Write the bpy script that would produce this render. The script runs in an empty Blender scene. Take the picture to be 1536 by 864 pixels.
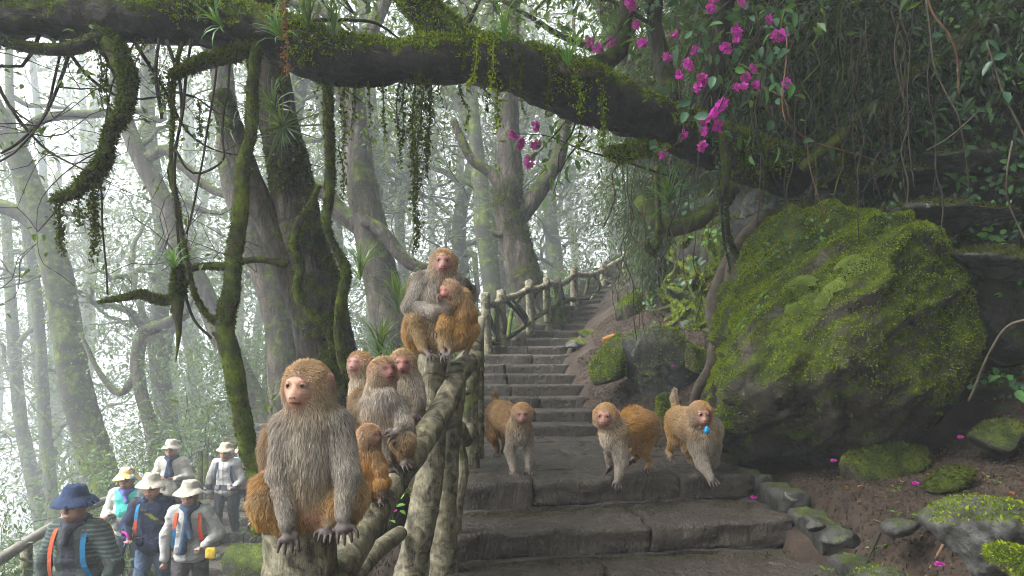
import bpy, bmesh, math, random
import numpy as np
from mathutils import Vector, Matrix

# ------------------------------------------------------------------ camera, sky, sun, exposure
F = 1195.0            # focal length in photograph pixels
HZ = 530.0            # eye level in the photograph
EYE = 0.717           # eye height above the landing
scene = bpy.context.scene
C = scene.collection
cam = bpy.data.objects.new('camera', bpy.data.cameras.new('camera'))
C.objects.link(cam); scene.camera = cam
cam.location = (0, 0, EYE); cam.rotation_euler = (math.radians(90), 0, 0)
cam.data.sensor_width = 36.0; cam.data.lens = 36.0 * F / 1536.0
cam.data.shift_y = (HZ - 432.0) / 1536.0
cam.data.clip_start = 0.05; cam.data.clip_end = 3000
cam.data.dof.use_dof = False

world = bpy.data.worlds.new('World'); scene.world = world; world.use_nodes = True
wn = world.node_tree.nodes; wl = world.node_tree.links
for n in list(wn): wn.remove(n)
sky = wn.new('ShaderNodeTexSky'); sky.sky_type = 'NISHITA'; sky.sun_disc = False
SUN_EL, SUN_AZ = math.radians(50), math.radians(-108)
sky.sun_elevation = SUN_EL; sky.sun_rotation = SUN_AZ
sky.air_density = 1.0; sky.dust_density = 9.0; sky.ozone_density = 1.0
hs = wn.new('ShaderNodeHueSaturation'); hs.inputs['Saturation'].default_value = 0.22
bg = wn.new('ShaderNodeBackground'); bg.inputs['Strength'].default_value = 0.15
wo = wn.new('ShaderNodeOutputWorld')
wl.new(sky.outputs[0], hs.inputs['Color']); wl.new(hs.outputs[0], bg.inputs['Color']); wl.new(bg.outputs[0], wo.inputs['Surface'])

sun = bpy.data.objects.new('sun', bpy.data.lights.new('sun', 'SUN')); C.objects.link(sun)
sun.data.energy = 1.5; sun.data.angle = math.radians(20); sun.data.color = (1.0, 0.975, 0.94)
sdir = Vector((math.sin(SUN_AZ) * math.cos(SUN_EL), math.cos(SUN_AZ) * math.cos(SUN_EL), math.sin(SUN_EL)))
sun.rotation_euler = sdir.to_track_quat('Z', 'Y').to_euler()

vs = scene.view_settings
vs.view_transform = 'Standard'; vs.look = 'None'; vs.exposure = 2.0; vs.gamma = 1.0; vs.use_curve_mapping = False
scene.render.engine = 'CYCLES'
cy = scene.cycles
cy.use_denoising = True; cy.use_adaptive_sampling = False; cy.filter_width = 1.0
cy.max_bounces = 6; cy.diffuse_bounces = 3; cy.glossy_bounces = 2; cy.transmission_bounces = 3
cy.volume_bounces = 2; cy.transparent_max_bounces = 6
cy.caustics_reflective = False; cy.caustics_refractive = False
cy.sample_clamp_indirect = 6.0
HAZE_DENSITY = 0.0062

rng = np.random.default_rng(11)
random.seed(5)

# ------------------------------------------------------------------ maths helpers
def P(px, py, d):
    """point at distance d that the photograph shows at pixel px, py"""
    return np.array([(px - 768.0) / F * d, d, EYE - (py - HZ) / F * d])

def V3(*a): return np.array(a, dtype=float)
def nrm(v):
    v = np.asarray(v, float); n = np.linalg.norm(v, axis=-1, keepdims=True); return v / np.maximum(n, 1e-9)

def _hash(ix, iy, iz, seed):
    h = (ix.astype(np.uint32) * np.uint32(374761393) + iy.astype(np.uint32) * np.uint32(668265263)
         + iz.astype(np.uint32) * np.uint32(2147483647) + np.uint32(seed * 974711 + 12345))
    h = (h ^ (h >> np.uint32(13))) * np.uint32(1274126177)
    h = h ^ (h >> np.uint32(16))
    h = h * np.uint32(2246822519); h = h ^ (h >> np.uint32(15))
    return h.astype(np.float64) / 4294967295.0 * 2 - 1

def vnoise(p, seed=0):
    p = np.asarray(p, float); f = np.floor(p); t = p - f; i = f.astype(np.int64)
    t = t * t * t * (t * (t * 6 - 15) + 10)
    r = 0
    for dx in (0, 1):
        wx = t[:, 0] if dx else 1 - t[:, 0]
        for dy in (0, 1):
            wy = t[:, 1] if dy else 1 - t[:, 1]
            for dz in (0, 1):
                wz = t[:, 2] if dz else 1 - t[:, 2]
                r = r + wx * wy * wz * _hash(i[:, 0] + dx, i[:, 1] + dy, i[:, 2] + dz, seed)
    return r

def fbm(p, octaves=4, seed=0, gain=0.5):
    p = np.asarray(p, float); a = 1.0; s = 0; n = 0
    for o in range(octaves):
        s = s + a * vnoise(p * (2.03 ** o) + o * 17.3, seed + o); n += a; a *= gain
    return s / n

def ridged(p, octaves=4, seed=0):
    p = np.asarray(p, float); a = 1.0; s = 0; n = 0
    for o in range(octaves):
        s = s + a * (1 - 2 * np.abs(vnoise(p * (2.1 ** o) + o * 9.7, seed + o))); n += a; a *= 0.5
    return s / n

# ------------------------------------------------------------------ mesh helpers
def mesh_np(name, verts, quads=None, tris=None, smooth=True):
    me = bpy.data.meshes.new(name)
    verts = np.asarray(verts, np.float32)
    loops = []; starts = []; totals = []; pos = 0
    if quads is not None and len(quads):
        q = np.asarray(quads, np.int32); loops.append(q.ravel()); starts.append(np.arange(len(q)) * 4); totals.append(np.full(len(q), 4)); pos = len(q) * 4
    if tris is not None and len(tris):
        t = np.asarray(tris, np.int32); loops.append(t.ravel()); starts.append(pos + np.arange(len(t)) * 3); totals.append(np.full(len(t), 3))
    lv = np.concatenate(loops).astype(np.int32); ls = np.concatenate(starts).astype(np.int32)
    me.vertices.add(len(verts)); me.vertices.foreach_set('co', verts.ravel())
    me.loops.add(len(lv)); me.loops.foreach_set('vertex_index', lv)
    me.polygons.add(len(ls)); me.polygons.foreach_set('loop_start', ls)
    me.update(calc_edges=True); me.validate()
    me.polygons.foreach_set('use_smooth', np.full(len(me.polygons), smooth, bool))
    me.update()
    return me

def link(name, data, mat=None, parent=None, label=None, cat=None, group=None, kind=None, loc=None):
    o = bpy.data.objects.new(name, data); C.objects.link(o)
    if mat is not None and data is not None:
        if len(data.materials) == 0: data.materials.append(mat)
    if parent is not None: o.parent = parent
    if label: o['label'] = label
    if cat: o['category'] = cat
    if group: o['group'] = group
    if kind: o['kind'] = kind
    if loc is not None: o.location = tuple(float(x) for x in loc)
    return o

def empty(name, loc, label, cat, group=None, rz=0.0):
    o = link(name, None, label=label, cat=cat, group=group, loc=loc)
    o.empty_display_size = 0.1; o.rotation_euler = (0, 0, rz)
    return o

class MB:
    """collects geometry for ONE mesh"""
    def __init__(s): s.v = []; s.q = []; s.t = []; s.n = 0
    def add(s, v, q=None, t=None):
        v = np.asarray(v, float)
        if q is not None and len(q): s.q.append(np.asarray(q, np.int64) + s.n)
        if t is not None and len(t): s.t.append(np.asarray(t, np.int64) + s.n)
        s.v.append(v); s.n += len(v); return s
    def mesh(s, name, smooth=True, origin=None):
        v = np.concatenate(s.v)
        if origin is not None: v = v - np.asarray(origin)
        return mesh_np(name, v, np.concatenate(s.q) if s.q else None, np.concatenate(s.t) if s.t else None, smooth)

def spline(pts, radii, step):
    pts = np.asarray(pts, float); radii = np.asarray(radii, float); n = len(pts)
    if n == 2:
        L = np.linalg.norm(pts[1] - pts[0]); k = max(2, int(L / step) + 1); t = np.linspace(0, 1, k)[:, None]
        return pts[0] * (1 - t) + pts[1] * t, radii[0] * (1 - t[:, 0]) + radii[1] * t[:, 0]
    e = np.vstack([2 * pts[0] - pts[1], pts, 2 * pts[-1] - pts[-2]])
    out = []; ro = []
    for i in range(n - 1):
        p0, p1, p2, p3 = e[i], e[i + 1], e[i + 2], e[i + 3]
        k = max(1, int(np.linalg.norm(p2 - p1) / step))
        t = np.linspace(0, 1, k, endpoint=False)[:, None]
        out.append(0.5 * ((2 * p1) + (-p0 + p2) * t + (2 * p0 - 5 * p1 + 4 * p2 - p3) * t * t + (-p0 + 3 * p1 - 3 * p2 + p3) * t ** 3))
        ro.append(radii[i] * (1 - t[:, 0]) + radii[i + 1] * t[:, 0])
    out.append(pts[-1:]); ro.append(radii[-1:])
    return np.vstack(out), np.concatenate(ro)

def tube(mb, pts, radii, nseg=8, step=0.05, rough=0.0, rfreq=6.0, seed=0, wob=0.0, flat=None, stretch=1.0):
    p, r = spline(pts, radii, step); k = len(p)
    if wob:
        q = np.c_[p * 4.0]; p = p + wob * np.c_[vnoise(q, seed + 3), vnoise(q, seed + 4), vnoise(q, seed + 5)]
    t = np.gradient(p, axis=0); t = nrm(t)
    a = np.array([0, 0, 1.0]) if abs(t[0, 2]) < 0.9 else np.array([1.0, 0, 0])
    u = nrm(np.cross(t[0], a)); us = [u]
    for i in range(1, k):
        u = us[-1] - t[i] * np.dot(us[-1], t[i]); us.append(nrm(u))
    us = np.array(us); ws = np.cross(t, us)
    ang = np.linspace(0, 2 * np.pi, nseg, endpoint=False)
    ring = us[:, None, :] * np.cos(ang)[None, :, None] + ws[:, None, :] * np.sin(ang)[None, :, None]
    v = p[:, None, :] + ring * r[:, None, None]
    if rough and nseg > 7:
        s = np.concatenate([[0], np.cumsum(np.linalg.norm(np.diff(p, axis=0), axis=1))])
        q = np.stack([np.cos(ang)[None, :] * r[:, None] * rfreq + 0 * s[:, None], np.sin(ang)[None, :] * r[:, None] * rfreq + 0 * s[:, None],
                      (s[:, None] + 0 * ang[None, :]) * rfreq * stretch], -1).reshape(-1, 3)
        d = (0.6 * fbm(q * 0.6, 3, seed) + 0.4 * ridged(q * 1.7, 2, seed + 7)).reshape(k, nseg)
        if nseg >= 18:
            q3 = q * np.array([3.2, 3.2, 1.6]); d = d + .42 * ridged(q3, 3, seed + 11).reshape(k, nseg) * np.minimum(1, .05 / r)[:, None] + .25 * fbm(q * 6, 2, seed + 13).reshape(k, nseg)
        v = v + ring * (d * rough * r[:, None])[..., None]
    v = v.reshape(-1, 3)
    i = np.arange(k - 1)[:, None] * nseg; j = np.arange(nseg)[None, :]; j2 = (j + 1) % nseg
    quads = np.stack([i + j, i + j2, i + nseg + j2, i + nseg + j], -1).reshape(-1, 4)
    n0 = len(v); v = np.vstack([v, p[0] - t[0] * r[0] * 0.3, p[-1] + t[-1] * r[-1] * 0.5])
    jj = np.arange(nseg); jj2 = (jj + 1) % nseg; b = (k - 1) * nseg
    tris = np.vstack([np.c_[jj2, jj, np.full(nseg, n0)], np.c_[b + jj, b + jj2, np.full(nseg, n0 + 1)]])
    mb.add(v, quads, tris)
    return p, r, t

LEAF_T = {
 'diamond': (np.array([[0, 0, 0], [.45, .5, .06], [1, 0, -.06], [.45, -.5, .06]]), np.array([[0, 1, 2, 3]]), None),
 'oval': (np.array([[0, 0, 0], [.28, .42, .10], [.68, .38, .04], [1, 0, -.12], [.68, -.38, .04], [.28, -.42, .10], [.3, 0, 0], [.68, 0, -.04]]),
          np.array([[6, 1, 2, 7], [6, 7, 4, 5]]), np.array([[0, 1, 6], [0, 6, 5], [7, 2, 3], [7, 3, 4]])),
 'strap': (np.array([[0, .35, 0], [0, -.35, 0], [.28, .5, .10], [.28, -.5, .10], [.55, .45, .11], [.55, -.45, .11], [.8, .3, .0], [.8, -.3, .0], [.96, 0, -.2]]),
           np.array([[0, 1, 3, 2], [2, 3, 5, 4], [4, 5, 7, 6]]), np.array([[6, 7, 8]])),
 'blade': (np.array([[0, .5, 0], [0, -.5, 0], [1, 0, 0]]), None, np.array([[0, 1, 2]])),
}
def leaves(mb, pos, dirs, ups, length, width, kind='diamond'):
    T, Q, TR = LEAF_T[kind]
    pos = np.asarray(pos, float); n = len(pos)
    if n == 0: return
    d = nrm(dirs); s = nrm(np.cross(d, ups) + 1e-6); u = np.cross(s, d)
    L = np.broadcast_to(np.asarray(length, float), (n,)); W = np.broadcast_to(np.asarray(width, float), (n,))
    v = (pos[:, None, :] + d[:, None, :] * (T[None, :, 0:1] * L[:, None, None]) + s[:, None, :] * (T[None, :, 1:2] * W[:, None, None])
         + u[:, None, :] * (T[None, :, 2:3] * L[:, None, None])).reshape(-1, 3)
    off = (np.arange(n) * len(T))[:, None, None]
    q = (Q[None] + off).reshape(-1, 4) if Q is not None else None
    t = (TR[None] + off).reshape(-1, 3) if TR is not None else None
    mb.add(v, q, t)

def rand_dirs(n, zbias=0.0):
    v = rng.normal(size=(n, 3)); v = nrm(v); v[:, 2] += zbias; return nrm(v)

# ------------------------------------------------------------------ material helpers
MATS = {}
def new_mat(name):
    m = bpy.data.materials.new(name); m.use_nodes = True
    nt = m.node_tree
    for n in list(nt.nodes): nt.nodes.remove(n)
    out = nt.nodes.new('ShaderNodeOutputMaterial'); b = nt.nodes.new('ShaderNodeBsdfPrincipled')
    nt.links.new(b.outputs[0], out.inputs['Surface'])
    b.inputs['Specular IOR Level'].default_value = 0.3
    MATS[name] = m
    return m, nt, b, out

class ND:
    def __init__(s, nt): s.nt = nt
    def n(s, typ, **kw):
        x = s.nt.nodes.new(typ)
        for k, v in kw.items(): setattr(x, k, v)
        return x
    def l(s, a, b): s.nt.links.new(a, b)
    def val(s, sock, v):
        if hasattr(v, 'is_output') or isinstance(v, bpy.types.NodeSocket): s.l(v, sock)
        else: sock.default_value = v
    def coord(s, which='Object', scale=(1, 1, 1)):
        t = s.n('ShaderNodeTexCoord'); m = s.n('ShaderNodeMapping'); m.inputs['Scale'].default_value = scale
        s.l(t.outputs[which], m.inputs['Vector']); return m.outputs[0]
    def noise(s, vec, scale, detail=4, rough=0.55, dist=0.0):
        x = s.n('ShaderNodeTexNoise'); x.inputs['Scale'].default_value = scale; x.inputs['Detail'].default_value = detail
        x.inputs['Roughness'].default_value = rough; x.inputs['Distortion'].default_value = dist
        if vec is not None: s.l(vec, x.inputs['Vector'])
        return x.outputs['Fac']
    def voro(s, vec, scale, feature='F1', rnd=1.0):
        x = s.n('ShaderNodeTexVoronoi'); x.feature = feature; x.inputs['Scale'].default_value = scale; x.inputs['Randomness'].default_value = rnd
        if vec is not None: s.l(vec, x.inputs['Vector'])
        return x.outputs['Distance']
    def ramp(s, fac, stops, interp='LINEAR'):
        x = s.n('ShaderNodeValToRGB'); cr = x.color_ramp; cr.interpolation = interp
        while len(cr.elements) < len(stops): cr.elements.new(0.5)
        for e, (p, c) in zip(cr.elements, stops):
            e.position = p; e.color = (c, c, c, 1) if isinstance(c, (int, float)) else (c[0], c[1], c[2], 1)
        s.l(fac, x.inputs[0]); return x.outputs[0]
    def mix(s, fac, a, b, mode='MIX'):
        x = s.n('ShaderNodeMix'); x.data_type = 'RGBA'; x.blend_type = mode
        s.val(x.inputs['Factor'], fac)
        for i, v in (('A', a), ('B', b)):
            sk = [k for k in x.inputs if k.name == i and k.type == 'RGBA'][0]
            if isinstance(v, (tuple, list)): sk.default_value = (v[0], v[1], v[2], 1)
            else: s.l(v, sk)
        return [k for k in x.outputs if k.type == 'RGBA'][0]
    def math(s, op, a, b=0.0, c=0.0, clamp=False):
        x = s.n('ShaderNodeMath', operation=op, use_clamp=clamp)
        s.val(x.inputs[0], a); s.val(x.inputs[1], b); s.val(x.inputs[2], c); return x.outputs[0]
    def bump(s, h, strength=0.5, dist=0.01, normal=None):
        x = s.n('ShaderNodeBump'); x.inputs['Strength'].default_value = strength; x.inputs['Distance'].default_value = dist
        s.l(h, x.inputs['Height'])
        if normal is not None: s.l(normal, x.inputs['Normal'])
        return x.outputs[0]
    def normal_z(s):
        g = s.n('ShaderNodeNewGeometry'); x = s.n('ShaderNodeSeparateXYZ'); s.l(g.outputs['Normal'], x.inputs[0]); return x.outputs['Z']
    def island(s):
        return s.n('ShaderNodeNewGeometry').outputs['Random Per Island']
    def objrand(s): return s.n('ShaderNodeObjectInfo').outputs['Random']

def plain(name, col, rough=0.7, var=0.15, scale=20, bump=0.2, bdist=0.004, spec=0.3):
    m, nt, b, o = new_mat(name); d = ND(nt)
    c = d.coord(); f = d.noise(c, scale, 4)
    lo = [x * (1 - var) for x in col]; hi = [min(1, x * (1 + var)) for x in col]
    d.l(d.ramp(f, [(0.3, lo), (0.7, hi)]), b.inputs['Base Color'])
    b.inputs['Roughness'].default_value = rough; b.inputs['Specular IOR Level'].default_value = spec
    if bump: d.l(d.bump(d.noise(c, scale * 3, 3), bump, bdist), b.inputs['Normal'])
    return m

def leaf_mat(name, cols, rough=0.4, trans=0.3, spec=0.35):
    m, nt, b, out = new_mat(name); d = ND(nt)
    r = d.math('FRACT', d.math('ADD', d.island(), d.objrand())); k = len(cols)
    col = d.ramp(r, [((i + 0.0) / max(1, k - 1), c) for i, c in enumerate(cols)])
    d.l(col, b.inputs['Base Color']); b.inputs['Roughness'].default_value = rough; b.inputs['Specular IOR Level'].default_value = spec
    tr = d.n('ShaderNodeBsdfTranslucent'); d.l(d.mix(0.6, col, (0.25, 0.35, 0.03), 'MIX'), tr.inputs['Color'])
    ms = d.n('ShaderNodeMixShader'); ms.inputs[0].default_value = trans
    d.l(b.outputs[0], ms.inputs[1]); d.l(tr.outputs[0], ms.inputs[2]); d.l(ms.outputs[0], out.inputs['Surface'])
    return m

def moss_col(d, vec):
    f = d.noise(vec, 9, 5, 0.65)
    return d.ramp(f, [(0.3, (0.012, 0.020, 0.003)), (0.45, (0.036, 0.054, 0.006)), (0.58, (0.08, 0.108, 0.010)), (0.75, (0.15, 0.18, 0.016))])

def mossy(name, base_stops, base_scale, moss_lo, moss_hi, nz_weight=0.5, rough=0.75, bump=0.8, bdist=0.02, lichen=0.0, wet=0.0, mscale=2.2, crack=0.0, stretch=(1, 1, 1)):
    """rock or bark with moss growing where noise and upward faces favour it"""
    m, nt, b, out = new_mat(name); d = ND(nt)
    c = d.coord('Object', stretch); c1 = d.coord('Object')
    f = d.noise(c, base_scale, 6, 0.62, 0.3)
    base = d.ramp(f, base_stops)
    if lichen:
        lf = d.noise(c1, 6.5, 4, 0.6, 0.8)
        base = d.mix(d.ramp(lf, [(1 - lichen - 0.04, 0.0), (1 - lichen, 1.0)]), base, (0.30, 0.31, 0.25))
    if crack:
        cm = d.ramp(d.voro(d.coord('Object', (stretch[0], stretch[1], stretch[2])), base_scale * 1.6, 'DISTANCE_TO_EDGE'), [(0.0, 0.75), (crack * 1.3, 0.0)])
        base = d.mix(cm, base, (0.008, 0.007, 0.005))
        base = d.mix(d.ramp(d.noise(c1, 38, 4, 0.7), [(0.45, 0.0), (0.68, 0.7)]), base, (0.012, 0.010, 0.008))
    mz = d.math('MULTIPLY', d.normal_z(), nz_weight)
    mf = d.math('ADD', d.noise(c1, mscale, 6, 0.65, 0.5), mz)
    mask = d.ramp(mf, [(moss_lo, 0.0), (moss_hi, 1.0)])
    col = d.mix(mask, base, moss_col(d, c1))
    d.l(col, b.inputs['Base Color'])
    rr = d.ramp(d.noise(c1, 5, 3), [(0.35, rough - wet), (0.65, rough)])
    d.l(d.mix(mask, rr, (0.95, 0.95, 0.95)), b.inputs['Roughness'])
    h1 = d.noise(c, base_scale * 2.5, 8, 0.7); h2 = d.noise(c1, 60, 4, 0.7)
    if crack:
        cr = d.ramp(d.voro(c, base_scale * 0.8, 'DISTANCE_TO_EDGE'), [(0.0, 0.0), (crack, 1.0)])
        h1 = d.math('ADD', h1, d.math('MULTIPLY', cr, 0.10))
    hh = d.n('ShaderNodeMix'); hh.data_type = 'FLOAT'
    d.l(mask, hh.inputs[0]); d.l(h1, hh.inputs[2]); d.l(d.math('ADD', h2, 0.4), hh.inputs[3])
    d.l(d.bump(hh.outputs[0], bump, bdist), b.inputs['Normal'])
    return m
# ------------------------------------------------------------------ materials of the setting
def stone_mat():
    m, nt, b, o = new_mat('wet_step_stone'); d = ND(nt)
    c = d.coord(); r = d.objrand()
    f = d.noise(c, 3.0, 6, 0.65, 0.4)
    col = d.ramp(f, [(0.25, (0.020, 0.0165, 0.013)), (0.5, (0.048, 0.039, 0.031)), (0.72, (0.088, 0.072, 0.058))])
    col = d.mix(d.ramp(d.noise(c, 45, 3, 0.7), [(0.58, 0.0), (0.72, 0.55)]), col, (0.012, 0.011, 0.010))
    col = d.mix(d.math('MULTIPLY', r, 0.35), col, (0.055, 0.044, 0.036))
    mm = d.ramp(d.noise(c, 1.7, 6, 0.7, 0.6), [(0.60, 0.0), (0.72, 0.6)])
    col = d.mix(mm, col, (0.045, 0.055, 0.016))
    d.l(col, b.inputs['Base Color'])
    d.l(d.ramp(d.noise(c, 2.2, 5, 0.6, 0.5), [(0.35, 0.26), (0.55, 0.5), (0.7, 0.72)]), b.inputs['Roughness'])
    b.inputs['Specular IOR Level'].default_value = 0.36
    ch = d.coord('Object', (26, 26, 7)); h = d.math('ADD', d.math('MULTIPLY', d.noise(ch, 1.0, 4, 0.65, 0.5), 0.9), d.noise(c, 14, 7, 0.7))
    d.l(d.bump(h, 1.0, 0.035), b.inputs['Normal'])
    return m
M_STONE = stone_mat()
M_SOIL = plain('wet_brown_soil', (0.033, 0.024, 0.018), 0.85, 0.55, 4.5, 0.9, 0.03, 0.15)
M_ROCK = mossy('grey_wet_rock', [(0.25, (0.016, 0.017, 0.017)), (0.5, (0.055, 0.055, 0.052)), (0.72, (0.14, 0.14, 0.13))], 2.6, 0.62, 0.76, 0.22, 0.7, 1.0, 0.03, 0.30, 0.35, 2.0, 0.06)
M_BOULDER = mossy('moss_covered_boulder', [(0.25, (0.020, 0.018, 0.014)), (0.5, (0.062, 0.052, 0.036)), (0.72, (0.15, 0.135, 0.10))], 3.0, 0.43, 0.54, 0.18, 0.62, 1.0, 0.04, 0.30, 0.3, 2.4, 0.05)
M_CLIFF = mossy('dark_damp_cliff', [(0.25, (0.007, 0.007, 0.006)), (0.5, (0.022, 0.020, 0.016)), (0.75, (0.06, 0.055, 0.045))], 2.2, 0.52, 0.68, 0.28, 0.6, 1.0, 0.05, 0.0, 0.3, 1.6, 0.05)
M_BARK = mossy('mossy_bark', [(0.32, (0.014, 0.011, 0.008)), (0.5, (0.046, 0.037, 0.027)), (0.66, (0.12, 0.10, 0.077))], 7.0, 0.55, 0.66, 0.30, 0.85, 1.0, 0.045, 0.0, 0.1, 3.0, 0.06, (1, 1, 0.35))
M_LIMB = mossy('wet_dark_limb_bark', [(0.25, (0.006, 0.005, 0.004)), (0.5, (0.017, 0.014, 0.011)), (0.75, (0.052, 0.045, 0.038))], 9.0, 0.52, 0.64, 0.34, 0.7, 1.0, 0.035, 0.0, 0.3, 3.0, 0.06)
M_FARBARK = mossy('grey_green_bark', [(0.25, (0.010, 0.010, 0.009)), (0.5, (0.026, 0.025, 0.021)), (0.75, (0.055, 0.053, 0.046))], 5.0, 0.46, 0.60, 0.2, 0.9, 0.7, 0.02, 0.18, 0.0, 2.0, 0.0)
M_VINEMOSS = mossy('mossy_vine_bark', [(0.3, (0.03, 0.025, 0.015)), (0.7, (0.09, 0.075, 0.05))], 8.0, 0.36, 0.50, 0.2, 0.9, 0.9, 0.015, 0.0, 0.0, 9.0, 0.0)
M_VINE = plain('bare_vine_bark', (0.075, 0.060, 0.042), 0.8, 0.5, 18, 0.5, 0.006)
M_TWIG = plain('dark_twig', (0.030, 0.024, 0.018), 0.85, 0.4, 14, 0.3, 0.004)
M_STEMR = plain('reddish_stem', (0.14, 0.078, 0.042), 0.6, 0.35, 20, 0.2, 0.003)

def log_mat():
    m, nt, b, o = new_mat('lichened_log'); d = ND(nt)
    c = d.coord(); r = d.objrand()
    v = d.voro(d.n('ShaderNodeVectorMath', operation='ADD').outputs[0], 1) if False else None
    f = d.noise(c, 16, 3, 0.5, 1.2)
    col = d.ramp(f, [(0.34, (0.045, 0.038, 0.026)), (0.43, (0.11, 0.097, 0.062)), (0.56, (0.20, 0.18, 0.115)), (0.67, (0.28, 0.26, 0.18))], 'EASE')
    g = d.noise(c, 26, 3, 0.6, 0.7)
    col = d.mix(d.ramp(g, [(0.56, 0.0), (0.62, 0.6)]), col, (0.15, 0.155, 0.12))
    col = d.mix(d.ramp(d.noise(c, 55, 4, 0.7), [(0.58, 0.0), (0.66, 0.7)]), col, (0.035, 0.03, 0.022))
    mask = d.ramp(d.noise(c, 3.2, 6, 0.65, 0.4), [(0.54, 0.0), (0.66, 0.85)])
    col = d.mix(mask, col, moss_col(d, c))
    d.l(col, b.inputs['Base Color']); b.inputs['Roughness'].default_value = 0.75
    cs = d.coord('Object', (18, 18, 3))
    cr = d.ramp(d.voro(cs, 1.2, 'DISTANCE_TO_EDGE'), [(0.0, 0.0), (0.08, 1.0)])
    h = d.math('ADD', d.math('MULTIPLY', cr, 0.12), d.math('ADD', d.noise(cs, 2.5, 5, 0.7), d.noise(c, 30, 6, 0.7)))
    d.l(d.bump(h, 0.8, 0.012), b.inputs['Normal'])
    return m
M_LOG = log_mat()
M_CUT = plain('cut_log_end', (0.13, 0.095, 0.05), 0.85, 0.5, 30, 0.6, 0.008)

# leaves
M_LEAF_FAR = leaf_mat('far_foliage', [(0.015, 0.034, 0.019), (0.028, 0.058, 0.029), (0.045, 0.08, 0.036)], 0.45, 0.22)
M_LEAF_MID = leaf_mat('mid_foliage', [(0.015, 0.045, 0.016), (0.03, 0.085, 0.025), (0.06, 0.13, 0.035)], 0.4, 0.3)
M_LEAF_DARK = leaf_mat('dark_foliage', [(0.010, 0.024, 0.010), (0.016, 0.038, 0.014), (0.028, 0.055, 0.022)], 0.4, 0.2, 0.35)
M_LEAF_NEAR = leaf_mat('bright_leaf', [(0.025, 0.10, 0.022), (0.05, 0.17, 0.035), (0.09, 0.21, 0.05)], 0.35, 0.35)
M_LEAF_BLUE = leaf_mat('bluish_leaf', [(0.018, 0.065, 0.035), (0.035, 0.11, 0.055), (0.06, 0.16, 0.08)], 0.4, 0.25)
M_LEAF_YEL = leaf_mat('fresh_leaf', [(0.06, 0.20, 0.015), (0.09, 0.28, 0.03), (0.14, 0.30, 0.05)], 0.4, 0.35)
M_STRAP = leaf_mat('strap_leaf', [(0.015, 0.05, 0.013), (0.03, 0.085, 0.02), (0.055, 0.12, 0.028)], 0.35, 0.3)
M_MOSS = leaf_mat('moss_tuft', [(0.022, 0.042, 0.003), (0.08, 0.13, 0.005), (0.17, 0.235, 0.008), (0.30, 0.35, 0.013)], 0.9, 0.25, 0.05)
M_MOSSD = leaf_mat('dark_moss_tuft', [(0.014, 0.018, 0.003), (0.035, 0.042, 0.006), (0.075, 0.080, 0.012)], 0.9, 0.25, 0.05)
M_MOSSB = leaf_mat('lit_side_moss', [(0.10, 0.15, 0.008), (0.18, 0.24, 0.012), (0.27, 0.32, 0.02)], 0.9, 0.25, 0.05)
M_LICHEN = leaf_mat('pale_lichen', [(0.16, 0.22, 0.04), (0.24, 0.32, 0.07), (0.32, 0.40, 0.11)], 0.9, 0.2, 0.1)
M_FLOWER = leaf_mat('magenta_bract', [(0.42, 0.006, 0.30), (0.62, 0.012, 0.48), (0.74, 0.03, 0.55), (0.82, 0.10, 0.66)], 0.6, 0.35, 0.2)
M_FLOWRED = leaf_mat('red_flower', [(0.22, 0.03, 0.02), (0.34, 0.06, 0.04), (0.25, 0.05, 0.05)], 0.6, 0.3, 0.2)
M_DRY = leaf_mat('dry_leaf', [(0.16, 0.05, 0.015), (0.30, 0.12, 0.03), (0.22, 0.10, 0.05), (0.42, 0.22, 0.03)], 0.6, 0.2, 0.3)

M_DRY2 = leaf_mat('leaf_litter', [(0.035, 0.018, 0.010), (0.07, 0.036, 0.018), (0.10, 0.06, 0.03), (0.05, 0.03, 0.02)], 0.7, 0.1, 0.3)
# ------------------------------------------------------------------ path and terrain
_pd = [(-4.0, -3.4), (0.6, -1.85), (2.9, -0.62), (3.45, -0.47), (3.5, -0.31), (3.9, -0.31), (3.95, -0.16), (4.36, -0.16), (4.42, 0.0), (6.80, 0.0)]
_pz = _pd + [(6.85 + 0.33 * n, 0.1 * n + 0.1) for n in range(0, 32)] + [(60, 9.5)]
PZY = np.array([a for a, b in _pz]); PZZ = np.array([b for a, b in _pz])
def zpath(y): return np.interp(y, PZY, PZZ)
XL_Y = [-4, 3.5, 4.4, 6.85, 9.2, 10.0, 10.8, 11.8, 13.1, 14.5, 18, 60]; XL_X = [-.25, -.25, -.29, -.34, -.42, 0.16, .52, .78, 1.25, 1.75, 3.4, 22]
XR_Y = [-4, 3.5, 4.4, 5.2, 6.85, 7.84, 8.5, 9.16, 10.15, 10.8, 11.8, 13.1, 14.5, 18, 60]; XR_X = [1.48, 1.48, 1.42, 1.35, .74, .68, .57, .61, .91, 1.13, 1.36, 1.74, 2.2, 3.9, 23]
def xl(y): return np.interp(y, XL_Y, XL_X)
def xr(y): return np.interp(y, XR_Y, XR_X)

def smoothstep(a, b, x):
    t = np.clip((x - a) / (b - a), 0, 1); return t * t * (3 - 2 * t)

def zlow(y):   # the lower path the walkers use
    return -2.2 + 0.34 * np.clip(y - 10.3, 0, 5.5) - 0.3 * np.clip(y - 17, 0, 22)

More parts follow.
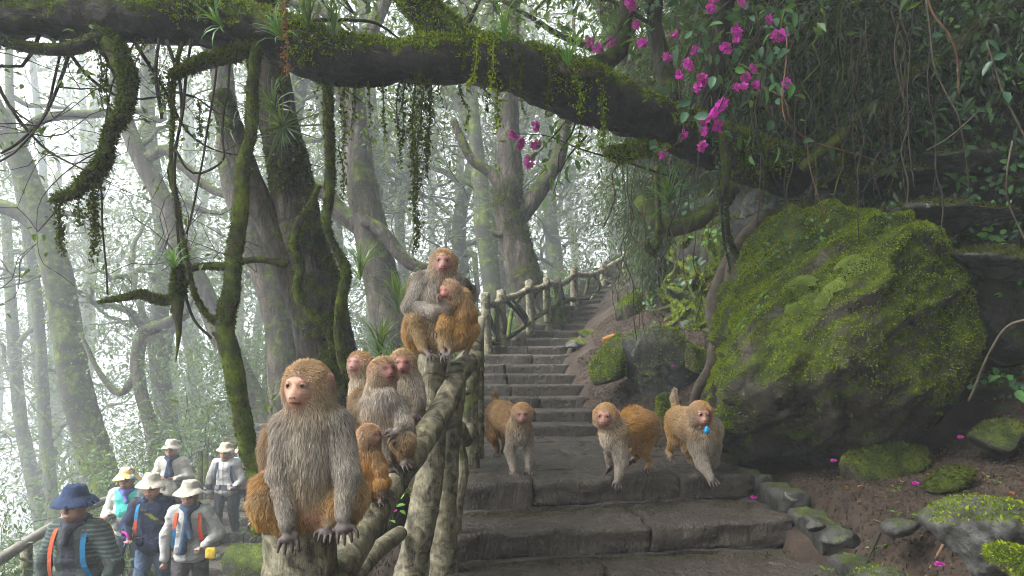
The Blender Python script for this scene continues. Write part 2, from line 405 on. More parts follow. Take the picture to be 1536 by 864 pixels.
def terrain(x, y):
    x = np.asarray(x, float); y = np.asarray(y, float)
    zp = zpath(np.where(y < 5.5, y - .55, y)) - 0.15; L = xl(y); R = xr(y)
    p = np.c_[x.ravel(), y.ravel(), 0 * x.ravel()]
    n1 = fbm(p * 0.9, 4, 3).reshape(x.shape); n2 = fbm(p * 4.0, 3, 8).reshape(x.shape)
    # right bank
    soil = np.where(y < 6.0, -0.06 + 0.0 * y, zp + 0.05)
    soil = np.maximum(soil, zp)
    dr = np.clip(x - R - 0.03, 0, None)
    soil = soil - .42 * smoothstep(4.3, 2.9, y) * (1 - smoothstep(.05, .65, dr)) * (y < 5)
    soil = soil - .15 * (1 - smoothstep(.12, .34, dr)) * (y < 5.1)
    near = soil + 0.16 * dr + 0.55 * np.clip(dr - 1.3, 0, None)
    far = zp + 0.10 + 0.72 * dr + 0.5 * np.clip(dr - 1.2, 0, None)
    w = smoothstep(4.9, 6.4, y)
    right = near * (1 - w) + far * w
    right = np.minimum(right, 5.5 + 0.25 * dr) + n1 * 0.06 * smoothstep(0, 0.5, dr) + n2 * 0.018 * smoothstep(0, 0.2, dr)
    # left bank, down to the lower path, then the valley
    dl = np.clip(L - 0.12 - x, 0, None)
    zl = zlow(y) - 0.1
    bank = zp - 1.15 * dl + n1 * 0.25 * smoothstep(0, 0.8, dl) + n2 * 0.03
    vall = zl - 0.85 * np.clip(-5.0 - x, 0, 16) + n1 * 0.5 * smoothstep(-5, -7, x)
    left = np.maximum(bank, vall)
    onlow = (x < -2.35) & (x > -5.05) & (y > 2) & (y < 17)
    left = np.where(onlow, np.minimum(left, zl), left)
    z = np.where(x > R, right, np.where(x < L - 0.12, left, zp))
    return z

def build_terrain():
    xs = np.concatenate([-np.geomspace(14, 900, 26)[::-1], np.arange(-13.8, -5, 0.3), np.arange(-5, -0.9, 0.14), np.arange(-0.9, 3.6, 0.05), np.arange(3.6, 9, 0.2), np.geomspace(9, 900, 24)])
    ys = np.concatenate([-np.geomspace(4, 900, 20)[::-1], np.arange(-3.6, 2, 0.3), np.arange(2, 9, 0.055), np.arange(9, 16, 0.14), np.arange(16, 30, 0.5), np.geomspace(30, 1200, 26)])
    X, Y = np.meshgrid(xs, ys); Z = terrain(X, np.clip(Y, -4, 60))
    nx, ny = len(xs), len(ys)
    i = np.arange(ny - 1)[:, None] * nx; j = np.arange(nx - 1)[None, :]
    q = np.stack([i + j, i + j + 1, i + nx + j + 1, i + nx + j], -1).reshape(-1, 4)
    me = mesh_np('ground', np.c_[X.ravel(), Y.ravel(), Z.ravel()], q)
    return link('ground', me, M_SOIL, kind='structure')
ground = build_terrain()
def gz(x, y): return float(terrain(np.array([[x]]), np.array([[y]]))[0, 0])

# ------------------------------------------------------------------ stone blocks
def block_mesh(name, quad, ztop, thick, seed, k=4, bev=0.014, rough=0.006, tilt=0.0):
    """stone block on four plan corners (left-front, right-front, right-back, left-back)"""
    bm = bmesh.new(); bmesh.ops.create_cube(bm, size=2.0)
    bmesh.ops.subdivide_edges(bm, edges=bm.edges[:], cuts=k, use_grid_fill=True)
    co = np.array([v.co[:] for v in bm.verts]); n = k + 1
    quad = np.asarray(quad, float); w = np.linalg.norm(quad[1] - quad[0]); l = np.linalg.norm(quad[3] - quad[0])
    sizes = [w, l, thick]; out = co.copy()
    for a in range(3):
        e = min(0.3, 2 * bev / sizes[a] * 1.0)
        tab = np.concatenate([[-1], np.linspace(-1 + e, 1 - e, n - 1), [1]])
        out[:, a] = tab[np.rint((co[:, a] + 1) / 2 * n).astype(int)]
    ext = (np.abs(co) > 0.999).sum(1) >= 2
    for a in range(3):
        m = ext & (np.abs(co[:, a]) > 0.999)
        out[m, a] *= 1 - 0.9 * bev / sizes[a]
    u = (out[:, 0] + 1) / 2; v = (out[:, 1] + 1) / 2
    q = [np.r_[c, 0] for c in quad]
    p = (q[0][None] * ((1 - u) * (1 - v))[:, None] + q[1][None] * (u * (1 - v))[:, None] + q[2][None] * (u * v)[:, None] + q[3][None] * ((1 - u) * v)[:, None])
    p[:, 2] = ztop - thick * (1 - out[:, 2]) / 2 + tilt * (u - 0.5)
    nn = np.c_[vnoise(p * 9 + seed, seed), vnoise(p * 9 + seed, seed + 1), vnoise(p * 9 + seed, seed + 2)]
    n2 = np.c_[vnoise(p * 31 + seed, seed), vnoise(p * 31 + seed, seed + 1), vnoise(p * 31 + seed, seed + 2)]
    p = p + nn * rough + n2 * rough * 0.5 * np.where(ext, 1.6, 0.8)[:, None]
    cen = p.mean(0); cen[2] = p[:, 2].min()
    for vv, c in zip(bm.verts, p - cen): vv.co = c
    me = bpy.data.meshes.new(name); bm.to_mesh(me); bm.free()
    for pl in me.polygons: pl.use_smooth = True
    return me, cen

stairs = link('stone_stairs', None, kind='structure', label='dark wet stone stairway climbing past the mossy boulder'); stairs.empty_display_size = .2
M_MORTAR = plain('earthy_mortar', (0.048, 0.041, 0.035), 0.7, 0.5, 20, 0.9, 0.02)
def step_row(L, R, Lb, Rb, z, thick, splits, seed, k=6, gap=0.006, bev=0.014, rough=0.006, parent=None):
    L, R, Lb, Rb = map(lambda a: np.asarray(a, float), (L, R, Lb, Rb))
    s = [0] + list(splits) + [1]
    for i in range(len(s) - 1):
        a, b = s[i], s[i + 1]; g = gap / np.linalg.norm(R - L)
        quad = [L + (R - L) * (a + g), L + (R - L) * (b - g), Lb + (Rb - Lb) * (b - g), Lb + (Rb - Lb) * (a + g)]
        me, cen = block_mesh('stone_block', quad, z + random.uniform(-.005, .005), thick, seed * 7 + i, k, bev, rough, random.uniform(-.006, .006))
        link('stone_block', me, M_STONE, parent or stairs, loc=cen)
# front steps: the landing edge, the second, the third and two more below the frame
LIP = [((-.34, 4.32), (1.45, 4.77)), ((-.34, 3.86), (1.50, 4.21)), ((-.34, 3.42), (1.56, 3.70)), ((-.34, 2.98), (1.6, 3.2)), ((-.34, 2.5), (1.6, 2.7))]
step_row(LIP[0][0], LIP[0][1], (-.34, 4.78), (1.40, 5.20), 0.0, 0.155, [.255, .735], 1, 18, 0.005, 0.016, 0.016)
step_row(LIP[1][0], LIP[1][1], (-.34, 4.40), (1.46, 4.84), -.16, 0.145, [.565], 2, 18, 0.007, 0.018, 0.017)
step_row(LIP[2][0], LIP[2][1], (-.34, 3.93), (1.52, 4.28), -.315, 0.15, [.42], 3, 14, 0.007, 0.018, 0.016)
step_row(LIP[3][0], LIP[3][1], (-.34, 3.5), (1.58, 3.78), -.47, 0.15, [.5], 4, 6)
step_row(LIP[4][0], LIP[4][1], (-.34, 3.06), (1.6, 3.3), -.62, 0.15, [.4], 5, 6)
for i in range(5):
    L, R = [np.array(a) for a in LIP[i]]; z = -.155 * i - .155
    q = [L + (.02, -.012), R + (-.06, -.012), R + (-.06, .1), L + (.02, .1)]
    me, cen = block_mesh('mortar_bed', q, z + .018, .06, 90 + i, 14, .012, .014); link('mortar_bed', me, M_MORTAR, stairs, loc=cen)
# landing paving behind the edge blocks
rows = [4.80, 5.32, 5.86, 6.38, 6.95]
for i in range(4):
    ya, yb = rows[i], rows[i + 1]
    ra, rb = float(xr(ya)) + 0.02, float(xr(yb)) + 0.02; sl = .40 * (1 - i / 4) + .02
    nsp = [[.3, .66], [.48], [.22, .7], [.55]][i]
    sl2 = .40 * (1 - (i + 1) / 4) + .02
    step_row((-.36, ya), (ra, ya + sl), (-.36, yb - .004), (rb, yb + sl2 - .004), -.003, .12, nsp, 20 + i, 6, .003, .007, .005)
# upper flight
for n in range(1, 31):
    y = 6.85 + .33 * (n - 1); z = .1 * n
    yb = y + .40
    turn = float(np.interp(n, [1, 8, 9, 12, 20, 30], [.05, .07, .18, .40, .42, .5]))
    L = (float(xl(y)) - .06, y); R = (float(xr(y)) + .04, y + turn)
    Lb = (float(xl(yb)) - .06, yb); Rb = (float(xr(yb)) + .04, yb + turn)
    step_row(L, R, Lb, Rb, z, .135, [random.uniform(.35, .65)] if n < 16 else [], 40 + n, 6 if n < 10 else 4, .004, .012, .007)

# lower path of the walkers
lower = link('lower_path', None, kind='structure', label='stone steps of the lower path the walkers come along'); lower.empty_display_size = .2
for i in range(9):
    y = 2.6 + i * .86
    step_row((-4.9, y), (-2.5, y), (-4.9, y + .855), (-2.5, y + .855), -2.2, .14, [random.uniform(.3, .45), random.uniform(.6, .75)], 200 + i, 4, parent=lower)
for i in range(1, 14):
    y = 10.34 + (i - 1) * .4
    step_row((-4.9, y), (-2.45, y + .03), (-4.9, y + .46), (-2.45, y + .49), -2.2 + .135 * i, .16, [random.uniform(.4, .6)], 230 + i, 4, parent=lower)

# ------------------------------------------------------------------ rocks
def rock_mesh(name, radii, seed, planes=None, nplanes=9, sub=5, rough=0.10, strata=None, fine=0.02, sharp=0.55, lowfreq=1.3, strata2=None):
    bm = bmesh.new(); bmesh.ops.create_icosphere(bm, subdivisions=sub, radius=1.0)
    d = np.array([v.co[:] for v in bm.verts]); f = np.array([[v.index for v in fc.verts] for fc in bm.faces]); bm.free()
    rs = np.random.default_rng(seed)
    if planes is None:
        pn = nrm(rs.normal(size=(nplanes, 3))); pd = rs.uniform(sharp, sharp + .3, nplanes)
    else:
        pn = nrm(np.array([p[:3] for p in planes])); pd = np.array([p[3] for p in planes])
    t = np.ones(len(d))
    dots = d @ pn.T
    lim = np.where(dots > 1e-3, pd[None] / np.maximum(dots, 1e-3), 9)
    # soft minimum so that cut edges are a little worn
    kk = 14.0
    allt = np.c_[t, lim]; tt = -np.log(np.exp(-kk * allt).sum(1)) / kk
    p = d * tt[:, None]
    p = p * np.asarray(radii)
    nn = d
    s = max(radii)
    disp = fbm(p / s * lowfreq * 2 + seed, 5, seed, .55) * rough * s
    for strata in [q_ for q_ in (strata, strata2) if q_ is not None]:
        sn, freq, amp = nrm(strata[0]), strata[1], strata[2]
        ph = (p @ sn) * freq + 0.9 * fbm(p / s * 2.2, 3, seed + 5)
        saw = ph - np.floor(ph); disp = disp + amp * (np.where(saw < .82, saw / .82, (1 - saw) / .18) - .5) * (0.4 + 0.6 * np.clip(fbm(p / s * 1.7, 2, seed + 9) + .6, 0, 1))
    disp = disp + fine * s * ridged(p / s * 9, 3, seed + 2) * .5
    p = p + nn * disp[:, None]
    return p, f

def moss_tufts(p, f, count, size, mask_lo=-0.1, nz_w=0.5, nz_min=-0.35, freq=2.2, seed=0, spread=0.9, offset=None):
    """small moss blades scattered over triangles p,f"""
    a, b, c = p[f[:, 0]], p[f[:, 1]], p[f[:, 2]]
    cr = np.cross(b - a, c - a); ar = np.linalg.norm(cr, axis=1) / 2; fn = nrm(cr)
    ctr = (a + b + c) / 3
    m = fbm(ctr * freq + seed, 4, seed) + nz_w * fn[:, 2]
    w = ar * np.clip((m - mask_lo) * 3, 0, 1) * (fn[:, 2] > nz_min)
    if w.sum() <= 0: return None
    idx = rng.choice(len(f), count, p=w / w.sum())
    u = rng.random((count, 2)); fl = u.sum(1) > 1; u[fl] = 1 - u[fl]
    pos = a[idx] + (b[idx] - a[idx]) * u[:, :1] + (c[idx] - a[idx]) * u[:, 1:]
    n = fn[idx]
    dr = n * 0.8 + rand_dirs(count) * spread + np.array([0, 0, -0.25])
    mb = MB(); L = size * rng.uniform(.6, 1.5, count)
    leaves(mb, pos - n * size * .15, dr, rand_dirs(count), L, L * .55, 'blade')
    return mb

def rock_thing(name, label, cat, center, radii, seed, mat, rot=(0, 0, 0), sub=5, moss=0, msize=.016, mmat=None, group=None, mask_lo=-.1, moss_kw=None, **kw):
    p, f = rock_mesh(name, radii, seed, sub=sub, **kw)
    from mathutils import Euler
    R = np.array(Euler(rot).to_matrix()); p = p @ R.T
    zmin = p[:, 2].min(); o = link(name, mesh_np(name, p, tris=f), mat, label=label, cat=cat, group=group, loc=center)
    if moss:
        mb = moss_tufts(p, f, moss, msize, mask_lo, seed=seed, **(moss_kw or {}))
        if mb is not None: link('moss', mb.mesh('moss', False), mmat or M_MOSS, o, kind='stuff')
    return o, p, f
# ------------------------------------------------------------------ cliff
CB = np.array([(6.5, -3.0), (5.6, 0.0), (4.9, 2.0), (4.15, 3.6), (3.6, 4.7), (3.0, 5.6), (2.35, 6.5), (1.95, 7.5), (1.85, 8.6), (1.95, 9.6), (2.2, 10.7), (2.75, 12.0), (3.7, 14), (5.6, 18), (8, 25)])
def build_cliff():
    b3 = np.c_[CB, np.zeros(len(CB))]; p, _ = spline(b3, np.ones(len(CB)), .075)
    t = nrm(np.gradient(p, axis=0)); out = np.c_[-t[:, 1], t[:, 0], 0 * t[:, 0]]      # towards the path
    if out[len(out) // 2, 0] > 0: out = -out
    nu = len(p); nv = 96
    hh = np.concatenate([np.linspace(-0.6, 4.2, 74), np.linspace(4.35, 11, nv - 74)])
    prof = np.interp(hh, [-.6, 0.2, 0.8, 1.35, 1.75, 2.2, 2.8, 3.6, 4.4, 11], [.12, .05, -.02, -.22, -.05, .16, .20, .0, -.6, -8.5])
    base = terrain(p[:, 0], p[:, 1])
    base = np.where(p[:, 1] > 6, base, np.minimum(base, .35))
    X = p[:, None, :] + out[:, None, :] * prof[None, :, None]
    X[:, :, 2] = base[:, None] * np.clip(1 - hh / 9, 0, 1)[None] + hh[None]
    q = X.reshape(-1, 3)
    q0 = q.copy()
    d = .42 * fbm(q0 * .55, 4, 21) + .10 * ridged(q0 * 1.6, 3, 5)
    # strata: ledges that dip gently
    ph = (q0[:, 2] + .16 * q0[:, 0] + .10 * q0[:, 1]) * 2.4 + .9 * fbm(q0 * .9, 3, 31)
    s = ph - np.floor(ph); d = d + .13 * (np.where(s < .75, s / .75, (1 - s) / .25) - .4)
    d = d + .035 * fbm(q0 * 7, 3, 77)
    o = np.repeat(out, nv, axis=0)
    q = q0 + o * d[:, None] + np.c_[0 * d, 0 * d, .06 * fbm(q0 * 3, 2, 14)]
    i = np.arange(nu - 1)[:, None] * nv; j = np.arange(nv - 1)[None]
    quads = np.stack([i + j, i + nv + j, i + nv + j + 1, i + j + 1], -1).reshape(-1, 4)
    nrmchk = np.cross(q[quads[:, 1]] - q[quads[:, 0]], q[quads[:, 3]] - q[quads[:, 0]]).mean(0)
    if nrmchk[0] > 0: quads = quads[:, ::-1]
    ob = link('rock_cliff', mesh_np('rock_cliff', q, quads), M_CLIFF, label='dark overhanging cliff with moss, roots and hanging vines above the boulder', cat='cliff')
    tr = np.vstack([quads[:, [0, 1, 2]], quads[:, [0, 2, 3]]])
    vis = (q[tr[:, 0], 1] > 3) & (q[tr[:, 0], 1] < 14) & (q[tr[:, 0], 2] < 5)
    tr = tr[vis]
    return ob, q, tr
cliff, CQ, CT = build_cliff()
mb = moss_tufts(CQ, CT, 90000, .035, .02, .55, -.5, 1.1, 4)
link('moss', mb.mesh('moss', False), M_MOSSD, cliff, kind='stuff')
_a, _b, _c = CQ[CT[:, 0]], CQ[CT[:, 1]], CQ[CT[:, 2]]
CCTR = (_a + _b + _c) / 3; CNRM = nrm(np.cross(_b - _a, _c - _a))
def cliff_at(px, py):
    """first cliff point met along the sight line through a photograph pixel"""
    x = (CCTR[:, 0] / CCTR[:, 1]) * F + 768; y = HZ - (CCTR[:, 2] - EYE) / CCTR[:, 1] * F
    k = (x - px) ** 2 + (y - py) ** 2
    near = np.argsort(k)[:40]; near = near[np.argsort(CCTR[near, 1])[:6]]
    return CCTR[near[0]], CNRM[near[0]]

# ------------------------------------------------------------------ the big boulder and the other rocks
bd_planes = [(-.62, -.50, .60, .74), (.35, -.90, .12, .74), (.55, -.55, -.62, .66), (-.15, -.35, -.93, .72), (.92, -.25, .30, .80), (.25, .1, .96, .86), (-.9, .2, .1, .80), (-.30, -.62, -.72, .80), (.1, .95, .1, .8)]
bc = P(1262, 530, 5.15)
boulder, bp, bf = rock_thing('mossy_boulder', 'huge rounded boulder thickly covered in bright green moss beside the landing', 'boulder', bc, (.95, .90, 1.02), 3, M_BOULDER, sub=6,
    moss=90000, msize=.0135, mask_lo=-.22, planes=bd_planes, rough=.075, strata=((.62, -.35, -.70), 3.6, .075), strata2=((.55, -.2, -.80), 12.0, .03), fine=.035, lowfreq=1.6, moss_kw=dict(nz_w=.45, nz_min=-.4))
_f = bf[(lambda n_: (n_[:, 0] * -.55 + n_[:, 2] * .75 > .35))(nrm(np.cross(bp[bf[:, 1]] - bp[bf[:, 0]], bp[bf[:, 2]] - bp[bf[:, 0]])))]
mb = moss_tufts(bp, _f, 34000, .0135, .0, .1, -.2, 3.6, 17); link('lit_side_moss', mb.mesh('lit_side_moss', False), M_MOSSB, boulder, kind='stuff')  # brighter moss on upper-left faces only: their lit look painted as colour
# pale lichen cushions on the boulder, each its own part
def surf_near(p, f, dirv):
    c = p[f].mean(1); k = nrm(c) @ nrm(np.asarray(dirv, float)); i = int(np.argmax(k))
    n = nrm(np.cross(p[f[i, 1]] - p[f[i, 0]], p[f[i, 2]] - p[f[i, 0]])); return c[i], n
def dir_px(px, py, o, p, f):
    c = p[f].mean(1) + np.array(o.location); x = c[:, 0] / c[:, 1] * F + 768; y = HZ - (c[:, 2] - EYE) / c[:, 1] * F
    k = np.argsort((x - px) ** 2 + (y - py) ** 2)[:30]; i = k[np.argmin(c[k, 1])]
    n = nrm(np.cross(p[f[i, 1]] - p[f[i, 0]], p[f[i, 2]] - p[f[i, 0]])); return c[i] - np.array(o.location), n
for (px, py, s) in [(1245, 430, .085), (1280, 400, .09), (1205, 415, .06), (1195, 440, .06), (1262, 388, .06), (1228, 450, .05), (1188, 458, .04)]:
    c, n = dir_px(px, py, boulder, bp, bf); m = 1300; mbl = MB()
    a = rng.normal(size=(m, 3)); a -= (a @ n)[:, None] * n; a = a / np.linalg.norm(a, axis=1)[:, None] * (np.sqrt(rng.random(m)) * s)[:, None]; a = a * (1 + .55 * fbm(nrm(a) * 2.2 + px, 2, 3))[:, None]
    hgt = .22 * s * np.maximum(0, 1 - (np.linalg.norm(a, axis=1) / s) ** 2)
    leaves(mbl, c + a + n * (hgt[:, None] + .004), n + rand_dirs(m) * .9, rand_dirs(m), .009, .008, 'diamond')
    link('lichen_cushion', mbl.mesh('lichen_cushion', False), M_LICHEN, boulder)

RK = 'rocks on the bank beside the steps'
def rk(label, px, py, d, radii, seed, mat=M_ROCK, rot=(0, 0, 0), moss=0, mask_lo=-.1, name='rock', cat='rock', sub=4, **kw):
    return rock_thing(name, label, cat, P(px, py, d), radii, seed, mat, rot, sub, moss=moss, mask_lo=mask_lo, **kw)
# mossy grey outcrop between steps and boulder
rk('angular grey outcrop with bare pale faces and green moss beside the upper steps', 985, 548, 7.0, (.46, .42, .36), 12, M_ROCK, (0.1, .15, .3), 9000, -.05, sub=5, nplanes=10)
rk('low rounded rock fully coated in green moss at the edge of the steps', 918, 548, 7.1, (.26, .30, .34), 15, M_BOULDER, (0, .2, .1), 6000, -.25, sub=5, sharp=.42, nplanes=12)
rk('narrow moss-coated rock slab leaning under the grey outcrop', 1000, 612, 6.6, (.13, .20, .26), 18, M_BOULDER, (0, .35, .2), 1800, -.2, sharp=.4, nplanes=12)
rk('small mossy rock below the boulder edge behind the standing monkeys', 1050, 540, 6.5, (.2, .2, .2), 19, M_BOULDER, (0, .2, .2), 1500, -.1, sharp=.38, nplanes=12)
rk('mossy stone shoulder where the cliff foot meets the far steps', 948, 470, 8.9, (.30, .4, .34), 22, M_BOULDER, (0, .1, .1), 7000, -.2, sub=5, sharp=.42, nplanes=12)
rk('grey stone edging the bend of the upper steps', 868, 516, 9.0, (.17, .14, .07), 25, M_ROCK, (0, 0, .4), 500, .0)
rk('mossy kerb stone beside the grey edging stone at the bend', 892, 503, 9.3, (.2, .16, .09), 26, M_BOULDER, (0, 0, .2), 1200, -.2)
rk('dark leaf-strewn stone on the soil bank above the mossy outcrop', 1040, 500, 7.6, (.25, .2, .14), 28, M_ROCK, (0.2, .1, .6), 400, .1)
o, _, _ = rk('orange-brown weathered block standing on the soil bank above the steps', 917, 513, 8.0, (.13, .09, .10), 31, plain('orange_stone', (.32, .14, .03), .8, .4, 10, .5, .02), (0, .1, .2))
# ledges of the cliff on the right
for (px, py, d, r, sd, lab, rt) in [
    (1440, 322, 5.0, (.62, .35, .085), 41, 'flat wet grey rock ledge with a fallen petal right above the boulder', (0, .02, .1)),
    (1500, 392, 4.7, (.34, .32, .10), 42, 'pale topped rock slab jutting out beside the boulder shoulder', (0, .18, -.2)),
    (1330, 262, 5.4, (.55, .35, .11), 43, 'dark mossy rock ledge under the hanging stems', (0, -.05, .1)),
    (1450, 240, 5.2, (.45, .35, .10), 44, 'grey ledge with leafy seedlings on the cliff', (0, .04, .2)),
    (1390, 178, 5.6, (.62, .4, .12), 45, 'blackish rock band below the mossy root', (0, -.12, .1)),
    (1500, 120, 5.2, (.5, .4, .14), 46, 'mossy rock band high on the cliff', (0, -.3, .1)),
    (1160, 310, 7.0, (.30, .22, .34), 47, 'bare grey rock face in the hollow under the overhang', (0, .1, .1)),
    (1490, 470, 5.1, (.45, .35, .42), 48, 'dark mossy rock wall in the gap behind the boulder', (0, 0, .1))]:
    rk(lab, px, py, d, r, sd, M_ROCK if sd in (41, 42, 44, 47) else M_CLIFF, rt, 2500 if sd != 47 else 0, .05, name='rock_ledge', strata=((0, 0, 1), 9, .03), mmat=M_MOSSD, msize=.022, sub=5)
# foreground rocks at the right
rk('large foreground rock with grey faces, pale lichen and moss on bare soil', 1500, 800, 2.75, (.27, .32, .19), 52, M_ROCK, (0.1, -.35, .3), 2600, .22, sub=5, msize=.011, sharp=.42, nplanes=11, rough=.13)
rk('bright moss-topped stone in front of the grey lichen rock', 1545, 850, 2.45, (.12, .16, .10), 53, M_BOULDER, (0, -.4, 0), 3000, -.3, msize=.010, sharp=.42, nplanes=12)
rk('lichen-spotted stone half sunk in the soil beside the lowest visible step', 1318, 880, 2.9, (.17, .17, .14), 54, M_ROCK, (0, .1, .7), 500, .25, msize=.010, sub=5, sharp=.42)
rk('flat grey stone with a smooth top lying on the brown soil', 1262, 806, 3.45, (.115, .08, .045), 55, M_ROCK, (0, .05, .2))
rk('dark wedge shaped stone lying on the soil before the boulder', 1352, 790, 3.55, (.10, .07, .055), 56, M_ROCK, (0, 0, .5))
rk('small blue-grey stone at the edge of the stair kerb', 1225, 790, 3.65, (.05, .04, .03), 57, M_ROCK)
rk('small rounded stone beside the brown stick', 1390, 785, 3.6, (.04, .035, .025), 58, M_ROCK)
rk('mossy stone half buried at the foot of the boulder gap', 1340, 700, 4.6, (.30, .25, .22), 59, M_BOULDER, (0, .1, .1), 3500, .05, mmat=M_MOSSD, sharp=.4, nplanes=12, rough=.14)
rk('low brown mossy stone lying between boulder and lichen rock', 1425, 715, 4.0, (.15, .10, .07), 60, M_BOULDER, (0, -.35, .3), 1200, .1, mmat=M_MOSSD)
rk('dark wet rock at the back of the soil strip', 1500, 650, 4.4, (.25, .2, .13), 61, M_CLIFF, (0, -.2, .2), 900, .2, mmat=M_MOSSD, sharp=.4, nplanes=12)
rk('grey rock on the steep bank under the log railing', 560, 760, 4.4, (.30, .25, .20), 62, M_ROCK, (0, .3, .2), 1500, .0)
rk('mossy rock edging the lower path behind the perching monkey', 392, 850, 9.4, (.45, .5, .40), 63, M_BOULDER, (0, .2, .2), 3500, -.1, sharp=.4, nplanes=12)
# kerb slabs down the right side of the stairs
kerb = link('kerb', None, kind='structure'); kerb.empty_display_size = .1
for i, (x0, y0, x1, y1, z0, w) in enumerate([(1.46, 4.78, 1.44, 5.10, -.02, .12), (1.49, 4.36, 1.46, 4.76, -.05, .15), (1.52, 3.92, 1.50, 4.34, -.13, .16), (1.56, 3.42, 1.53, 3.90, -.25, .17), (1.58, 2.9, 1.56, 3.4, -.38, .2)]):
    me, cen = block_mesh('kerb_stone', [(x0, y0), (x0 + w, y0), (x1 + w, y1), (x1, y1)], z0, .30, 300 + i, 8, .018, .018); link('kerb_stone', me, M_ROCK, kerb, loc=cen)

# ------------------------------------------------------------------ log railings
def log_part(parent, name, pts, radii, seed, mat=M_LOG, nseg=20, step=.03, rough=.16, cut=False):
    mb = MB(); p, r, t = tube(mb, pts, radii, nseg, step, rough, 7.0, seed)
    org = np.asarray(parent.location); me = mb.mesh(name, True, org)
    return link(name, me, mat, parent)
def cut_end(parent, c, r, nn):
    mb = MB(); n = nrm(nn); a = nrm(np.cross(n, [0.3, 1, .2])); b = np.cross(n, a); ang = np.linspace(0, 2 * np.pi, 20, endpoint=False)
    ring = np.asarray(c) + (a[None] * np.cos(ang)[:, None] + b[None] * np.sin(ang)[:, None]) * r * (1 + .06 * np.sin(3 * ang + 1))[:, None]
    ring2 = ring + n * .004 - (ring - c) * .1
    mb.add(np.vstack([ring, ring2, c + n * .005]), [(i, (i + 1) % 20, 20 + (i + 1) % 20, 20 + i) for i in range(20)], [(20 + i, 20 + (i + 1) % 20, 40) for i in range(20)])
    link('cut_end', mb.mesh('cut_end', True, np.asarray(parent.location)), M_CUT, parent)

rail = empty('log_railing', P(660, 864, 3.6), 'rustic railing of lichened logs on which the monkeys sit', 'railing')
P1 = P(450, 792, 2.16); P1b = P1 + V3(0, .0, -1.5)
log_part(rail, 'post', [P1b, P1b * .4 + P1 * .6 + V3(.004, 0, 0), P1 + V3(0, 0, -.006)], [.10, .098, .093], 1, nseg=40, step=.016, rough=.15)
cut_end(rail, P1 + V3(0, 0, .0405), .02, (0, 0, 1))
pa = [P(650, 533, 3.62), P(646, 580, 3.62), P(650, 650, 3.6), P(640, 740, 3.55), P(622, 830, 3.5), P(605, 920, 3.45), P(598, 1150, 3.4)]
log_part(rail, 'post', pa, np.array([21, 20, 18, 20, 22, 24, 26]) / F * 3.55, 2, nseg=32, step=.02, rough=.17)
pb = [P(686, 545, 3.75), P(676, 620, 3.75), P(668, 720, 3.75), P(666, 830, 3.75), P(664, 1000, 3.75), P(664, 1100, 3.75)]
log_part(rail, 'post', pb, np.array([16, 17, 18, 21, 23, 24]) / F * 3.75, 3, nseg=32, step=.02, rough=.17)
ra = [P(715, 538, 3.9), P(690, 556, 3.74), P(664, 612, 3.44), P(628, 668, 3.12), P(590, 722, 2.86), P(550, 782, 2.58), P(510, 850, 2.3), P(488, 905, 2.16), P(470, 980, 2.1)]
RAIL_PTS = np.array(ra)
log_part(rail, 'handrail', ra, np.array([.042, .047, .050, .051, .052, .052, .052, .05, .05]), 4, nseg=32, step=.02, rough=.2)
log_part(rail, 'brace', [P(704, 585, 3.95), P(688, 590, 3.95), P(682, 640, 3.95), P(694, 700, 3.95), P(686, 762, 3.92), P(680, 900, 3.9)], np.array([.020, .026, .026, .030, .028, .028]), 5, nseg=16, rough=.14)
log_part(rail, 'post', [P(701, 520, 5.0), P(704, 560, 5.0), P(702, 630, 5.0), P(703, 702, 5.0), P(703, 760, 5.0)], [.068, .066, .062, .072, .075], 6, nseg=20, rough=.10)
log_part(rail, 'post', [P(716, 505, 5.5), P(716, 600, 5.5), P(716, 700, 5.5)], [.045, .045, .05], 16, nseg=16, rough=.10)
log_part(rail, 'handrail', [P(690, 556, 3.74), P(702, 540, 4.2), P(705, 535, 5.0), P(712, 522, 5.5), P(722, 480, 8.6)], [.05, .05, .048, .045, .045], 7, nseg=18, rough=.14)
log_part(rail, 'handrail', [P(688, 640, 3.8), P(700, 660, 4.4), P(705, 640, 5.0), P(716, 600, 6.2)], [.035, .035, .033, .03], 8, nseg=14, rough=.16)
# rail below, going down towards the lower stairs
log_part(rail, 'brace', [P(600, 800, 3.45), P(560, 830, 3.1), P(520, 880, 2.6), P(480, 950, 2.25)], [.035, .036, .038, .035], 9, nseg=16, rough=.16)

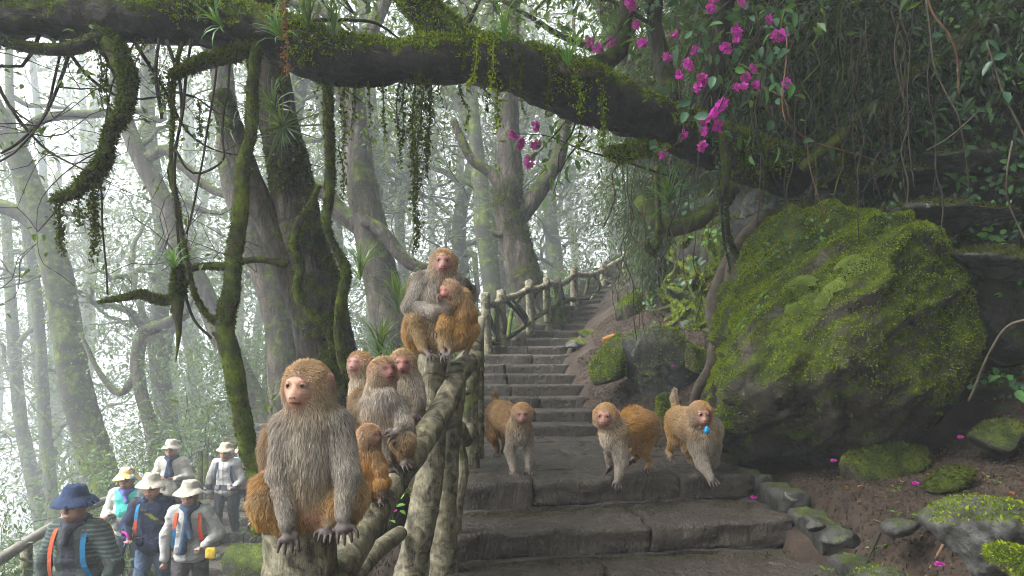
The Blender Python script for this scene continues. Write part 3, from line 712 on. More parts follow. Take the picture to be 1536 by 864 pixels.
far_rail = empty('branch_railing', P(740, 520, 9.0), 'misty railing of posts and crooked branches lining the upper steps', 'railing')
fp = [(728, 440, 522, 9.1, .058), (752, 436, 524, 9.25, .055), (794, 421, 488, 9.9, .055), (820, 416, 468, 10.3, .05), (836, 416, 462, 10.7, .045), (861, 401, 452, 11.4, .055), (905, 396, 432, 12.9, .06), (938, 378, 414, 14.2, .06), (968, 365, 400, 15.2, .06)]
tops = []
for i, (px, y0, y1, d, r) in enumerate(fp):
    a, b = P(px, y0, d), P(px + random.uniform(-2, 4), y1 + 14, d); tops.append((a, b, d))
    log_part(far_rail, 'post', [a, a * .5 + b * .5 + V3(random.uniform(-.015, .015), 0, 0), b], [r, r * .95, r * 1.08], 60 + i, M_LOG, 14, .05, .12)
for i in range(len(tops) - 1):
    (a, b, d), (a2, b2, d2) = tops[i], tops[i + 1]; s = .04
    up = V3(0, 0, -.10)
    log_part(far_rail, 'handrail', [a + up, (a + a2) / 2 + up + V3(0, 0, random.uniform(-.05, .02)), a2 + up], [.042, .038, .042], 80 + i, M_LOG, 12, .05, .25)
    lo, lo2 = a * .25 + b * .75, a2 * .25 + b2 * .75
    log_part(far_rail, 'rail', [lo, (lo + lo2) / 2 + V3(0, 0, random.uniform(-.06, .06)), lo2], [.030, .028, .03], 90 + i, M_FARBARK, 10, .05, .3)
    for k in range(3 if i < 3 else 2):
        u0, u1 = random.random(), random.random()
        s0 = (a + up) * (1 - u0) + (a2 + up) * u0; s1 = lo * (1 - u1) + lo2 * u1; mid = (s0 + s1) / 2 + V3(random.uniform(-.12, .12), 0, random.uniform(-.08, .08))
        log_part(far_rail, 'brace', [s0, mid, s1], [.022, .026, .024], 100 + i * 5 + k, M_FARBARK, 9, .04, .3)
low_rail = empty('pole_railing', P(-60, 905, 6.6), 'smooth grey wooden handrail beside the lower path', 'railing')
la, lb = P(-80, 890, 6.4), P(70, 795, 8.3)
log_part(low_rail, 'handrail', [la, (la + lb) / 2, lb, P(135, 760, 10.2), P(200, 735, 12.5)], [.05] * 5, 120, plain('grey_rail_wood', (.16, .15, .13), .7, .3, 12, .4, .006), 14, .1, .06)
for i, (px, py, d) in enumerate([(40, 815, 7.9), (125, 766, 10.0), (192, 738, 12.3)]):
    a = P(px, py, d); log_part(low_rail, 'post', [a, a + V3(0, 0, -1.2)], [.05, .055], 125 + i, M_LOG, 12, .2, .1)
wp = empty('path_gate_post', P(310, 740, 12.2), 'weathered plank post standing behind the two rear walkers', 'post')
for k in range(3):
    a = P(300 + k * 8, 676 + 4 * k, 12.2); me, cen = block_mesh('plank', [(a[0] - .035, a[1]), (a[0] + .035, a[1]), (a[0] + .035, a[1] + .03), (a[0] - .035, a[1] + .03)], a[2], 1.3, 400 + k, 3, .006, .004)
    link('plank', me, M_FARBARK, wp, loc=np.array(cen) - np.array(wp.location))
# ------------------------------------------------------------------ trees
def grow(mb, start, d, length, rad, depth, tips, wig=.35, up=.1, nseg=7, kids=3, spread=.9, minr=.006, step=.16):
    """a crooked branch with side branches; collects twig ends"""
    k = max(4, int(length / .28)); pts = [np.asarray(start, float)]; dd = nrm(d); rr = [rad]
    for i in range(k):
        dd = nrm(dd + rng.normal(size=3) * wig + np.array([0, 0, up * .5])); pts.append(pts[-1] + dd * length / k)
        rr.append(max(minr, rad * (1 - .75 * (i + 1) / k)))
    tube(mb, pts, rr, nseg, step, .18, 6, int(rng.integers(1e6)))
    tips.append((pts[-1], dd)); tips.append((pts[k // 2], dd))
    if depth > 0:
        for j in range(kids):
            i = int(rng.integers(max(1, k // 4), k + 1)); base = pts[i]
            nd = nrm(dd * .5 + rng.normal(size=3) * spread + np.array([0, 0, up]))
            grow(mb, base, nd, length * rng.uniform(.45, .75), rr[i] * .6, depth - 1, tips, wig * 1.15, up, max(5, nseg - 2), kids, spread, minr, step * .9)

def clumps(mb, centers, per, spread, leaf_l, kind='diamond', flat=.45, droop=.25, ratio=.42):
    """leaves gathered round twig ends in flattened sprays"""
    c = np.asarray(centers, float); n = len(c) * per
    o = rng.normal(size=(n, 3)) * spread; o[:, 2] *= flat
    pos = np.repeat(c, per, axis=0) + o
    d = nrm(o + rng.normal(size=(n, 3)) * spread * .7) ; d[:, 2] -= droop
    up = rng.normal(size=(n, 3)) * .45 + np.array([0, 0, 1.0])
    L = leaf_l * rng.uniform(.6, 1.3, n)
    leaves(mb, pos, d, up, L, L * ratio, kind)

def tree(name, label, trunk_pts, trunk_r, limbs=(), crown=None, mat=M_BARK, lmat=M_LEAF_MID, group=None, nseg=16, step=.08, rough=.16, extra=None, moss=0, kind='diamond', cat='tree', mmat=None, msize=.03, mname='crown'):
    base = np.asarray(trunk_pts[-1]); o = empty(name, base, label, cat, group)
    mb = MB(); tube(mb, trunk_pts, trunk_r, nseg, step, rough, 5.0, int(rng.integers(1e6)), stretch=.5)
    link('trunk', mb.mesh('trunk', True, base), mat, o)
    tips = []
    if limbs:
        for lm in limbs:
            lb = MB()
            if isinstance(lm, dict): grow(lb, tips=tips, **lm)
            else:
                big = moss > 2500; tube(lb, lm[0], lm[1], 24 if big else 10, .04 if big else .1, .24, 6.0, int(rng.integers(1e6)), stretch=.5); tips.append((lm[0][-1], None))
                if big:
                    qs = np.concatenate(lb.q); m2 = moss_tufts(np.concatenate(lb.v), np.vstack([qs[:, [0, 1, 2]], qs[:, [0, 2, 3]]]), moss // 4, msize, -.1, .5, -.8, 2.5, 5)
            lo_ = link('limb', lb.mesh('limb', True, base), mat, o)
        if not isinstance(lm, dict) and moss > 2500 and m2 is not None: link('moss', m2.mesh('moss', False, base), mmat or M_MOSSD, lo_, kind='stuff')
    if crown:
        cb = MB(); cs = [t[0] for t in tips] if crown.get('tips', True) else []
        if 'centers' in crown: cs = cs + list(crown['centers'])
        cs = np.array(cs)
        j = crown.get('jit', .35); cs = np.repeat(cs, crown.get('rep', 2), axis=0); cs = cs + rng.normal(size=cs.shape) * j
        clumps(cb, cs, crown.get('per', 25), crown.get('spread', .28), crown.get('leaf', .07), kind, crown.get('flat', .4))
        link(mname, cb.mesh(mname, False, base), lmat, o)
    if moss:
        me_v = np.concatenate(mb.v); qs = np.concatenate(mb.q); tr = np.vstack([qs[:, [0, 1, 2]], qs[:, [0, 2, 3]]])
        mm = moss_tufts(me_v, tr, moss, msize, -.05, .5, -.8, 2.5, 3)
        if mm is not None: link('moss', mm.mesh('moss', False, base), mmat or M_MOSSD, o, kind='stuff')
    return o, tips

def px(pts, d):     # list of (px, py[, d])
    return [P(p[0], p[1], p[2] if len(p) > 2 else d) for p in pts]
def pr(rs, d): return np.array(rs) / F * d

# the big mossy trunk behind the perching monkey, with its second leaning stem
D1 = 5.6
t1 = px([(372, -150), (384, -40), (398, 60), (412, 150), (430, 240), (452, 340), (472, 430), (488, 520), (502, 600), (515, 690), (525, 900)], D1)
stem2 = (px([(330, 140), (352, 205), (388, 300), (428, 390), (452, 455), (474, 520)], D1 - .05), pr([16, 17, 18, 20, 21, 20], D1))
tree('mossy_tree', 'thick mossy trunk with twisted vines and ferns behind the perching monkeys', t1, pr([24, 27, 28, 28, 29, 31, 35, 41, 47, 58, 75], D1),
     [stem2, (px([(398, 40), (330, -30), (250, -160)], D1 + .3), pr([22, 18, 14], D1)), (px([(395, 20), (450, -60), (540, -160)], D1 + .2), pr([22, 18, 12], D1)),
      dict(start=P(380, -80, D1), d=(-.5, .4, .6), length=2.6, rad=.09, depth=2), dict(start=P(380, -100, D1), d=(.6, .2, .7), length=2.4, rad=.09, depth=2), dict(start=P(376, -120, D1), d=(-.2, -.6, .7), length=2.2, rad=.08, depth=2)],
     dict(per=34, spread=.34, leaf=.08, rep=2), M_BARK, M_LEAF_MID, nseg=44, step=.025, rough=.22, moss=26000, msize=.022)

# the arching limb over the steps, rooted in the cliff
arch_base = P(1190, 262, 6.0)
arch_pts = px([(-140, 22, 4.4), (-40, 24, 4.4), (80, 26, 4.45), (200, 30, 4.5), (320, 34, 4.55), (420, 58, 4.6), (500, 88, 4.6), (600, 92, 4.65), (690, 88, 4.7), (765, 98, 4.75), (850, 130, 4.85), (930, 160, 5.0), (1010, 192, 5.2), (1090, 225, 5.5), (1190, 262, 6.0)], 4.6)
arch_r = pr([20, 23, 26, 29, 31, 33, 34, 30, 32, 39, 40, 38, 37, 38, 42], 4.7)
arch = empty('arching_tree', arch_base, 'dark mossy tree limb arching from the cliff across the whole path', 'tree')
mb = MB(); AP, AR, AT = tube(mb, arch_pts, arch_r, 44, .028, .36, 6.0, 99)
link('trunk', mb.mesh('trunk', True, arch_base), M_LIMB, arch)
av = np.concatenate(mb.v); aq = np.concatenate(mb.q); atr = np.vstack([aq[:, [0, 1, 2]], aq[:, [0, 2, 3]]])
mm = moss_tufts(av, atr, 34000, .024, -.10, .65, -.9, 2.6, 7); link('moss', mm.mesh('moss', False, arch_base), M_MOSS, arch, kind='stuff')
def arch_limb(pts, rad, seed, rough=.3, mossn=2500, nseg=18, mat=M_LIMB, mm_=M_MOSSD):
    b = MB(); tube(b, pts, rad, nseg, .03, rough, 8, seed); o = link('limb', b.mesh('limb', True, arch_base), mat, arch)
    v = np.concatenate(b.v); q = np.concatenate(b.q); t = np.vstack([q[:, [0, 1, 2]], q[:, [0, 2, 3]]])
    if mossn:
        m_ = moss_tufts(v, t, mossn, .026, -.5, .4, -1.1, 3, seed)
        if m_ is not None: link('moss', m_.mesh('moss', False, arch_base), mm_, o, kind='stuff')
    return o
arch_limb(px([(560, -120), (600, -40), (640, 20), (690, 66), (745, 100)], 4.75), pr([18, 22, 26, 29, 31], 4.7), 5, .3, 6000, 28, mm_=M_MOSS)
arch_limb(px([(150, 40, 4.45), (178, 85, 4.4), (192, 130, 4.35), (186, 165, 4.3), (166, 200, 4.3), (155, 240, 4.3), (128, 275, 4.3), (100, 295, 4.3), (76, 300, 4.3)], 4.3), pr([17, 14, 11, 9, 9, 11, 9, 6, 3], 4.3), 6, .5, 5000, 18, M_VINEMOSS)
arch_limb(px([(400, 48, 4.55), (360, 78, 4.5), (318, 90, 4.45), (285, 100, 4.4), (255, 112, 4.4)], 4.5), pr([15, 11, 9, 8, 4], 4.5), 7, .4, 3000, 14, M_VINEMOSS)
arch_limb(px([(160, 55, 4.4), (90, 74, 4.4), (0, 62, 4.4), (-90, 30, 4.4)], 4.4), pr([12, 9, 7, 5], 4.4), 8, .3, 300, 10)
arch_limb(px([(1010, 215, 5.2), (960, 222, 5.1), (930, 232, 5.05), (910, 224, 5.0)], 5), pr([16, 14, 11, 6], 5), 9, .4, 2500, 12, M_VINEMOSS, M_MOSS)
arch_limb(px([(820, 90, 4.75), (850, 105, 4.65), (880, 112, 4.62), (905, 105, 4.62)], 4.7), pr([9, 8, 7, 4], 4.7), 10, .4, 700, 10, M_VINE)
# small bare twigs of the limb at the left top
tp = []
for (x, y, dx, dz) in [(60, 50, -.4, -.5), (20, 60, -.5, -.3), (110, 60, -.3, -.8), (200, 60, .2, -.7), (10, 30, -.4, -.9), (250, 60, .3, -.6), (-20, 90, .6, -.5), (470, 30, .1, .8), (700, 40, .2, .9), (150, 70, .5, -.8), (90, 60, .5, -.6)]:
    tw = MB(); grow(tw, P(x, y, 4.45), (dx, rng.uniform(-.3, .3), dz), rng.uniform(.7, 1.3), .012, 2, tp, .4, -.05, 5, 3, .9, .0022, .08)
    link('twig', tw.mesh('twig', True, arch_base), M_TWIG, arch)
cb = MB(); sel = [t[0] for t in tp if rng.random() < .35]; clumps(cb, sel, 4, .05, .055, 'oval', .6); link('leaf_spray', cb.mesh('leaf_spray', False, arch_base), M_LEAF_MID, arch, kind='stuff')
# crown of the arching tree, above the frame, shading the path
tips = []
for (x, y, d, v, L) in [(560, -110, 4.75, (-.3, .3, .9), 2.6), (575, -130, 4.75, (.5, -.3, .8), 2.6), (600, -60, 4.75, (.6, .5, .8), 2.4), (1000, 170, 5.2, (.2, .6, 1), 2.6), (860, 110, 4.9, (.1, .9, .9), 2.8), (1060, 200, 5.5, (.3, -.4, 1), 2.6)]:
    cl = MB(); grow(cl, P(x, y, d), v, L, .07, 2, tips, .3, .25, 8)
    link('limb', cl.mesh('limb', True, arch_base), M_BARK, arch)
cb = MB(); cs = np.array([t[0] for t in tips]); cs = cs[cs[:, 2] > EYE + 500 / F * cs[:, 1]]; cs = np.repeat(cs, 6, axis=0) + rng.normal(size=(len(cs) * 6, 3)) * .45
clumps(cb, cs, 26, .3, .085, 'diamond', .45); link('crown', cb.mesh('crown', False, arch_base), M_LEAF_MID, arch)

# hanging mossy vine stems
def vine(label, pts, rad, seed, mat=M_VINEMOSS, moss=1500, rough=.35, leafn=0, name='hanging_vine', leaf=.03, lmat=M_LEAF_MID, msize=.016, mm_=M_MOSSD, cat='vine', nseg=10, branches=()):
    base = np.asarray(pts[0]); o = empty(name, base, label, cat)
    b = MB(); p, r, t = tube(b, pts, rad, nseg, .03, rough, 9, seed, wob=.012 if name != 'root' else .04)
    for bp_, br_ in branches: tube(b, bp_, br_, 8, .03, rough, 9, seed + 1, wob=.01)
    link('stem', b.mesh('stem', True, base), mat, o)
    v = np.concatenate(b.v)
    if moss:
        q = np.concatenate(b.q); tt = np.vstack([q[:, [0, 1, 2]], q[:, [0, 2, 3]]])
        m_ = moss_tufts(v, tt, moss, msize, -.25, .2, -1.1, 5, seed)
        if m_ is not None: link('moss', m_.mesh('moss', False, base), mm_, o, kind='stuff')
    if leafn:
        i = rng.integers(0, len(p), leafn); lb = MB(); L = leaf * rng.uniform(.6, 1.3, leafn)
        leaves(lb, p[i] + rand_dirs(leafn) * .01, rand_dirs(leafn, -.2), rng.normal(size=(leafn, 3)) * .5 + (0, -.4, .8), L, L * .55, 'oval'); link('foliage', lb.mesh('foliage', False, base), lmat, o)
    return o
DV = 4.5
vine('thick mossy vine hanging in front of the big trunk and forking near the walkers', px([(386, 60), (380, 130), (372, 210), (362, 300), (357, 350), (350, 420), (338, 480), (344, 520), (356, 570), (364, 620), (372, 670), (384, 720), (392, 800)], DV), pr([9, 9, 9, 10, 12, 11, 14, 14, 14, 13, 12, 12, 14], DV), 21, moss=6000, nseg=16,
     branches=[(px([(338, 488), (318, 480), (300, 455), (285, 415), (268, 340), (258, 270), (255, 200), (262, 120), (270, 60)], DV), pr([7, 5, 4.5, 4, 4, 3.5, 3.5, 3.5, 3], DV)), (px([(352, 395), (390, 390), (430, 398)], DV + .4), pr([5, 5, 6], DV)), (px([(352, 400), (310, 398), (282, 404), (270, 415)], DV), pr([6, 5.5, 5, 3], DV)), (px([(345, 490), (330, 505), (318, 500)], DV), pr([6, 5, 2], DV))])
vine('mossy hanging stem with an elbow right of the big trunk', px([(490, 100), (492, 180), (494, 260), (492, 330), (503, 370), (520, 408), (514, 440), (508, 480), (516, 560)], 5.0), pr([9, 8, 7, 6, 6, 7, 7, 7, 6], 5.0), 22, moss=3000)
vine('crooked vine clinging to the left face of the big trunk', px([(478, 280), (466, 310), (446, 335), (440, 370), (452, 400), (446, 440), (462, 470), (490, 495), (500, 540)], 5.32), pr([4, 5, 6, 7, 6, 6, 7, 6, 5], 5.3), 23, M_VINEMOSS, 2500, nseg=18)
vine('mossy tuft-covered twig hanging with a long tail of moss', px([(268, 395), (268, 430), (266, 470), (268, 500), (264, 540)], 4.4), pr([4, 8, 7, 4, 1], 4.4), 24, moss=3500, msize=.022)
vine('horizontal mossy twig beside the hanging moss tail', px([(265, 452), (235, 450), (215, 442), (190, 446), (150, 452)], 4.5), pr([5, 6, 6, 5, 3], 4.5), 25, moss=2000)
for i, (pts, rr) in enumerate([([(285, 60), (275, 160), (262, 250), (270, 380), (290, 470), (320, 510)], 2.2), ([(330, 70), (318, 170), (300, 260), (280, 350)], 1.6), ([(240, 60), (235, 110), (240, 180)], 2.5), ([(345, 60), (335, 200), (332, 240), (300, 262), (278, 255), (262, 225)], 1.8), ([(205, 55), (160, 160), (152, 330), (160, 440)], 1.4), ([(100, 40), (70, 160), (30, 210), (0, 230)], 2.0)]):
    vine(['long thin bare vine looping down beside the forked vine', 'wiry vine crossing the looping vine', 'short moss-clad stem under the limb end', 'thin vine drooping in a U before the leaning trunk', 'hair-thin vine hanging past the drooping branch', 'dark thin branch sagging over the white mist'][i], px(pts, 4.45), pr([rr] * len(pts), 4.45), 30 + i, M_TWIG, 0, .2, 6, nseg=6)

# hanging garlands of moss and tiny creepers
def garland(px_, y0, y1, d, width, seed, dense=1.0, mat=None, sway=10, label=None):
    n = max(4, int((y1 - y0) / 25)); xs = px_ + np.cumsum(rng.normal(size=n) * sway * .35)
    pts = [P(x, y, d) for x, y in zip(xs, np.linspace(y0, y1, n))]; w = width / F * d
    base = pts[0]; b = MB(); p, r, t = tube(b, pts, np.linspace(.005, .0018, n), 5, .03)
    m = int(dense * 260 * (y1 - y0) / 100 * max(.4, width / 12)); i = rng.integers(0, len(p), m)
    f = 1 - .65 * i / len(p)
    pos = p[i] + rng.normal(size=(m, 3)) * (w * .42 * f)[:, None] * np.array([1, 1, .8]) + np.array([0, 0, 1]) * rng.normal(size=(m, 1)) * .02
    dd = rand_dirs(m, -.7); L = .017 * rng.uniform(.6, 1.6, m)
    leaves(b, pos, dd, rng.normal(size=(m, 3)) + (0, 0, .3), L, L * .75, 'diamond')
    return link('hanging_moss', b.mesh('hanging_moss', False, base), mat or M_MOSSD, label=label or ('%s %s of %s moss hanging from %s' % ('long' if y1 - y0 > 105 else 'short' if y1 - y0 < 60 else 'medium-length', 'curtain' if width > 12 else 'strand' if width > 6 else 'thread', 'yellow-green' if mat else 'dark green', 'the drooping side branch' if px_ < 170 and y0 > 200 else 'the leafless left end of the limb' if px_ < 300 else 'the limb above the big trunk' if px_ < 500 else 'the middle of the arching limb' if px_ < 680 else 'the highest bend of the limb' if px_ < 800 else 'the cliffward end of the limb')), cat='hanging moss', group='moss strands under the arching limb', loc=base)
for k, (x, y0, y1, d, w) in enumerate([(520, 112, 225, 4.6, 9), (543, 120, 200, 4.6, 5), (575, 120, 205, 4.6, 4), (615, 108, 215, 4.65, 9), (628, 105, 372, 4.6, 15), (622, 110, 300, 4.62, 14), (640, 112, 260, 4.62, 10), (660, 112, 150, 4.65, 4), (690, 120, 190, 4.7, 4), (712, 60, 130, 4.45, 9), (728, 115, 160, 4.6, 8), (742, 60, 130, 4.4, 12), (748, 130, 190, 4.6, 13), (768, 65, 140, 4.5, 5), (822, 95, 160, 4.5, 6), (858, 90, 170, 4.5, 9), (905, 130, 215, 4.6, 10), (875, 180, 225, 4.9, 8), (512, 225, 290, 4.7, 8), (596, 112, 240, 4.65, 4), (555, 100, 180, 4.6, 3.5), (650, 120, 235, 4.7, 4), (488, 115, 170, 4.55, 18), (95, 298, 372, 4.3, 14), (84, 300, 345, 4.3, 10), (142, 265, 385, 4.3, 17), (150, 250, 340, 4.3, 14), (118, 285, 330, 4.3, 14), (145, 60, 155, 4.4, 10), (158, 70, 165, 4.4, 8), (205, 70, 110, 4.4, 8), (240, 95, 150, 4.45, 8), (262, 105, 200, 4.42, 5), (292, 150, 205, 4.4, 7), (258, 110, 160, 4.42, 10), (430, 60, 130, 4.5, 5), (470, 40, 100, 4.5, 4), (786, 70, 170, 4.55, 4), (700, 45, 95, 4.5, 6)]):
    garland(x, y0, y1, d, w, k, 1.0, M_MOSS if k in (9, 11, 12, 15, 16, 17) else None)

# mid-distance trees ------------------------------------------------
def L_(pts, rr, d): return (px(pts, d), pr(rr, d))
tree('mossy_tree', 'mossy grey trunk behind the hugging monkeys with a branch stretching right', px([(528, 60), (530, 160), (540, 260), (556, 350), (574, 430), (592, 520), (610, 640), (620, 800)], 11.0), pr([16, 18, 22, 24, 26, 30, 36, 40], 11.0),
     [L_([(552, 345), (515, 322), (490, 292), (460, 270)], [16, 13, 11, 8], 11.0), L_([(545, 330), (575, 350), (596, 378), (620, 398), (650, 404)], [10, 10, 9, 9, 6], 10.8), L_([(532, 180), (500, 100), (470, 20)], [11, 9, 6], 11.0), L_([(530, 100), (570, 20), (600, -60)], [12, 9, 6], 11.1),
      dict(start=P(528, 70, 11.0), d=(-.3, .2, .9), length=2.6, rad=.08, depth=2), dict(start=P(528, 60, 11.0), d=(.5, -.2, .8), length=2.4, rad=.07, depth=2)],
     dict(per=24, spread=.3, leaf=.08, rep=1), M_BARK, M_LEAF_MID, nseg=24, step=.05, moss=9000, msize=.03)
tree('mossy_tree', 'tall straight misty trunk left of the forked tree by the railing', px([(690, -60), (700, 60), (708, 160), (718, 250), (728, 340), (738, 430), (748, 520), (752, 600)], 17.0), pr([8, 9, 10, 11, 17.0, 13, 15, 17], 17.0),
     [L_([(712, 210), (685, 150), (655, 100), (640, 20)], [7, 6, 5, 3], 17.0), L_([(700, 70), (740, 0), (770, -60)], [6, 5, 4], 17.0), dict(start=P(690, -50, 17.0), d=(-.5, .2, .8), length=3, rad=.07, depth=2), dict(start=P(728, 330, 17.0), d=(.7, .1, .4), length=1.8, rad=.05, depth=2)],
     dict(per=16, spread=.32, leaf=.11, rep=1), M_FARBARK, M_LEAF_FAR, nseg=16)
tree('mossy_tree', 'forked mossy trunk whose base stands against the upper railing', px([(768, -40), (766, 60), (762, 160), (764, 240), (762, 300), (772, 360), (788, 420), (802, 470), (818, 500), (826, 560)], 10.6), pr([11, 13, 16, 18, 22, 22, 26, 30, 40, 46], 10.6),
     [L_([(770, 330), (805, 290), (835, 240), (850, 180), (880, 120)], [16, 13, 11, 9, 6], 10.6), L_([(762, 300), (738, 262), (705, 235), (680, 180)], [9, 8, 7, 5], 10.5), L_([(764, 350), (748, 352), (735, 345)], [6, 5, 3], 10.5),
      dict(start=P(768, -30, 10.6), d=(.3, .1, .9), length=2.8, rad=.08, depth=2), dict(start=P(850, 180, 10.6), d=(.4, .1, .7), length=2.4, rad=.06, depth=2), dict(start=P(765, 100, 10.6), d=(-.7, .1, .4), length=2.2, rad=.05, depth=2)],
     dict(per=16, spread=.32, leaf=.11, rep=1), M_BARK, M_LEAF_FAR, nseg=24, step=.06, moss=7000, msize=.04)
tree('pale_tree', 'leaning pale trunk rising behind the walkers at the valley edge', px([(-30, 130), (20, 220), (52, 300), (78, 380), (94, 450), (104, 520), (122, 610), (148, 700), (165, 790), (175, 900)], 17.0), pr([15, 16, 17, 20, 20, 21, 22, 25, 28, 32], 17.0),
     [L_([(70, 355), (30, 320), (-30, 300)], [14, 11, 8], 17.0), L_([(25, 230), (60, 180), (150, 170), (220, 165)], [8, 7, 6, 4], 17.0), dict(start=P(-30, 130, 17.0), d=(.3, 0, .9), length=2.6, rad=.08, depth=2), dict(start=P(60, 320, 17.0), d=(.6, .3, .3), length=2.2, rad=.05, depth=2), dict(start=P(-30, 300, 17.0), d=(-.5, .3, .7), length=2.2, rad=.06, depth=2)],
     dict(per=16, spread=.32, leaf=.11, rep=1), M_FARBARK, M_LEAF_FAR, nseg=20, moss=3000, msize=.035)
tree('mossy_tree', 'slanting trunk running down behind the forked vine', px([(170, 120), (205, 225), (245, 300), (272, 375), (300, 430), (330, 500), (370, 580), (410, 660), (440, 760)], 15.0), pr([9, 12, 13, 14, 15, 16, 18, 20, 24], 15.0),
     [L_([(215, 240), (250, 225), (275, 250), (330, 290), (420, 300)], [8, 8, 7, 6, 4], 15.0), L_([(240, 290), (215, 250), (190, 180)], [7, 6, 5], 15.0), dict(start=P(170, 120, 15.0), d=(-.2, .2, .9), length=2.4, rad=.06, depth=2), dict(start=P(205, 225, 15.0), d=(.6, .1, .6), length=2.2, rad=.05, depth=2)],
     dict(per=26, spread=.32, leaf=.1, rep=1), M_BARK, M_LEAF_FAR, nseg=20, moss=4000)
tree('mossy_tree', 'broad misty trunk half hidden by the leaning second stem', px([(318, -60), (328, 60), (340, 170), (352, 280), (392, 390), (420, 480), (432, 580), (440, 700)], 11.0), pr([13, 15, 17, 18, 20, 24, 28, 34], 11.0),
     [L_([(335, 120), (300, 40), (280, -60)], [9, 8, 6], 11.0), dict(start=P(318, -60, 11.0), d=(.1, .3, .9), length=2.2, rad=.07, depth=2)], dict(per=24, spread=.3, leaf=.1, rep=1), M_BARK, M_LEAF_FAR, nseg=20, moss=5000)
tree('twisted_tree', 'small crooked tree with bent limbs behind the slanting trunk', px([(280, 470), (240, 490), (215, 500), (206, 540), (212, 590), (228, 650), (240, 760)], 16.0), pr([8, 9, 10, 10, 9, 10, 12], 16.0),
     [L_([(206, 560), (180, 590), (150, 560), (120, 500)], [6, 5, 4, 3], 16.0), dict(start=P(280, 470, 16.0), d=(.7, 0, .6), length=1.8, rad=.05, depth=2), dict(start=P(215, 500, 16.0), d=(-.4, .1, .8), length=1.6, rad=.04, depth=2)], dict(per=16, spread=.26, leaf=.08, rep=1), M_BARK, M_LEAF_FAR, nseg=12)
tree('mossy_tree', 'mossy trunk showing above the arching limb beside the blossoms', px([(880, -90), (905, 0), (925, 40), (945, 90), (975, 170), (1000, 260), (1010, 330)], 8.5), pr([16, 17, 18, 19, 20, 22, 24], 8.5),
     [dict(start=P(890, -60, 8.5), d=(-.6, .1, .7), length=2.2, rad=.07, depth=2), dict(start=P(930, 50, 8.5), d=(-.7, .2, .2), length=1.8, rad=.05, depth=2)], dict(per=12, spread=.3, leaf=.09, rep=1), M_BARK, M_LEAF_MID, nseg=20, moss=5000)

# misty forest behind -------------------------------------------------
spots = [(-1.6, 13.5), (-3.2, 15), (-6.2, 14), (-8.5, 16), (-5.0, 17.5), (-2.2, 17), (-.6, 16), (.9, 17.5), (-10.5, 18.5), (-7.3, 20), (-4, 21), (-1, 20.5), (1.6, 21), (-12.5, 22), (-9, 24), (-5.5, 25), (-2, 25), (2.6, 25), (-15, 26), (-11, 28), (3.6, 19), (5, 24), (-3.5, 29), (0.5, 29), (-7.5, 30), (-.2, 14.2), (.45, 15.0), (-4.4, 13.2)]
for i, (x, y) in enumerate(spots):
    x, y = x * 1.55 + rng.uniform(-.8, .8), y * 1.65 - 2; g = gz(x, y); h = rng.uniform(10, 15); top = max(g + h, rng.uniform(6, 12)); r0 = rng.uniform(.16, .30)
    lean = rng.uniform(-.12, .12); k = 6
    zz = np.linspace(top, g - .3, k); xs_ = x + lean * (zz - g) + rng.normal(size=k) * .16; ys_ = y + rng.normal(size=k) * .1
    pts = np.c_[xs_, ys_, zz]; rr = np.linspace(r0 * .55, r0 * 1.15, k)
    limbs = []
    for j in range(8 if x < -5 else 7):
        u = rng.uniform(.02, .9 if x < -5 else .62); q = pts[0] * (1 - u) + pts[-1] * u
        q = np.array([np.interp(q[2], zz[::-1], xs_[::-1]), np.interp(q[2], zz[::-1], ys_[::-1]), q[2]]); a = rng.uniform(0, 2 * np.pi)
        limbs.append(dict(start=q, d=(np.cos(a), np.sin(a) * .7, rng.uniform(.1, .8)), length=rng.uniform(2.6, 4.6), rad=r0 * .42, depth=2, nseg=6, wig=.4))
    tree('misty_tree', '%s %s tree %s' % ('stout' if r0 > .23 else 'slender', 'leaning' if abs(lean) > .06 else 'upright', 'half lost in the white valley mist' if x < -9 else 'in the mist beyond the walkers' if x < -4.5 else 'in the mist behind the big trunk' if x < -1.2 else 'in the mist beyond the upper railing'), pts, rr, limbs, dict(per=22 if x < -5 else 12, spread=.45, leaf=.19, rep=1), M_FARBARK, M_LEAF_FAR, 'trees fading into the mist', nseg=10, step=.25)

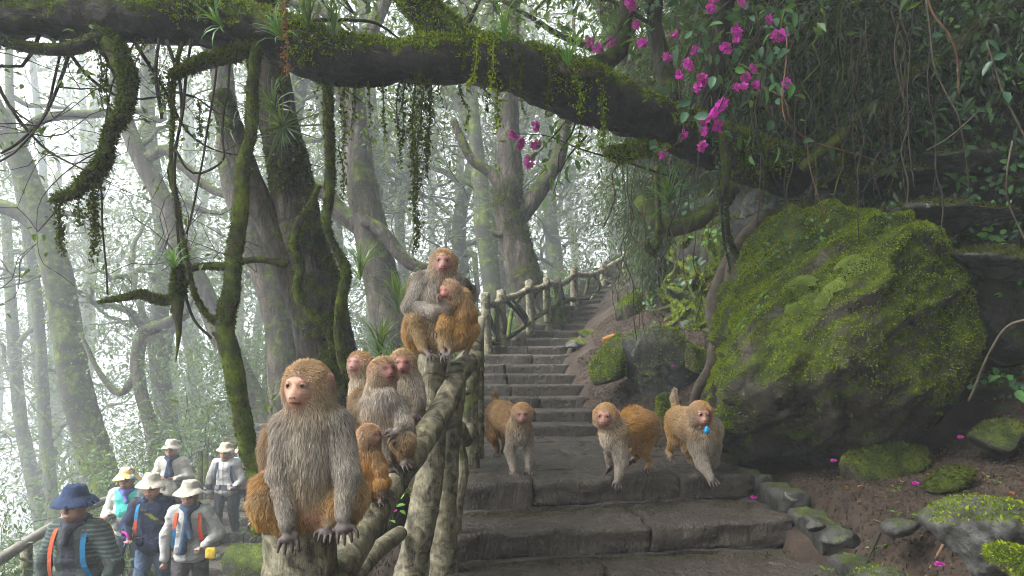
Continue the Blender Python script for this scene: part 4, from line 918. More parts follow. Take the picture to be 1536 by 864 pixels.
# shrubs of the left slope ----------------------------------------------
def shrub(label, c, h, w, seed, lmat=M_LEAF_FAR, leaf=.07, per=14, nst=6, group=None, name='leafy_shrub', kind='diamond', dirb=(0, 0, 1)):
    o = empty(name, c, label, 'shrub', group); b = MB(); tips = []
    for k in range(nst):
        a = rng.uniform(0, 2 * np.pi); grow(b, np.asarray(c) + V3(0, 0, -.1), np.array([np.cos(a) * w / h, np.sin(a) * w / h, .9]) * .9 + np.array(dirb) * .3, h * rng.uniform(.7, 1.1), .014, 2, tips, .3, .05, 5, 3, .8, .003, .12)
    link('stem', b.mesh('stem', True, c), M_TWIG, o); cb = MB(); cs = np.array([t[0] for t in tips]); clumps(cb, cs, per, .12 * max(.6, h), leaf, kind, .5)
    link('foliage', cb.mesh('foliage', False, c), lmat, o); return o
for i, (x, y, h, w) in enumerate([(-5.6, 8.2, 1.6, 1.0), (-5.9, 9.5, 2.0, 1.2), (-5.4, 10.6, 1.6, 1.1), (-5.9, 12.2, 2.2, 1.4), (-5.3, 13.4, 1.7, 1.2), (-6.6, 11, 2.2, 1.4), (-7.2, 9, 2.0, 1.4), (-1.4, 8.8, 1.0, .6), (-1.8, 10.4, 1.2, .6), (-1.7, 12, 1.4, .8), (-2.2, 14.2, 1.8, 1.0), (-1.4, 10.6, 1.2, .9), (-1.0, 9.4, 1.0, .7), (-.9, 11.6, 1.2, .8), (-.2, 12.6, 1.1, .8), (-1.5, 7.5, .9, .7), (-3.5, 16, 1.8, 1.4), (-5, 15.6, 2, 1.4), (-1, 14.5, 1.6, 1.2), (-8, 13, 2.6, 1.8), (-9, 10.5, 2.6, 1.6), (.6, 14.0, 1.0, .7), (1.2, 15.4, 1.0, .7), (-7, 16, 2.6, 1.8), (-1.75, 9.5, 1.2, .8), (-1.3, 12.9, 1.5, 1.0), (-4.7, 7.6, .9, .6), (-5.1, 6.9, 1.0, .7)]):
    shrub('%s %s shrub %s' % ('tall' if h > 1.7 else 'low', ['dull green', 'bright green'][i % 2], 'on the valley edge beside the lower path' if x < -4.6 else 'in the hollow behind the walkers' if y > 13 else 'on the bank below the upper railing'), V3(x, y, gz(x, y)), h, w, i, [M_LEAF_FAR, M_LEAF_MID][i % 2], .085, 16, 6, 'shrubs on the misty slope')

# unseen trees added behind and above the camera to shade the near air
for i, (x, y, z0) in enumerate([(1.8, -3.6, None), (5.2, -1.0, 3.0), (-1.2, -6.5, None), (4.5, 3.2, 4.0), (5.2, 6.8, 4.2), (3.4, -8.0, None), (4.2, 9.5, 4.6), (-5.5, -9.0, None), (8, -5, 3.0), (-4.6, -.6, None), (-6.4, 2.6, None), (-3.0, -3.4, None), (-7.6, 5.6, None), (1.0, -1.6, None), (3.2, .6, 1.0)]):
    g = gz(x, y) if z0 is None else z0; top = max(g + rng.uniform(8, 10), 8.0); k = 6; zz = np.linspace(top, g - .4, k); pts = np.c_[x + rng.normal(size=k) * .15, y + rng.normal(size=k) * .12, zz]; limbs = []
    for j in range(9):
        zt = max(4.6, g + 4.2) + (top - max(4.6, g + 4.2)) * (j + .3) / 9; q = np.array([np.interp(zt, zz[::-1], pts[::-1, 0]), np.interp(zt, zz[::-1], pts[::-1, 1]), zt]); a = rng.uniform(0, 2 * np.pi)
        limbs.append(dict(start=q, d=(np.cos(a), np.sin(a), rng.uniform(.05, .5)), length=rng.uniform(2.4, 3.6), rad=.08, depth=2, nseg=6, wig=.35))
    tree('added_shade_tree', ['broad added shade tree behind the viewpoint', 'added shade tree on the cliff shoulder behind the viewpoint', 'added shade tree below the viewpoint on the path side', 'added shade tree on the cliff over the foreground rocks', 'added shade tree on the cliff above the boulder', 'second added shade tree behind the viewpoint', 'added shade tree on the cliff above the upper steps', 'added shade tree at the valley side behind the viewpoint', 'added shade tree far back on the cliff shoulder', 'added valley-side shade tree left of the viewpoint', 'added shade tree at the lower path left of the viewpoint', 'added shade tree below the near railing', 'added shade tree on the valley slope behind the low handrail', 'added shade tree right behind the near steps', 'added shade tree on the soil bank right of the viewpoint'][i], pts, np.linspace(.12, .24, k), limbs, dict(per=6, spread=.5, leaf=.24, rep=1), M_BARK, M_LEAF_MID, nseg=12, step=.2)

# dense far forest that closes the view
for i in range(26):
    u = i / 25.0; y = rng.uniform(36, 62); x = (-.72 + .98 * u) * y + rng.normal() * 1.5; g = min(gz(x, min(y, 58)), 2.0); top = (EYE + (.16 + .22 * rng.random()) * y) if u < .3 else (EYE + (.30 + .2 * rng.random()) * y)
    k = 6; zz = np.linspace(top, max(g, -10) - 1, k); pts = np.c_[x + rng.normal(size=k) * .5, y + rng.normal(size=k) * .4, zz]; r0 = rng.uniform(.25, .45)
    n = int(20 + 34 * (u > .3)); f = rng.random(n); cs = np.c_[np.interp(f, np.linspace(0, 1, k), pts[:, 0]) + rng.normal(size=n) * 3.0, y + rng.normal(size=n) * 2.5, zz[0] + .5 - f * (zz[0] - max(g, -7))]
    limbs = [dict(start=np.array([np.interp(q[2], zz[::-1], pts[::-1, 0]), y, q[2]]), d=(q[0] - x, q[1] - y, 1.0), length=rng.uniform(3, 5), rad=.12, depth=1, nseg=5, wig=.4, kids=3, minr=.02) for q in cs[:9]]
    tree('far_tree', '%s %s far tree dissolving in the mist %s' % ('tall' if top > 20 else 'low', 'thick-stemmed' if r0 > .35 else 'thin-stemmed', 'over the valley' if u < .45 else 'behind the leaning stem' if u < .65 else 'behind the upper steps'), pts, np.linspace(r0 * .5, r0, k), limbs, dict(tips=False, centers=list(cs), per=46, spread=1.15, leaf=.36, rep=1, jit=.6, flat=.35), M_FARBARK, M_LEAF_FAR, 'far trees dissolving in the mist', nseg=8, step=.8)
# ------------------------------------------------------------------ plants of the cliff, the ground and the trunks
LEAFMESH = {}
def leaf_base(kind):
    if kind not in LEAFMESH:
        b = MB(); leaves(b, [(0, 0, 0)], [(1, 0, 0)], [(0, 0, 1)], 1.0, 1.0, kind); LEAFMESH[kind] = b
    return LEAFMESH[kind]
_lm = {}
def leaf_objs(parent, pos, dirs, ups, length, width, mat, kind='oval', name='leaf'):
    """each leaf an object of its own, sharing one mesh"""
    key = (kind, mat.name)
    if key not in _lm:
        m = leaf_base(kind).mesh(name, True); m.materials.append(mat); _lm[key] = m
    base = np.asarray(parent.location); pos = np.asarray(pos, float); n = len(pos)
    d = nrm(dirs); s = nrm(np.cross(d, ups) + 1e-6); u = np.cross(s, d)
    L = np.broadcast_to(length, (n,)); W = np.broadcast_to(width, (n,))
    for i in range(n):
        o = bpy.data.objects.new(name, _lm[key]); C.objects.link(o); o.parent = parent
        M = Matrix.Identity(4)
        for r in range(3):
            M[r][0] = d[i, r] * L[i]; M[r][1] = s[i, r] * W[i]; M[r][2] = u[i, r] * L[i]; M[r][3] = pos[i, r] - base[r]
        o.matrix_basis = M

def rosette(label, c, n, length, width, mat=M_STRAP, up=(0, 0, 1), spread=1.0, lift=.5, kind='strap', name='strap_leaf_plant', cat='plant', group=None, each=True):
    o = empty(name, c, label, cat, group); u = nrm(up); a0 = nrm(np.cross(u, [.31, .9, .2])); b0 = np.cross(u, a0)
    an = rng.uniform(0, 2 * np.pi) + np.arange(n) * 2.399; d = a0[None] * np.cos(an)[:, None] + b0[None] * np.sin(an)[:, None]
    lf = lift * rng.uniform(.1, 2.6, n); dd = d * spread + u[None] * lf[:, None] + rng.normal(size=(n, 3)) * .08
    L = length * rng.uniform(.65, 1.15, n)
    pos = np.asarray(c)[None] + d * .006
    leaf_objs(o, pos, dd, np.repeat(u[None], n, 0) + rng.normal(size=(n, 3)) * .1, L, width, mat, kind); return o

# long-leaved epiphytes and strap plants
for (x, y, d, n, L, w, m, up, lab) in [
    (462, 40, 4.45, 16, .20, .022, M_STRAP, (0, -.1, 1), 'tuft of long strap leaves on the arching limb above the big trunk'),
    (500, 52, 4.45, 14, .22, .020, M_STRAP, (.1, -.2, 1), 'spiky green epiphyte beside the red flower spray on the limb'),
    (425, 60, 4.42, 12, .16, .022, M_LEAF_NEAR, (-.3, -.5, .6), 'broad-leaved epiphyte where the big trunk meets the limb'),
    (757, 62, 4.45, 14, .21, .018, M_LEAF_YEL, (0, -.1, 1), 'upright bright green fern tuft on the highest bend of the limb'),
    (853, 98, 4.50, 14, .18, .016, M_LEAF_YEL, (0, -.1, 1), 'grassy tuft next to the broken stub of the limb'),
    (1003, 305, 6.0, 20, .24, .024, M_LEAF_NEAR, (-.1, -.6, .5), 'bright sword-leaved clump hanging on the cliff below the limb'),
    (412, 165, 5.25, 18, .22, .022, M_STRAP, (-.1, -.8, .3), 'drooping strap fern wrapped round the big trunk'),
    (425, 190, 5.25, 18, .24, .022, M_LEAF_MID, (.2, -.8, -.2), 'second drooping strap fern lower on the big trunk'),
    (350, 195, 5.3, 14, .17, .020, M_LEAF_MID, (-.3, -.6, .5), 'strap fern on the upper end of the leaning stem'),
    (335, 40, 4.4, 10, .16, .020, M_LEAF_NEAR, (-.2, -.5, .2), 'green strap leaves hanging under the limb left of the big trunk'),
    (262, 402, 4.35, 9, .14, .022, M_LEAF_YEL, (0, -.3, .6), 'bright leaf tuft crowning the moss tail twig'),
    (598, 470, 7.4, 22, .42, .03, M_LEAF_MID, (0, 0, 1), 'tall spiky strap plant behind the hugging monkeys'),
    (570, 535, 6.4, 20, .34, .028, M_STRAP, (0, 0, 1), 'spreading strap plant behind the three small monkeys'),
    (588, 560, 5.2, 12, .26, .022, M_LEAF_YEL, (0, 0, 1), 'long grassy blades rising between the small monkeys'),
    (655, 480, 8.2, 20, .40, .03, M_LEAF_MID, (0, 0, 1), 'dark strap plant at the back of the railing post'),
    (540, 420, 7.6, 18, .36, .03, M_LEAF_MID, (0, 0, 1), 'strap plant growing at the foot of the misty grey trunk'),
    (720, 560, 6.9, 8, .10, .015, M_LEAF_YEL, (0, 0, 1), 'small grassy sprout at the post foot on the landing')]:
    rosette(lab, P(x, y, d), int(n * 1.6), L * 1.3, w * .55, m, up, lift=1.1)
# red flower spray on the limb
o = empty('flower_spray', P(425, 5, 4.35), 'hanging spray of small red flowers on the arching limb', 'flower')
b = MB(); pts = px([(425, -10), (430, 30), (432, 70), (430, 110)], 4.35); tube(b, pts, [.003] * 4, 5, .03); link('stem', b.mesh('stem', True, np.array(o.location)), M_STEMR, o)
b = MB(); m = 150; i = rng.random(m); pos = np.array(pts)[0] * (1 - i)[:, None] + np.array(pts)[3] * i[:, None] + rng.normal(size=(m, 3)) * .014
leaves(b, pos, rand_dirs(m), rand_dirs(m), .016, .012, 'oval'); link('blossom', b.mesh('blossom', False, np.array(o.location)), M_FLOWRED, o, kind='stuff')

# flowering vine with magenta bracts ----------------------------------------
fl_pos = [(1065, 15, 4.5), (1110, 5, 4.5), (1070, 0, 4.5), (1106, 44, 4.45), (1104, 54, 4.45), (1155, 30, 4.5), (1165, 54, 4.5), (1172, 52, 4.5), (1088, 74, 4.4), (1002, 85, 4.5), (1030, 96, 4.45), (1042, 75, 4.5), (1020, 112, 4.45), (1033, 100, 4.45), (1048, 132, 4.45), (1056, 118, 4.5), (1106, 132, 4.4), (1116, 128, 4.38), (1133, 128, 4.4), (1120, 116, 4.42), (1128, 103, 4.45), (1072, 168, 4.4), (1058, 182, 4.4), (1068, 172, 4.38), (1055, 196, 4.4), (1077, 188, 4.42), (1025, 201, 4.45), (1052, 220, 4.4), (994, 230, 4.5), (1082, 155, 4.45), (887, 64, 5.2), (897, 77, 5.2), (915, 64, 5.3), (945, 8, 5.0), (955, 36, 5.0), (962, 66, 5.0), (770, 201, 5.6), (778, 214, 5.6), (802, 190, 5.6), (804, 218, 5.6), (796, 243, 5.6), (868, 116, 5.0), (882, 185, 5.1), (1178, 125, 4.6), (1012, 50, 4.6)]
fv_base = P(1200, -40, 5.0)
fv = empty('flowering_vine', fv_base, 'leafy vine with magenta blossoms tumbling over the arching limb', 'vine')
stems = [px([(1260, -60, 5.2), (1190, -10, 4.9), (1130, 60, 4.6), (1100, 110, 4.45), (1076, 165, 4.42), (1050, 222, 4.42)], 4.5), px([(1200, -60, 5.0), (1110, -10, 4.7), (1050, 50, 4.5), (1020, 115, 4.45), (1025, 200, 4.45), (994, 232, 4.5)], 4.5),
         px([(1120, -60, 4.9), (1030, -20, 4.8), (960, 10, 5.0), (915, 60, 5.2), (885, 75, 5.2)], 5), px([(1240, -40, 5.0), (1180, 20, 4.6), (1160, 60, 4.5), (1140, 130, 4.4), (1160, 180, 4.4), (1170, 215, 4.4)], 4.5),
         px([(1000, 262, 5.4), (930, 240, 5.4), (870, 222, 5.5), (820, 205, 5.6), (768, 200, 5.6)], 5.5), px([(880, 205, 5.5), (850, 240, 5.5), (830, 290, 5.6)], 5.5), px([(1060, -20, 4.7), (1080, 60, 4.45), (1110, 135, 4.4)], 4.5), px([(870, 130, 5.3), (860, 190, 5.5), (840, 230, 5.6), (838, 262, 5.6)], 5.5), px([(840, 140, 5.4), (850, 180, 5.5), (800, 240, 5.6)], 5.5)]
lp, ld = [], []
for k, s in enumerate(stems):
    b = MB(); p, r, t = tube(b, s, np.linspace(.008, .003, len(s)), 6, .04, wob=.01, seed=k); link('stem', b.mesh('stem', True, fv_base), M_TWIG, fv)
    m = 56 if k < 4 else 15; i = rng.integers(int(len(p) * .12), len(p), m); lp.append(p[i] + rng.normal(size=(m, 3)) * (.09, .07, .08)); ld.append(rand_dirs(m, -.55))
lp = np.vstack(lp); ld = np.vstack(ld); n = len(lp); L = rng.uniform(.055, .095, n)
hf = np.arange(n) < 200
leaf_objs(fv, lp[hf], ld[hf], rng.normal(size=(hf.sum(), 3)) * .5 + (0, -.5, .8), L[hf], L[hf] * .62, M_LEAF_BLUE)
leaf_objs(fv, lp[~hf], ld[~hf], rng.normal(size=((~hf).sum(), 3)) * .5 + (0, -.5, .8), L[~hf] * 1.1, L[~hf] * .5, M_LEAF_NEAR)
fb = MB(); m = 26; dd = rand_dirs(m); dd[:, 1] -= .3; leaves(fb, dd * .006, nrm(dd), rand_dirs(m), .032 * rng.uniform(.7, 1.1, m), .030, 'oval'); fmesh = fb.mesh('flower', False); fmesh.materials.append(M_FLOWER)
for (x, y, d) in fl_pos:
    o = bpy.data.objects.new('flower', fmesh); C.objects.link(o); o.parent = fv; q = P(x, y, d) - fv_base; o.location = q; s = rng.uniform(.8, 1.25) * d / 4.5; o.scale = (s, s, s * .9); o.rotation_euler = tuple(rng.uniform(0, 6, 3))

# dark shrubs overhanging the cliff top ------------------------------------
def cliff_shrub(label, px_, py_, size, lmat, leaf, per, name='cliff_shrub', kind='oval', back=.1, nst=6, droop=-.3):
    c, nn = cliff_at(px_, py_); c = c - nn * back; o = empty(name, c, label, 'shrub', 'shrubs overhanging the cliff'); b = MB(); tips = []
    for k in range(nst):
        grow(b, c, nrm(nn + rng.normal(size=3) * .55 + V3(0, 0, .25)), size * rng.uniform(.6, 1.1), .010, 2, tips, .3, droop, 5, 3, .8, .0025, .1)
    link('stem', b.mesh('stem', True, c), M_TWIG, o); cb = MB(); cs = np.array([t[0] for t in tips]); clumps(cb, cs, per, .10, leaf, kind, .7, .7, .34)
    link('foliage', cb.mesh('foliage', False, c), lmat, o); return o
for (x, y, s, lm) in [(1010, 40, .8, M_LEAF_DARK), (1080, 90, .7, M_LEAF_DARK), (1140, 20, .8, M_LEAF_MID), (1180, 100, .7, M_LEAF_DARK), (1230, 40, .8, M_LEAF_DARK), (1290, 90, .6, M_LEAF_DARK), (1330, 20, .8, M_LEAF_DARK), (1400, 50, .6, M_LEAF_DARK), (1460, 10, .7, M_LEAF_DARK), (1510, 60, .5, M_LEAF_DARK), (1150, 170, .6, M_LEAF_DARK), (1240, 140, .6, M_LEAF_DARK), (1080, 190, .6, M_LEAF_DARK), (1010, 130, .8, M_LEAF_DARK), (960, 120, .9, M_LEAF_MID), (940, 60, .9, M_LEAF_MID), (1120, -40, .9, M_LEAF_DARK), (1260, -40, .9, M_LEAF_DARK), (1400, -40, .9, M_LEAF_DARK), (1020, -40, .9, M_LEAF_DARK)]:
    cliff_shrub('%s glossy shrub %s' % ('green' if lm is M_LEAF_MID else 'dark', 'growing around the magenta blossoms' if x < 1170 and y < 200 else 'over the bare lianas on the upper cliff' if x < 1300 else 'above the long mossy root' ), x, y, s, lm, .085, 5)
for (x, y, s, lm) in [(960, 240, .7, M_LEAF_MID), (950, 290, .6, M_LEAF_MID), (975, 330, .6, M_LEAF_DARK), (985, 270, .7, M_LEAF_DARK), (965, 375, .45, M_LEAF_MID), (990, 400, .45, M_LEAF_DARK), (1000, 350, .6, M_LEAF_DARK), (1010, 270, .6, M_LEAF_DARK), (985, 220, .8, M_LEAF_DARK)]:
    cliff_shrub('small-leaved %s shrub trailing %s' % ('dark' if lm is M_LEAF_DARK else 'green', 'low over the far steps' if y > 320 else 'from the cliff corner beneath the arching limb'), x, y, s, lm, .055, 12)

# thin stems and lianas hanging over the cliff ------------------------------
ln = 0
for k in range(64):
    x0 = rng.uniform(1060, 1400) if k < 48 else rng.uniform(930, 1080); d = rng.uniform(4.5, 5.3) if k < 48 else rng.uniform(5.6, 7.2); y0 = rng.uniform(-40, 60) if k < 48 else rng.uniform(180, 260); y1 = y0 + rng.uniform(140, 330); sw = rng.normal() * 30
    n = 7; pts = [P(x0 + sw * u + rng.normal() * 6, y0 + (y1 - y0) * u, d) for u in np.linspace(0, 1, n)]; b = MB(); r = rng.uniform(.002, .006)
    p, _, _ = tube(b, pts, [r] * n, 5, .05, wob=.02, seed=k)
    link('hanging_liana', b.mesh('hanging_liana', True, pts[0]), [M_VINE, M_TWIG, M_VINEMOSS][k % 3], label='%s %s liana dangling %s' % ('wiry' if r < .004 else 'finger-thick', ['tan', 'dark', 'mossy'][k % 3], 'between blossoms and mossy root' if k < 48 else 'at the cliff corner by the sword-leaved clump'), cat='liana', group='bare stems dangling over the cliff', loc=pts[0])
for i, (pts, r, mat, lab, lf) in enumerate([
    ([(1385, -10, 4.4), (1400, 20, 4.4), (1425, 55, 4.4), (1438, 95, 4.45), (1440, 140, 4.5)], 2.6, M_STEMR, 'ringed pinkish stem hanging at the cliff top right of the blossoms', 0),
    ([(1390, 0, 4.5), (1398, 80, 4.5), (1415, 130, 4.5), (1440, 180, 4.5), (1450, 250, 4.6), (1455, 290, 4.7)], 2.0, M_VINE, 'thin tan vine with pale leaves running down to the rock ledge', 7),
    ([(1145, 130, 4.4), (1175, 145, 4.4), (1180, 165, 4.4), (1200, 200, 4.5), (1260, 225, 4.6), (1318, 242, 4.8)], 1.8, M_STEMR, 'arched orange-brown stem crossing below the blossoms', 4),
    ([(1180, 40, 4.4), (1178, 90, 4.4), (1172, 150, 4.4), (1178, 185, 4.4)], 1.6, M_STEMR, 'upright brown stem carrying two pale green leaves', 4),
    ([(1212, 210, 4.9), (1216, 260, 4.9), (1228, 300, 4.9), (1240, 335, 4.9)], 1.6, M_STEMR, 'single reddish stem hanging to the top of the boulder', 0),
    ([(1390, 225, 4.6), (1430, 200, 4.5), (1475, 160, 4.5)], 1.6, M_VINE, 'straight dry twig leaning across the ledges', 0),
    ([(1480, 60, 4.2), (1500, 120, 4.2), (1520, 170, 4.2), (1545, 215, 4.2)], 2.2, M_VINE, 'tan vine with round leaves at the cliff edge', 9),
    ([(1516, 210, 4.2), (1508, 260, 4.2), (1512, 310, 4.3), (1540, 370, 4.3)], 2.0, M_VINE, 'bare stem bending beside the round-leaved creeper', 0),
    ([(1450, 600, 4.5), (1500, 500, 4.3), (1545, 478, 4.2)], 3.0, M_VINE, 'dry branch poking out beside the boulder', 0)]):
    vine(lab, px(pts, 4.4), pr([r * .7] * len(pts), 4.4), 200 + i, mat, 0, .1, 0, nseg=7)
    if lf:
        par = bpy.data.objects.new('leaf_sprig', None)
        o = [q for q in C.objects if q.get('label') == lab][0]; pp = np.array(px(pts, 4.4)); q, _ = spline(pp, np.ones(len(pp)), .05); ii = rng.integers(0, len(q), lf)
        leaf_objs(o, q[ii], rand_dirs(lf, -.3) * (1, .4, 1), rng.normal(size=(lf, 3)) * .3 + (0, -.8, .5), rng.uniform(.06, .10, lf), rng.uniform(.04, .05, lf), M_LEAF_BLUE)
        bpy.data.objects.remove(par)

# roots -------------------------------------------------------------------
vine('bare brown root snaking down the bank beside the boulder', px([(1150, 330, 5.9), (1118, 362, 5.8), (1094, 400, 5.7), (1078, 440, 5.7), (1082, 500, 5.7), (1070, 540, 5.75), (1045, 590, 5.9), (1030, 640, 6.0)], 5.7), pr([12, 12, 13, 13, 12, 9, 7, 7], 5.7), 301, M_VINE, 0, .25, name='root', cat='root', nseg=14)
vine('short reddish root parallel to the bare brown root', px([(1100, 400, 5.6), (1098, 430, 5.6), (1108, 465, 5.55)], 5.6), pr([8, 9, 8], 5.6), 302, M_VINE, 0, .2, name='root', cat='root')
vine('bright mossy root end resting against the boulder', px([(1078, 500, 5.4), (1090, 480, 5.3), (1120, 462, 5.2), (1140, 450, 5.2)], 5.3), pr([12, 16, 12, 6], 5.3), 303, M_VINEMOSS, 5000, .3, name='root', cat='root', mm_=M_MOSS, msize=.02)
vine('long mossy root slanting across the upper cliff', px([(1200, 250, 5.4), (1250, 222, 5.3), (1290, 176, 5.2), (1335, 160, 5.15), (1370, 118, 5.1), (1420, 96, 5.0), (1455, 50, 4.9), (1500, 22, 4.85), (1545, -30, 4.8)], 5), pr([8, 10, 10, 13, 11, 13, 11, 12, 12], 5), 304, M_VINEMOSS, 3500, .25, name='root', cat='root')
vine('mossy root curving over the hollow behind the boulder', px([(1110, 372, 6.2), (1160, 360, 6.1), (1215, 345, 5.9), (1260, 310, 5.8), (1275, 280, 5.8)], 6), pr([16, 15, 15, 12, 10], 6), 305, M_VINEMOSS, 3500, .3, name='root', cat='root')
vine('mossy root looping below the sword-leaved clump', px([(960, 300, 6.6), (985, 330, 6.5), (1030, 340, 6.4), (1075, 310, 6.3), (1100, 270, 6.2)], 6.4), pr([10, 12, 12, 12, 10], 6.4), 306, M_VINEMOSS, 2500, .3, name='root', cat='root')
vine('hooked mossy vine hanging at the cliff corner', px([(985, 250, 6.4), (987, 320, 6.4), (985, 365, 6.4), (975, 378, 6.4), (968, 360, 6.4)], 6.4), pr([4, 4, 5, 5, 4], 6.4), 307, M_VINEMOSS, 1200, .3)
vine('knotted mossy stem hanging from the limb base', px([(1085, 200, 5.1), (1088, 250, 5.2), (1086, 300, 5.3), (1092, 350, 5.5), (1105, 380, 5.6)], 5.3), pr([8, 7, 6, 5, 4], 5.3), 308, M_VINEMOSS, 2500, .4, leafn=60)
vine('second knotted mossy stem beside the rock hollow', px([(1262, 230, 5.2), (1272, 280, 5.2), (1285, 320, 5.2)], 5.2), pr([7, 6, 5], 5.2), 309, M_VINEMOSS, 2500, .4)
vine('leafy creeper trailing down to the brown root', px([(1072, 210, 5.1), (1080, 300, 5.2), (1090, 380, 5.5), (1098, 450, 5.5)], 5.3), pr([2, 2, 2, 2], 5.3), 310, M_TWIG, 0, .1, 110, leaf=.035, lmat=M_LEAF_BLUE)
for k in range(16):
    x0 = rng.uniform(930, 1080); y0 = rng.uniform(330, 430); c0, n0 = cliff_at(x0, y0); pts = [c0 + n0 * .03]
    for j in range(4):
        c1, n1 = cliff_at(x0 + (j + 1) * rng.uniform(-14, 10), y0 + (j + 1) * 24); pts.append(c1 + n1 * .03)
    vine('moss-coated rootlet running down the cliff foot', pts, np.linspace(.03, .018, 5), 320 + k, M_VINEMOSS, 500, .3, name='rootlet', cat='root', mm_=M_MOSS, msize=.028); C.objects[-1]
for o in C.objects:
    if o.get('label') == 'moss-coated rootlet running down the cliff foot': o['group'] = 'rootlets on the cliff foot'

# small plants ------------------------------------------------------------
def seedling(label, c, n, leaf, spread, mat=M_LEAF_YEL, up=(0, 0, 1), group=None, name='seedling', h=.03):
    o = empty(name, c, label, 'plant', group); u = nrm(up); b = MB()
    a = rng.normal(size=(n, 3)) * spread; a -= (a @ u)[:, None] * u * .7; pos = np.asarray(c) + a + u * (h * rng.uniform(.3, 1.3, n))[:, None]
    for i in range(min(n, 14)): tube(b, [np.asarray(c) + a[i] * .4 - u * .02, pos[i]], [.0015, .001], 4, .05)
    link('stem', b.mesh('stem', True, c), M_VINE, o); d = nrm(a + rng.normal(size=(n, 3)) * spread * .5) + u * .15
    leaf_objs(o, pos, d, u + rng.normal(size=(n, 3)) * .25, leaf * rng.uniform(.7, 1.25, n), leaf * .7, mat); return o
for (x, y, d, n, lf, sp, lab) in [(1262, 762, 3.75, 22, .030, .045, 'leafy green seedling cluster on the soil before the boulder'), (1242, 768, 3.72, 8, .022, .03, 'small sprout left of the seedling cluster'), (1288, 752, 3.8, 7, .022, .03, 'three-leaf sprout just behind the seedling cluster'), (1316, 765, 3.75, 8, .022, .035, 'tiny creeping sprout beside a fallen twig'), (1356, 757, 3.8, 8, .026, .03, 'small bright sprout standing alone on the soil'), (1372, 762, 3.75, 5, .022, .02, 'two-leaf sprout next to the lone sprout'), (1343, 720, 4.1, 5, .024, .02, 'sprout at the shadowed foot of the boulder'), (1440, 740, 3.7, 7, .028, .035, 'sprout by the dry grass stalks'), (1480, 690, 4.0, 8, .03, .04, 'leafy sprout under the dark rocks'), (1272, 850, 3.0, 5, .035, .03, 'upright narrow sprout behind the half-sunk stone'), (1170, 725, 4.4, 8, .026, .05, 'pale leaf scatter plant at the landing corner')]:
    q = P(x, y, d); q[2] = gz(q[0], q[1]) ; seedling(lab, q, n, lf, sp)
for (x, y, n, lf, sp, mat, lab) in [(1130, 470, 14, .04, .06, M_LEAF_YEL, 'creeper with green leaves on the mossy left face of the boulder'), (1235, 350, 18, .03, .05, M_LEAF_YEL, 'green creeper tuft near the boulder crest'), (1180, 375, 26, .03, .09, M_LEAF_BLUE, 'small round-leaved creeper on the upper left edge of the boulder'), (1340, 330, 10, .03, .05, M_LEAF_BLUE, 'creeper sprig on the top of the boulder')]:
    c, n0 = dir_px(x, y, boulder, bp, bf); seedling(lab, c + np.array(boulder.location) + n0 * .01, n, lf, sp, mat, n0)
for (x, y, n, lf, sp, mat, lab) in [(1265, 278, 22, .045, .07, M_LEAF_YEL, 'bright creeper at the left end of the rock ledges'), (1320, 258, 20, .05, .07, M_LEAF_NEAR, 'leafy clump on the dark ledge under the hanging stems'), (1410, 292, 30, .04, .10, M_LEAF_BLUE, 'round-leaved creeper spreading over the flat wet ledge'), (1460, 280, 24, .04, .08, M_LEAF_BLUE, 'creeper patch right of the flat wet ledge'), (1500, 255, 30, .05, .12, M_LEAF_NEAR, 'dense leafy patch below the round-leaved vine'), (1465, 355, 24, .04, .09, M_LEAF_BLUE, 'low creeper behind the boulder shoulder'), (1520, 320, 30, .045, .10, M_LEAF_BLUE, 'creeper curtain at the cliff edge'), (1415, 90, 12, .06, .09, M_LEAF_BLUE, 'pale broad leaves below the mossy root'), (1520, 160, 16, .07, .10, M_LEAF_BLUE, 'broad round leaves on the right of the cliff'), (1470, 20, 12, .07, .10, M_LEAF_NEAR, 'bright broad leaves at the cliff top'), (1490, 540, 16, .06, .08, M_LEAF_NEAR, 'glossy green sapling in the dark gap right of the boulder'), (1440, 505, 6, .04, .05, M_LEAF_BLUE, 'small sapling leaf pair in the boulder gap'), (1510, 430, 10, .04, .07, M_LEAF_NEAR, 'sprig of green leaves on the mossy rock wall')]:
    c, n0 = cliff_at(x, y); c = c * .96 + np.array([0, 0, EYE]) * .04; seedling(lab, c, n, lf, sp, mat, nrm(n0 + V3(0, -.4, .3)), h=.06)
for (x, y, lab) in [(1366, 148, 'palm-like rosette of green leaves high on the ledges'), (1415, 175, 'five-leaved rosette on the blackish rock band'), (1358, 205, 'small rosette above the leafy clump'), (1377, 235, 'drooping rosette beside the dry twig'), (1318, 175, 'bluish rosette with drooping leaves near the root'), (1400, 268, 'upright pointed leaf sprig on the ledge')]:
    c, n0 = cliff_at(x, y); c = c * .95 + np.array([0, 0, EYE]) * .05; rosette(lab, c, 7, .12, .035, M_LEAF_BLUE if x in (1318, 1377) else M_LEAF_NEAR, (0, -.8, .5), kind='oval', lift=.3, name='leaf_rosette')
# tiny leaves scattered over the cliff foot
b = MB(); k = 1800; i = rng.choice(len(CCTR), k, p=(lambda w: w / w.sum())(((CCTR[:, 2] < 3.2) & (fbm(CCTR * 1.6, 2, 66) > .0)).astype(float)))
leaves(b, CCTR[i] + CNRM[i] * .02, rand_dirs(k), CNRM[i] + rand_dirs(k) * .4, rng.uniform(.02, .05, k), .022, 'oval')
link('ground_cover', b.mesh('ground_cover', False), M_LEAF_NEAR, kind='stuff', label='tiny creeping leaves over the damp cliff')
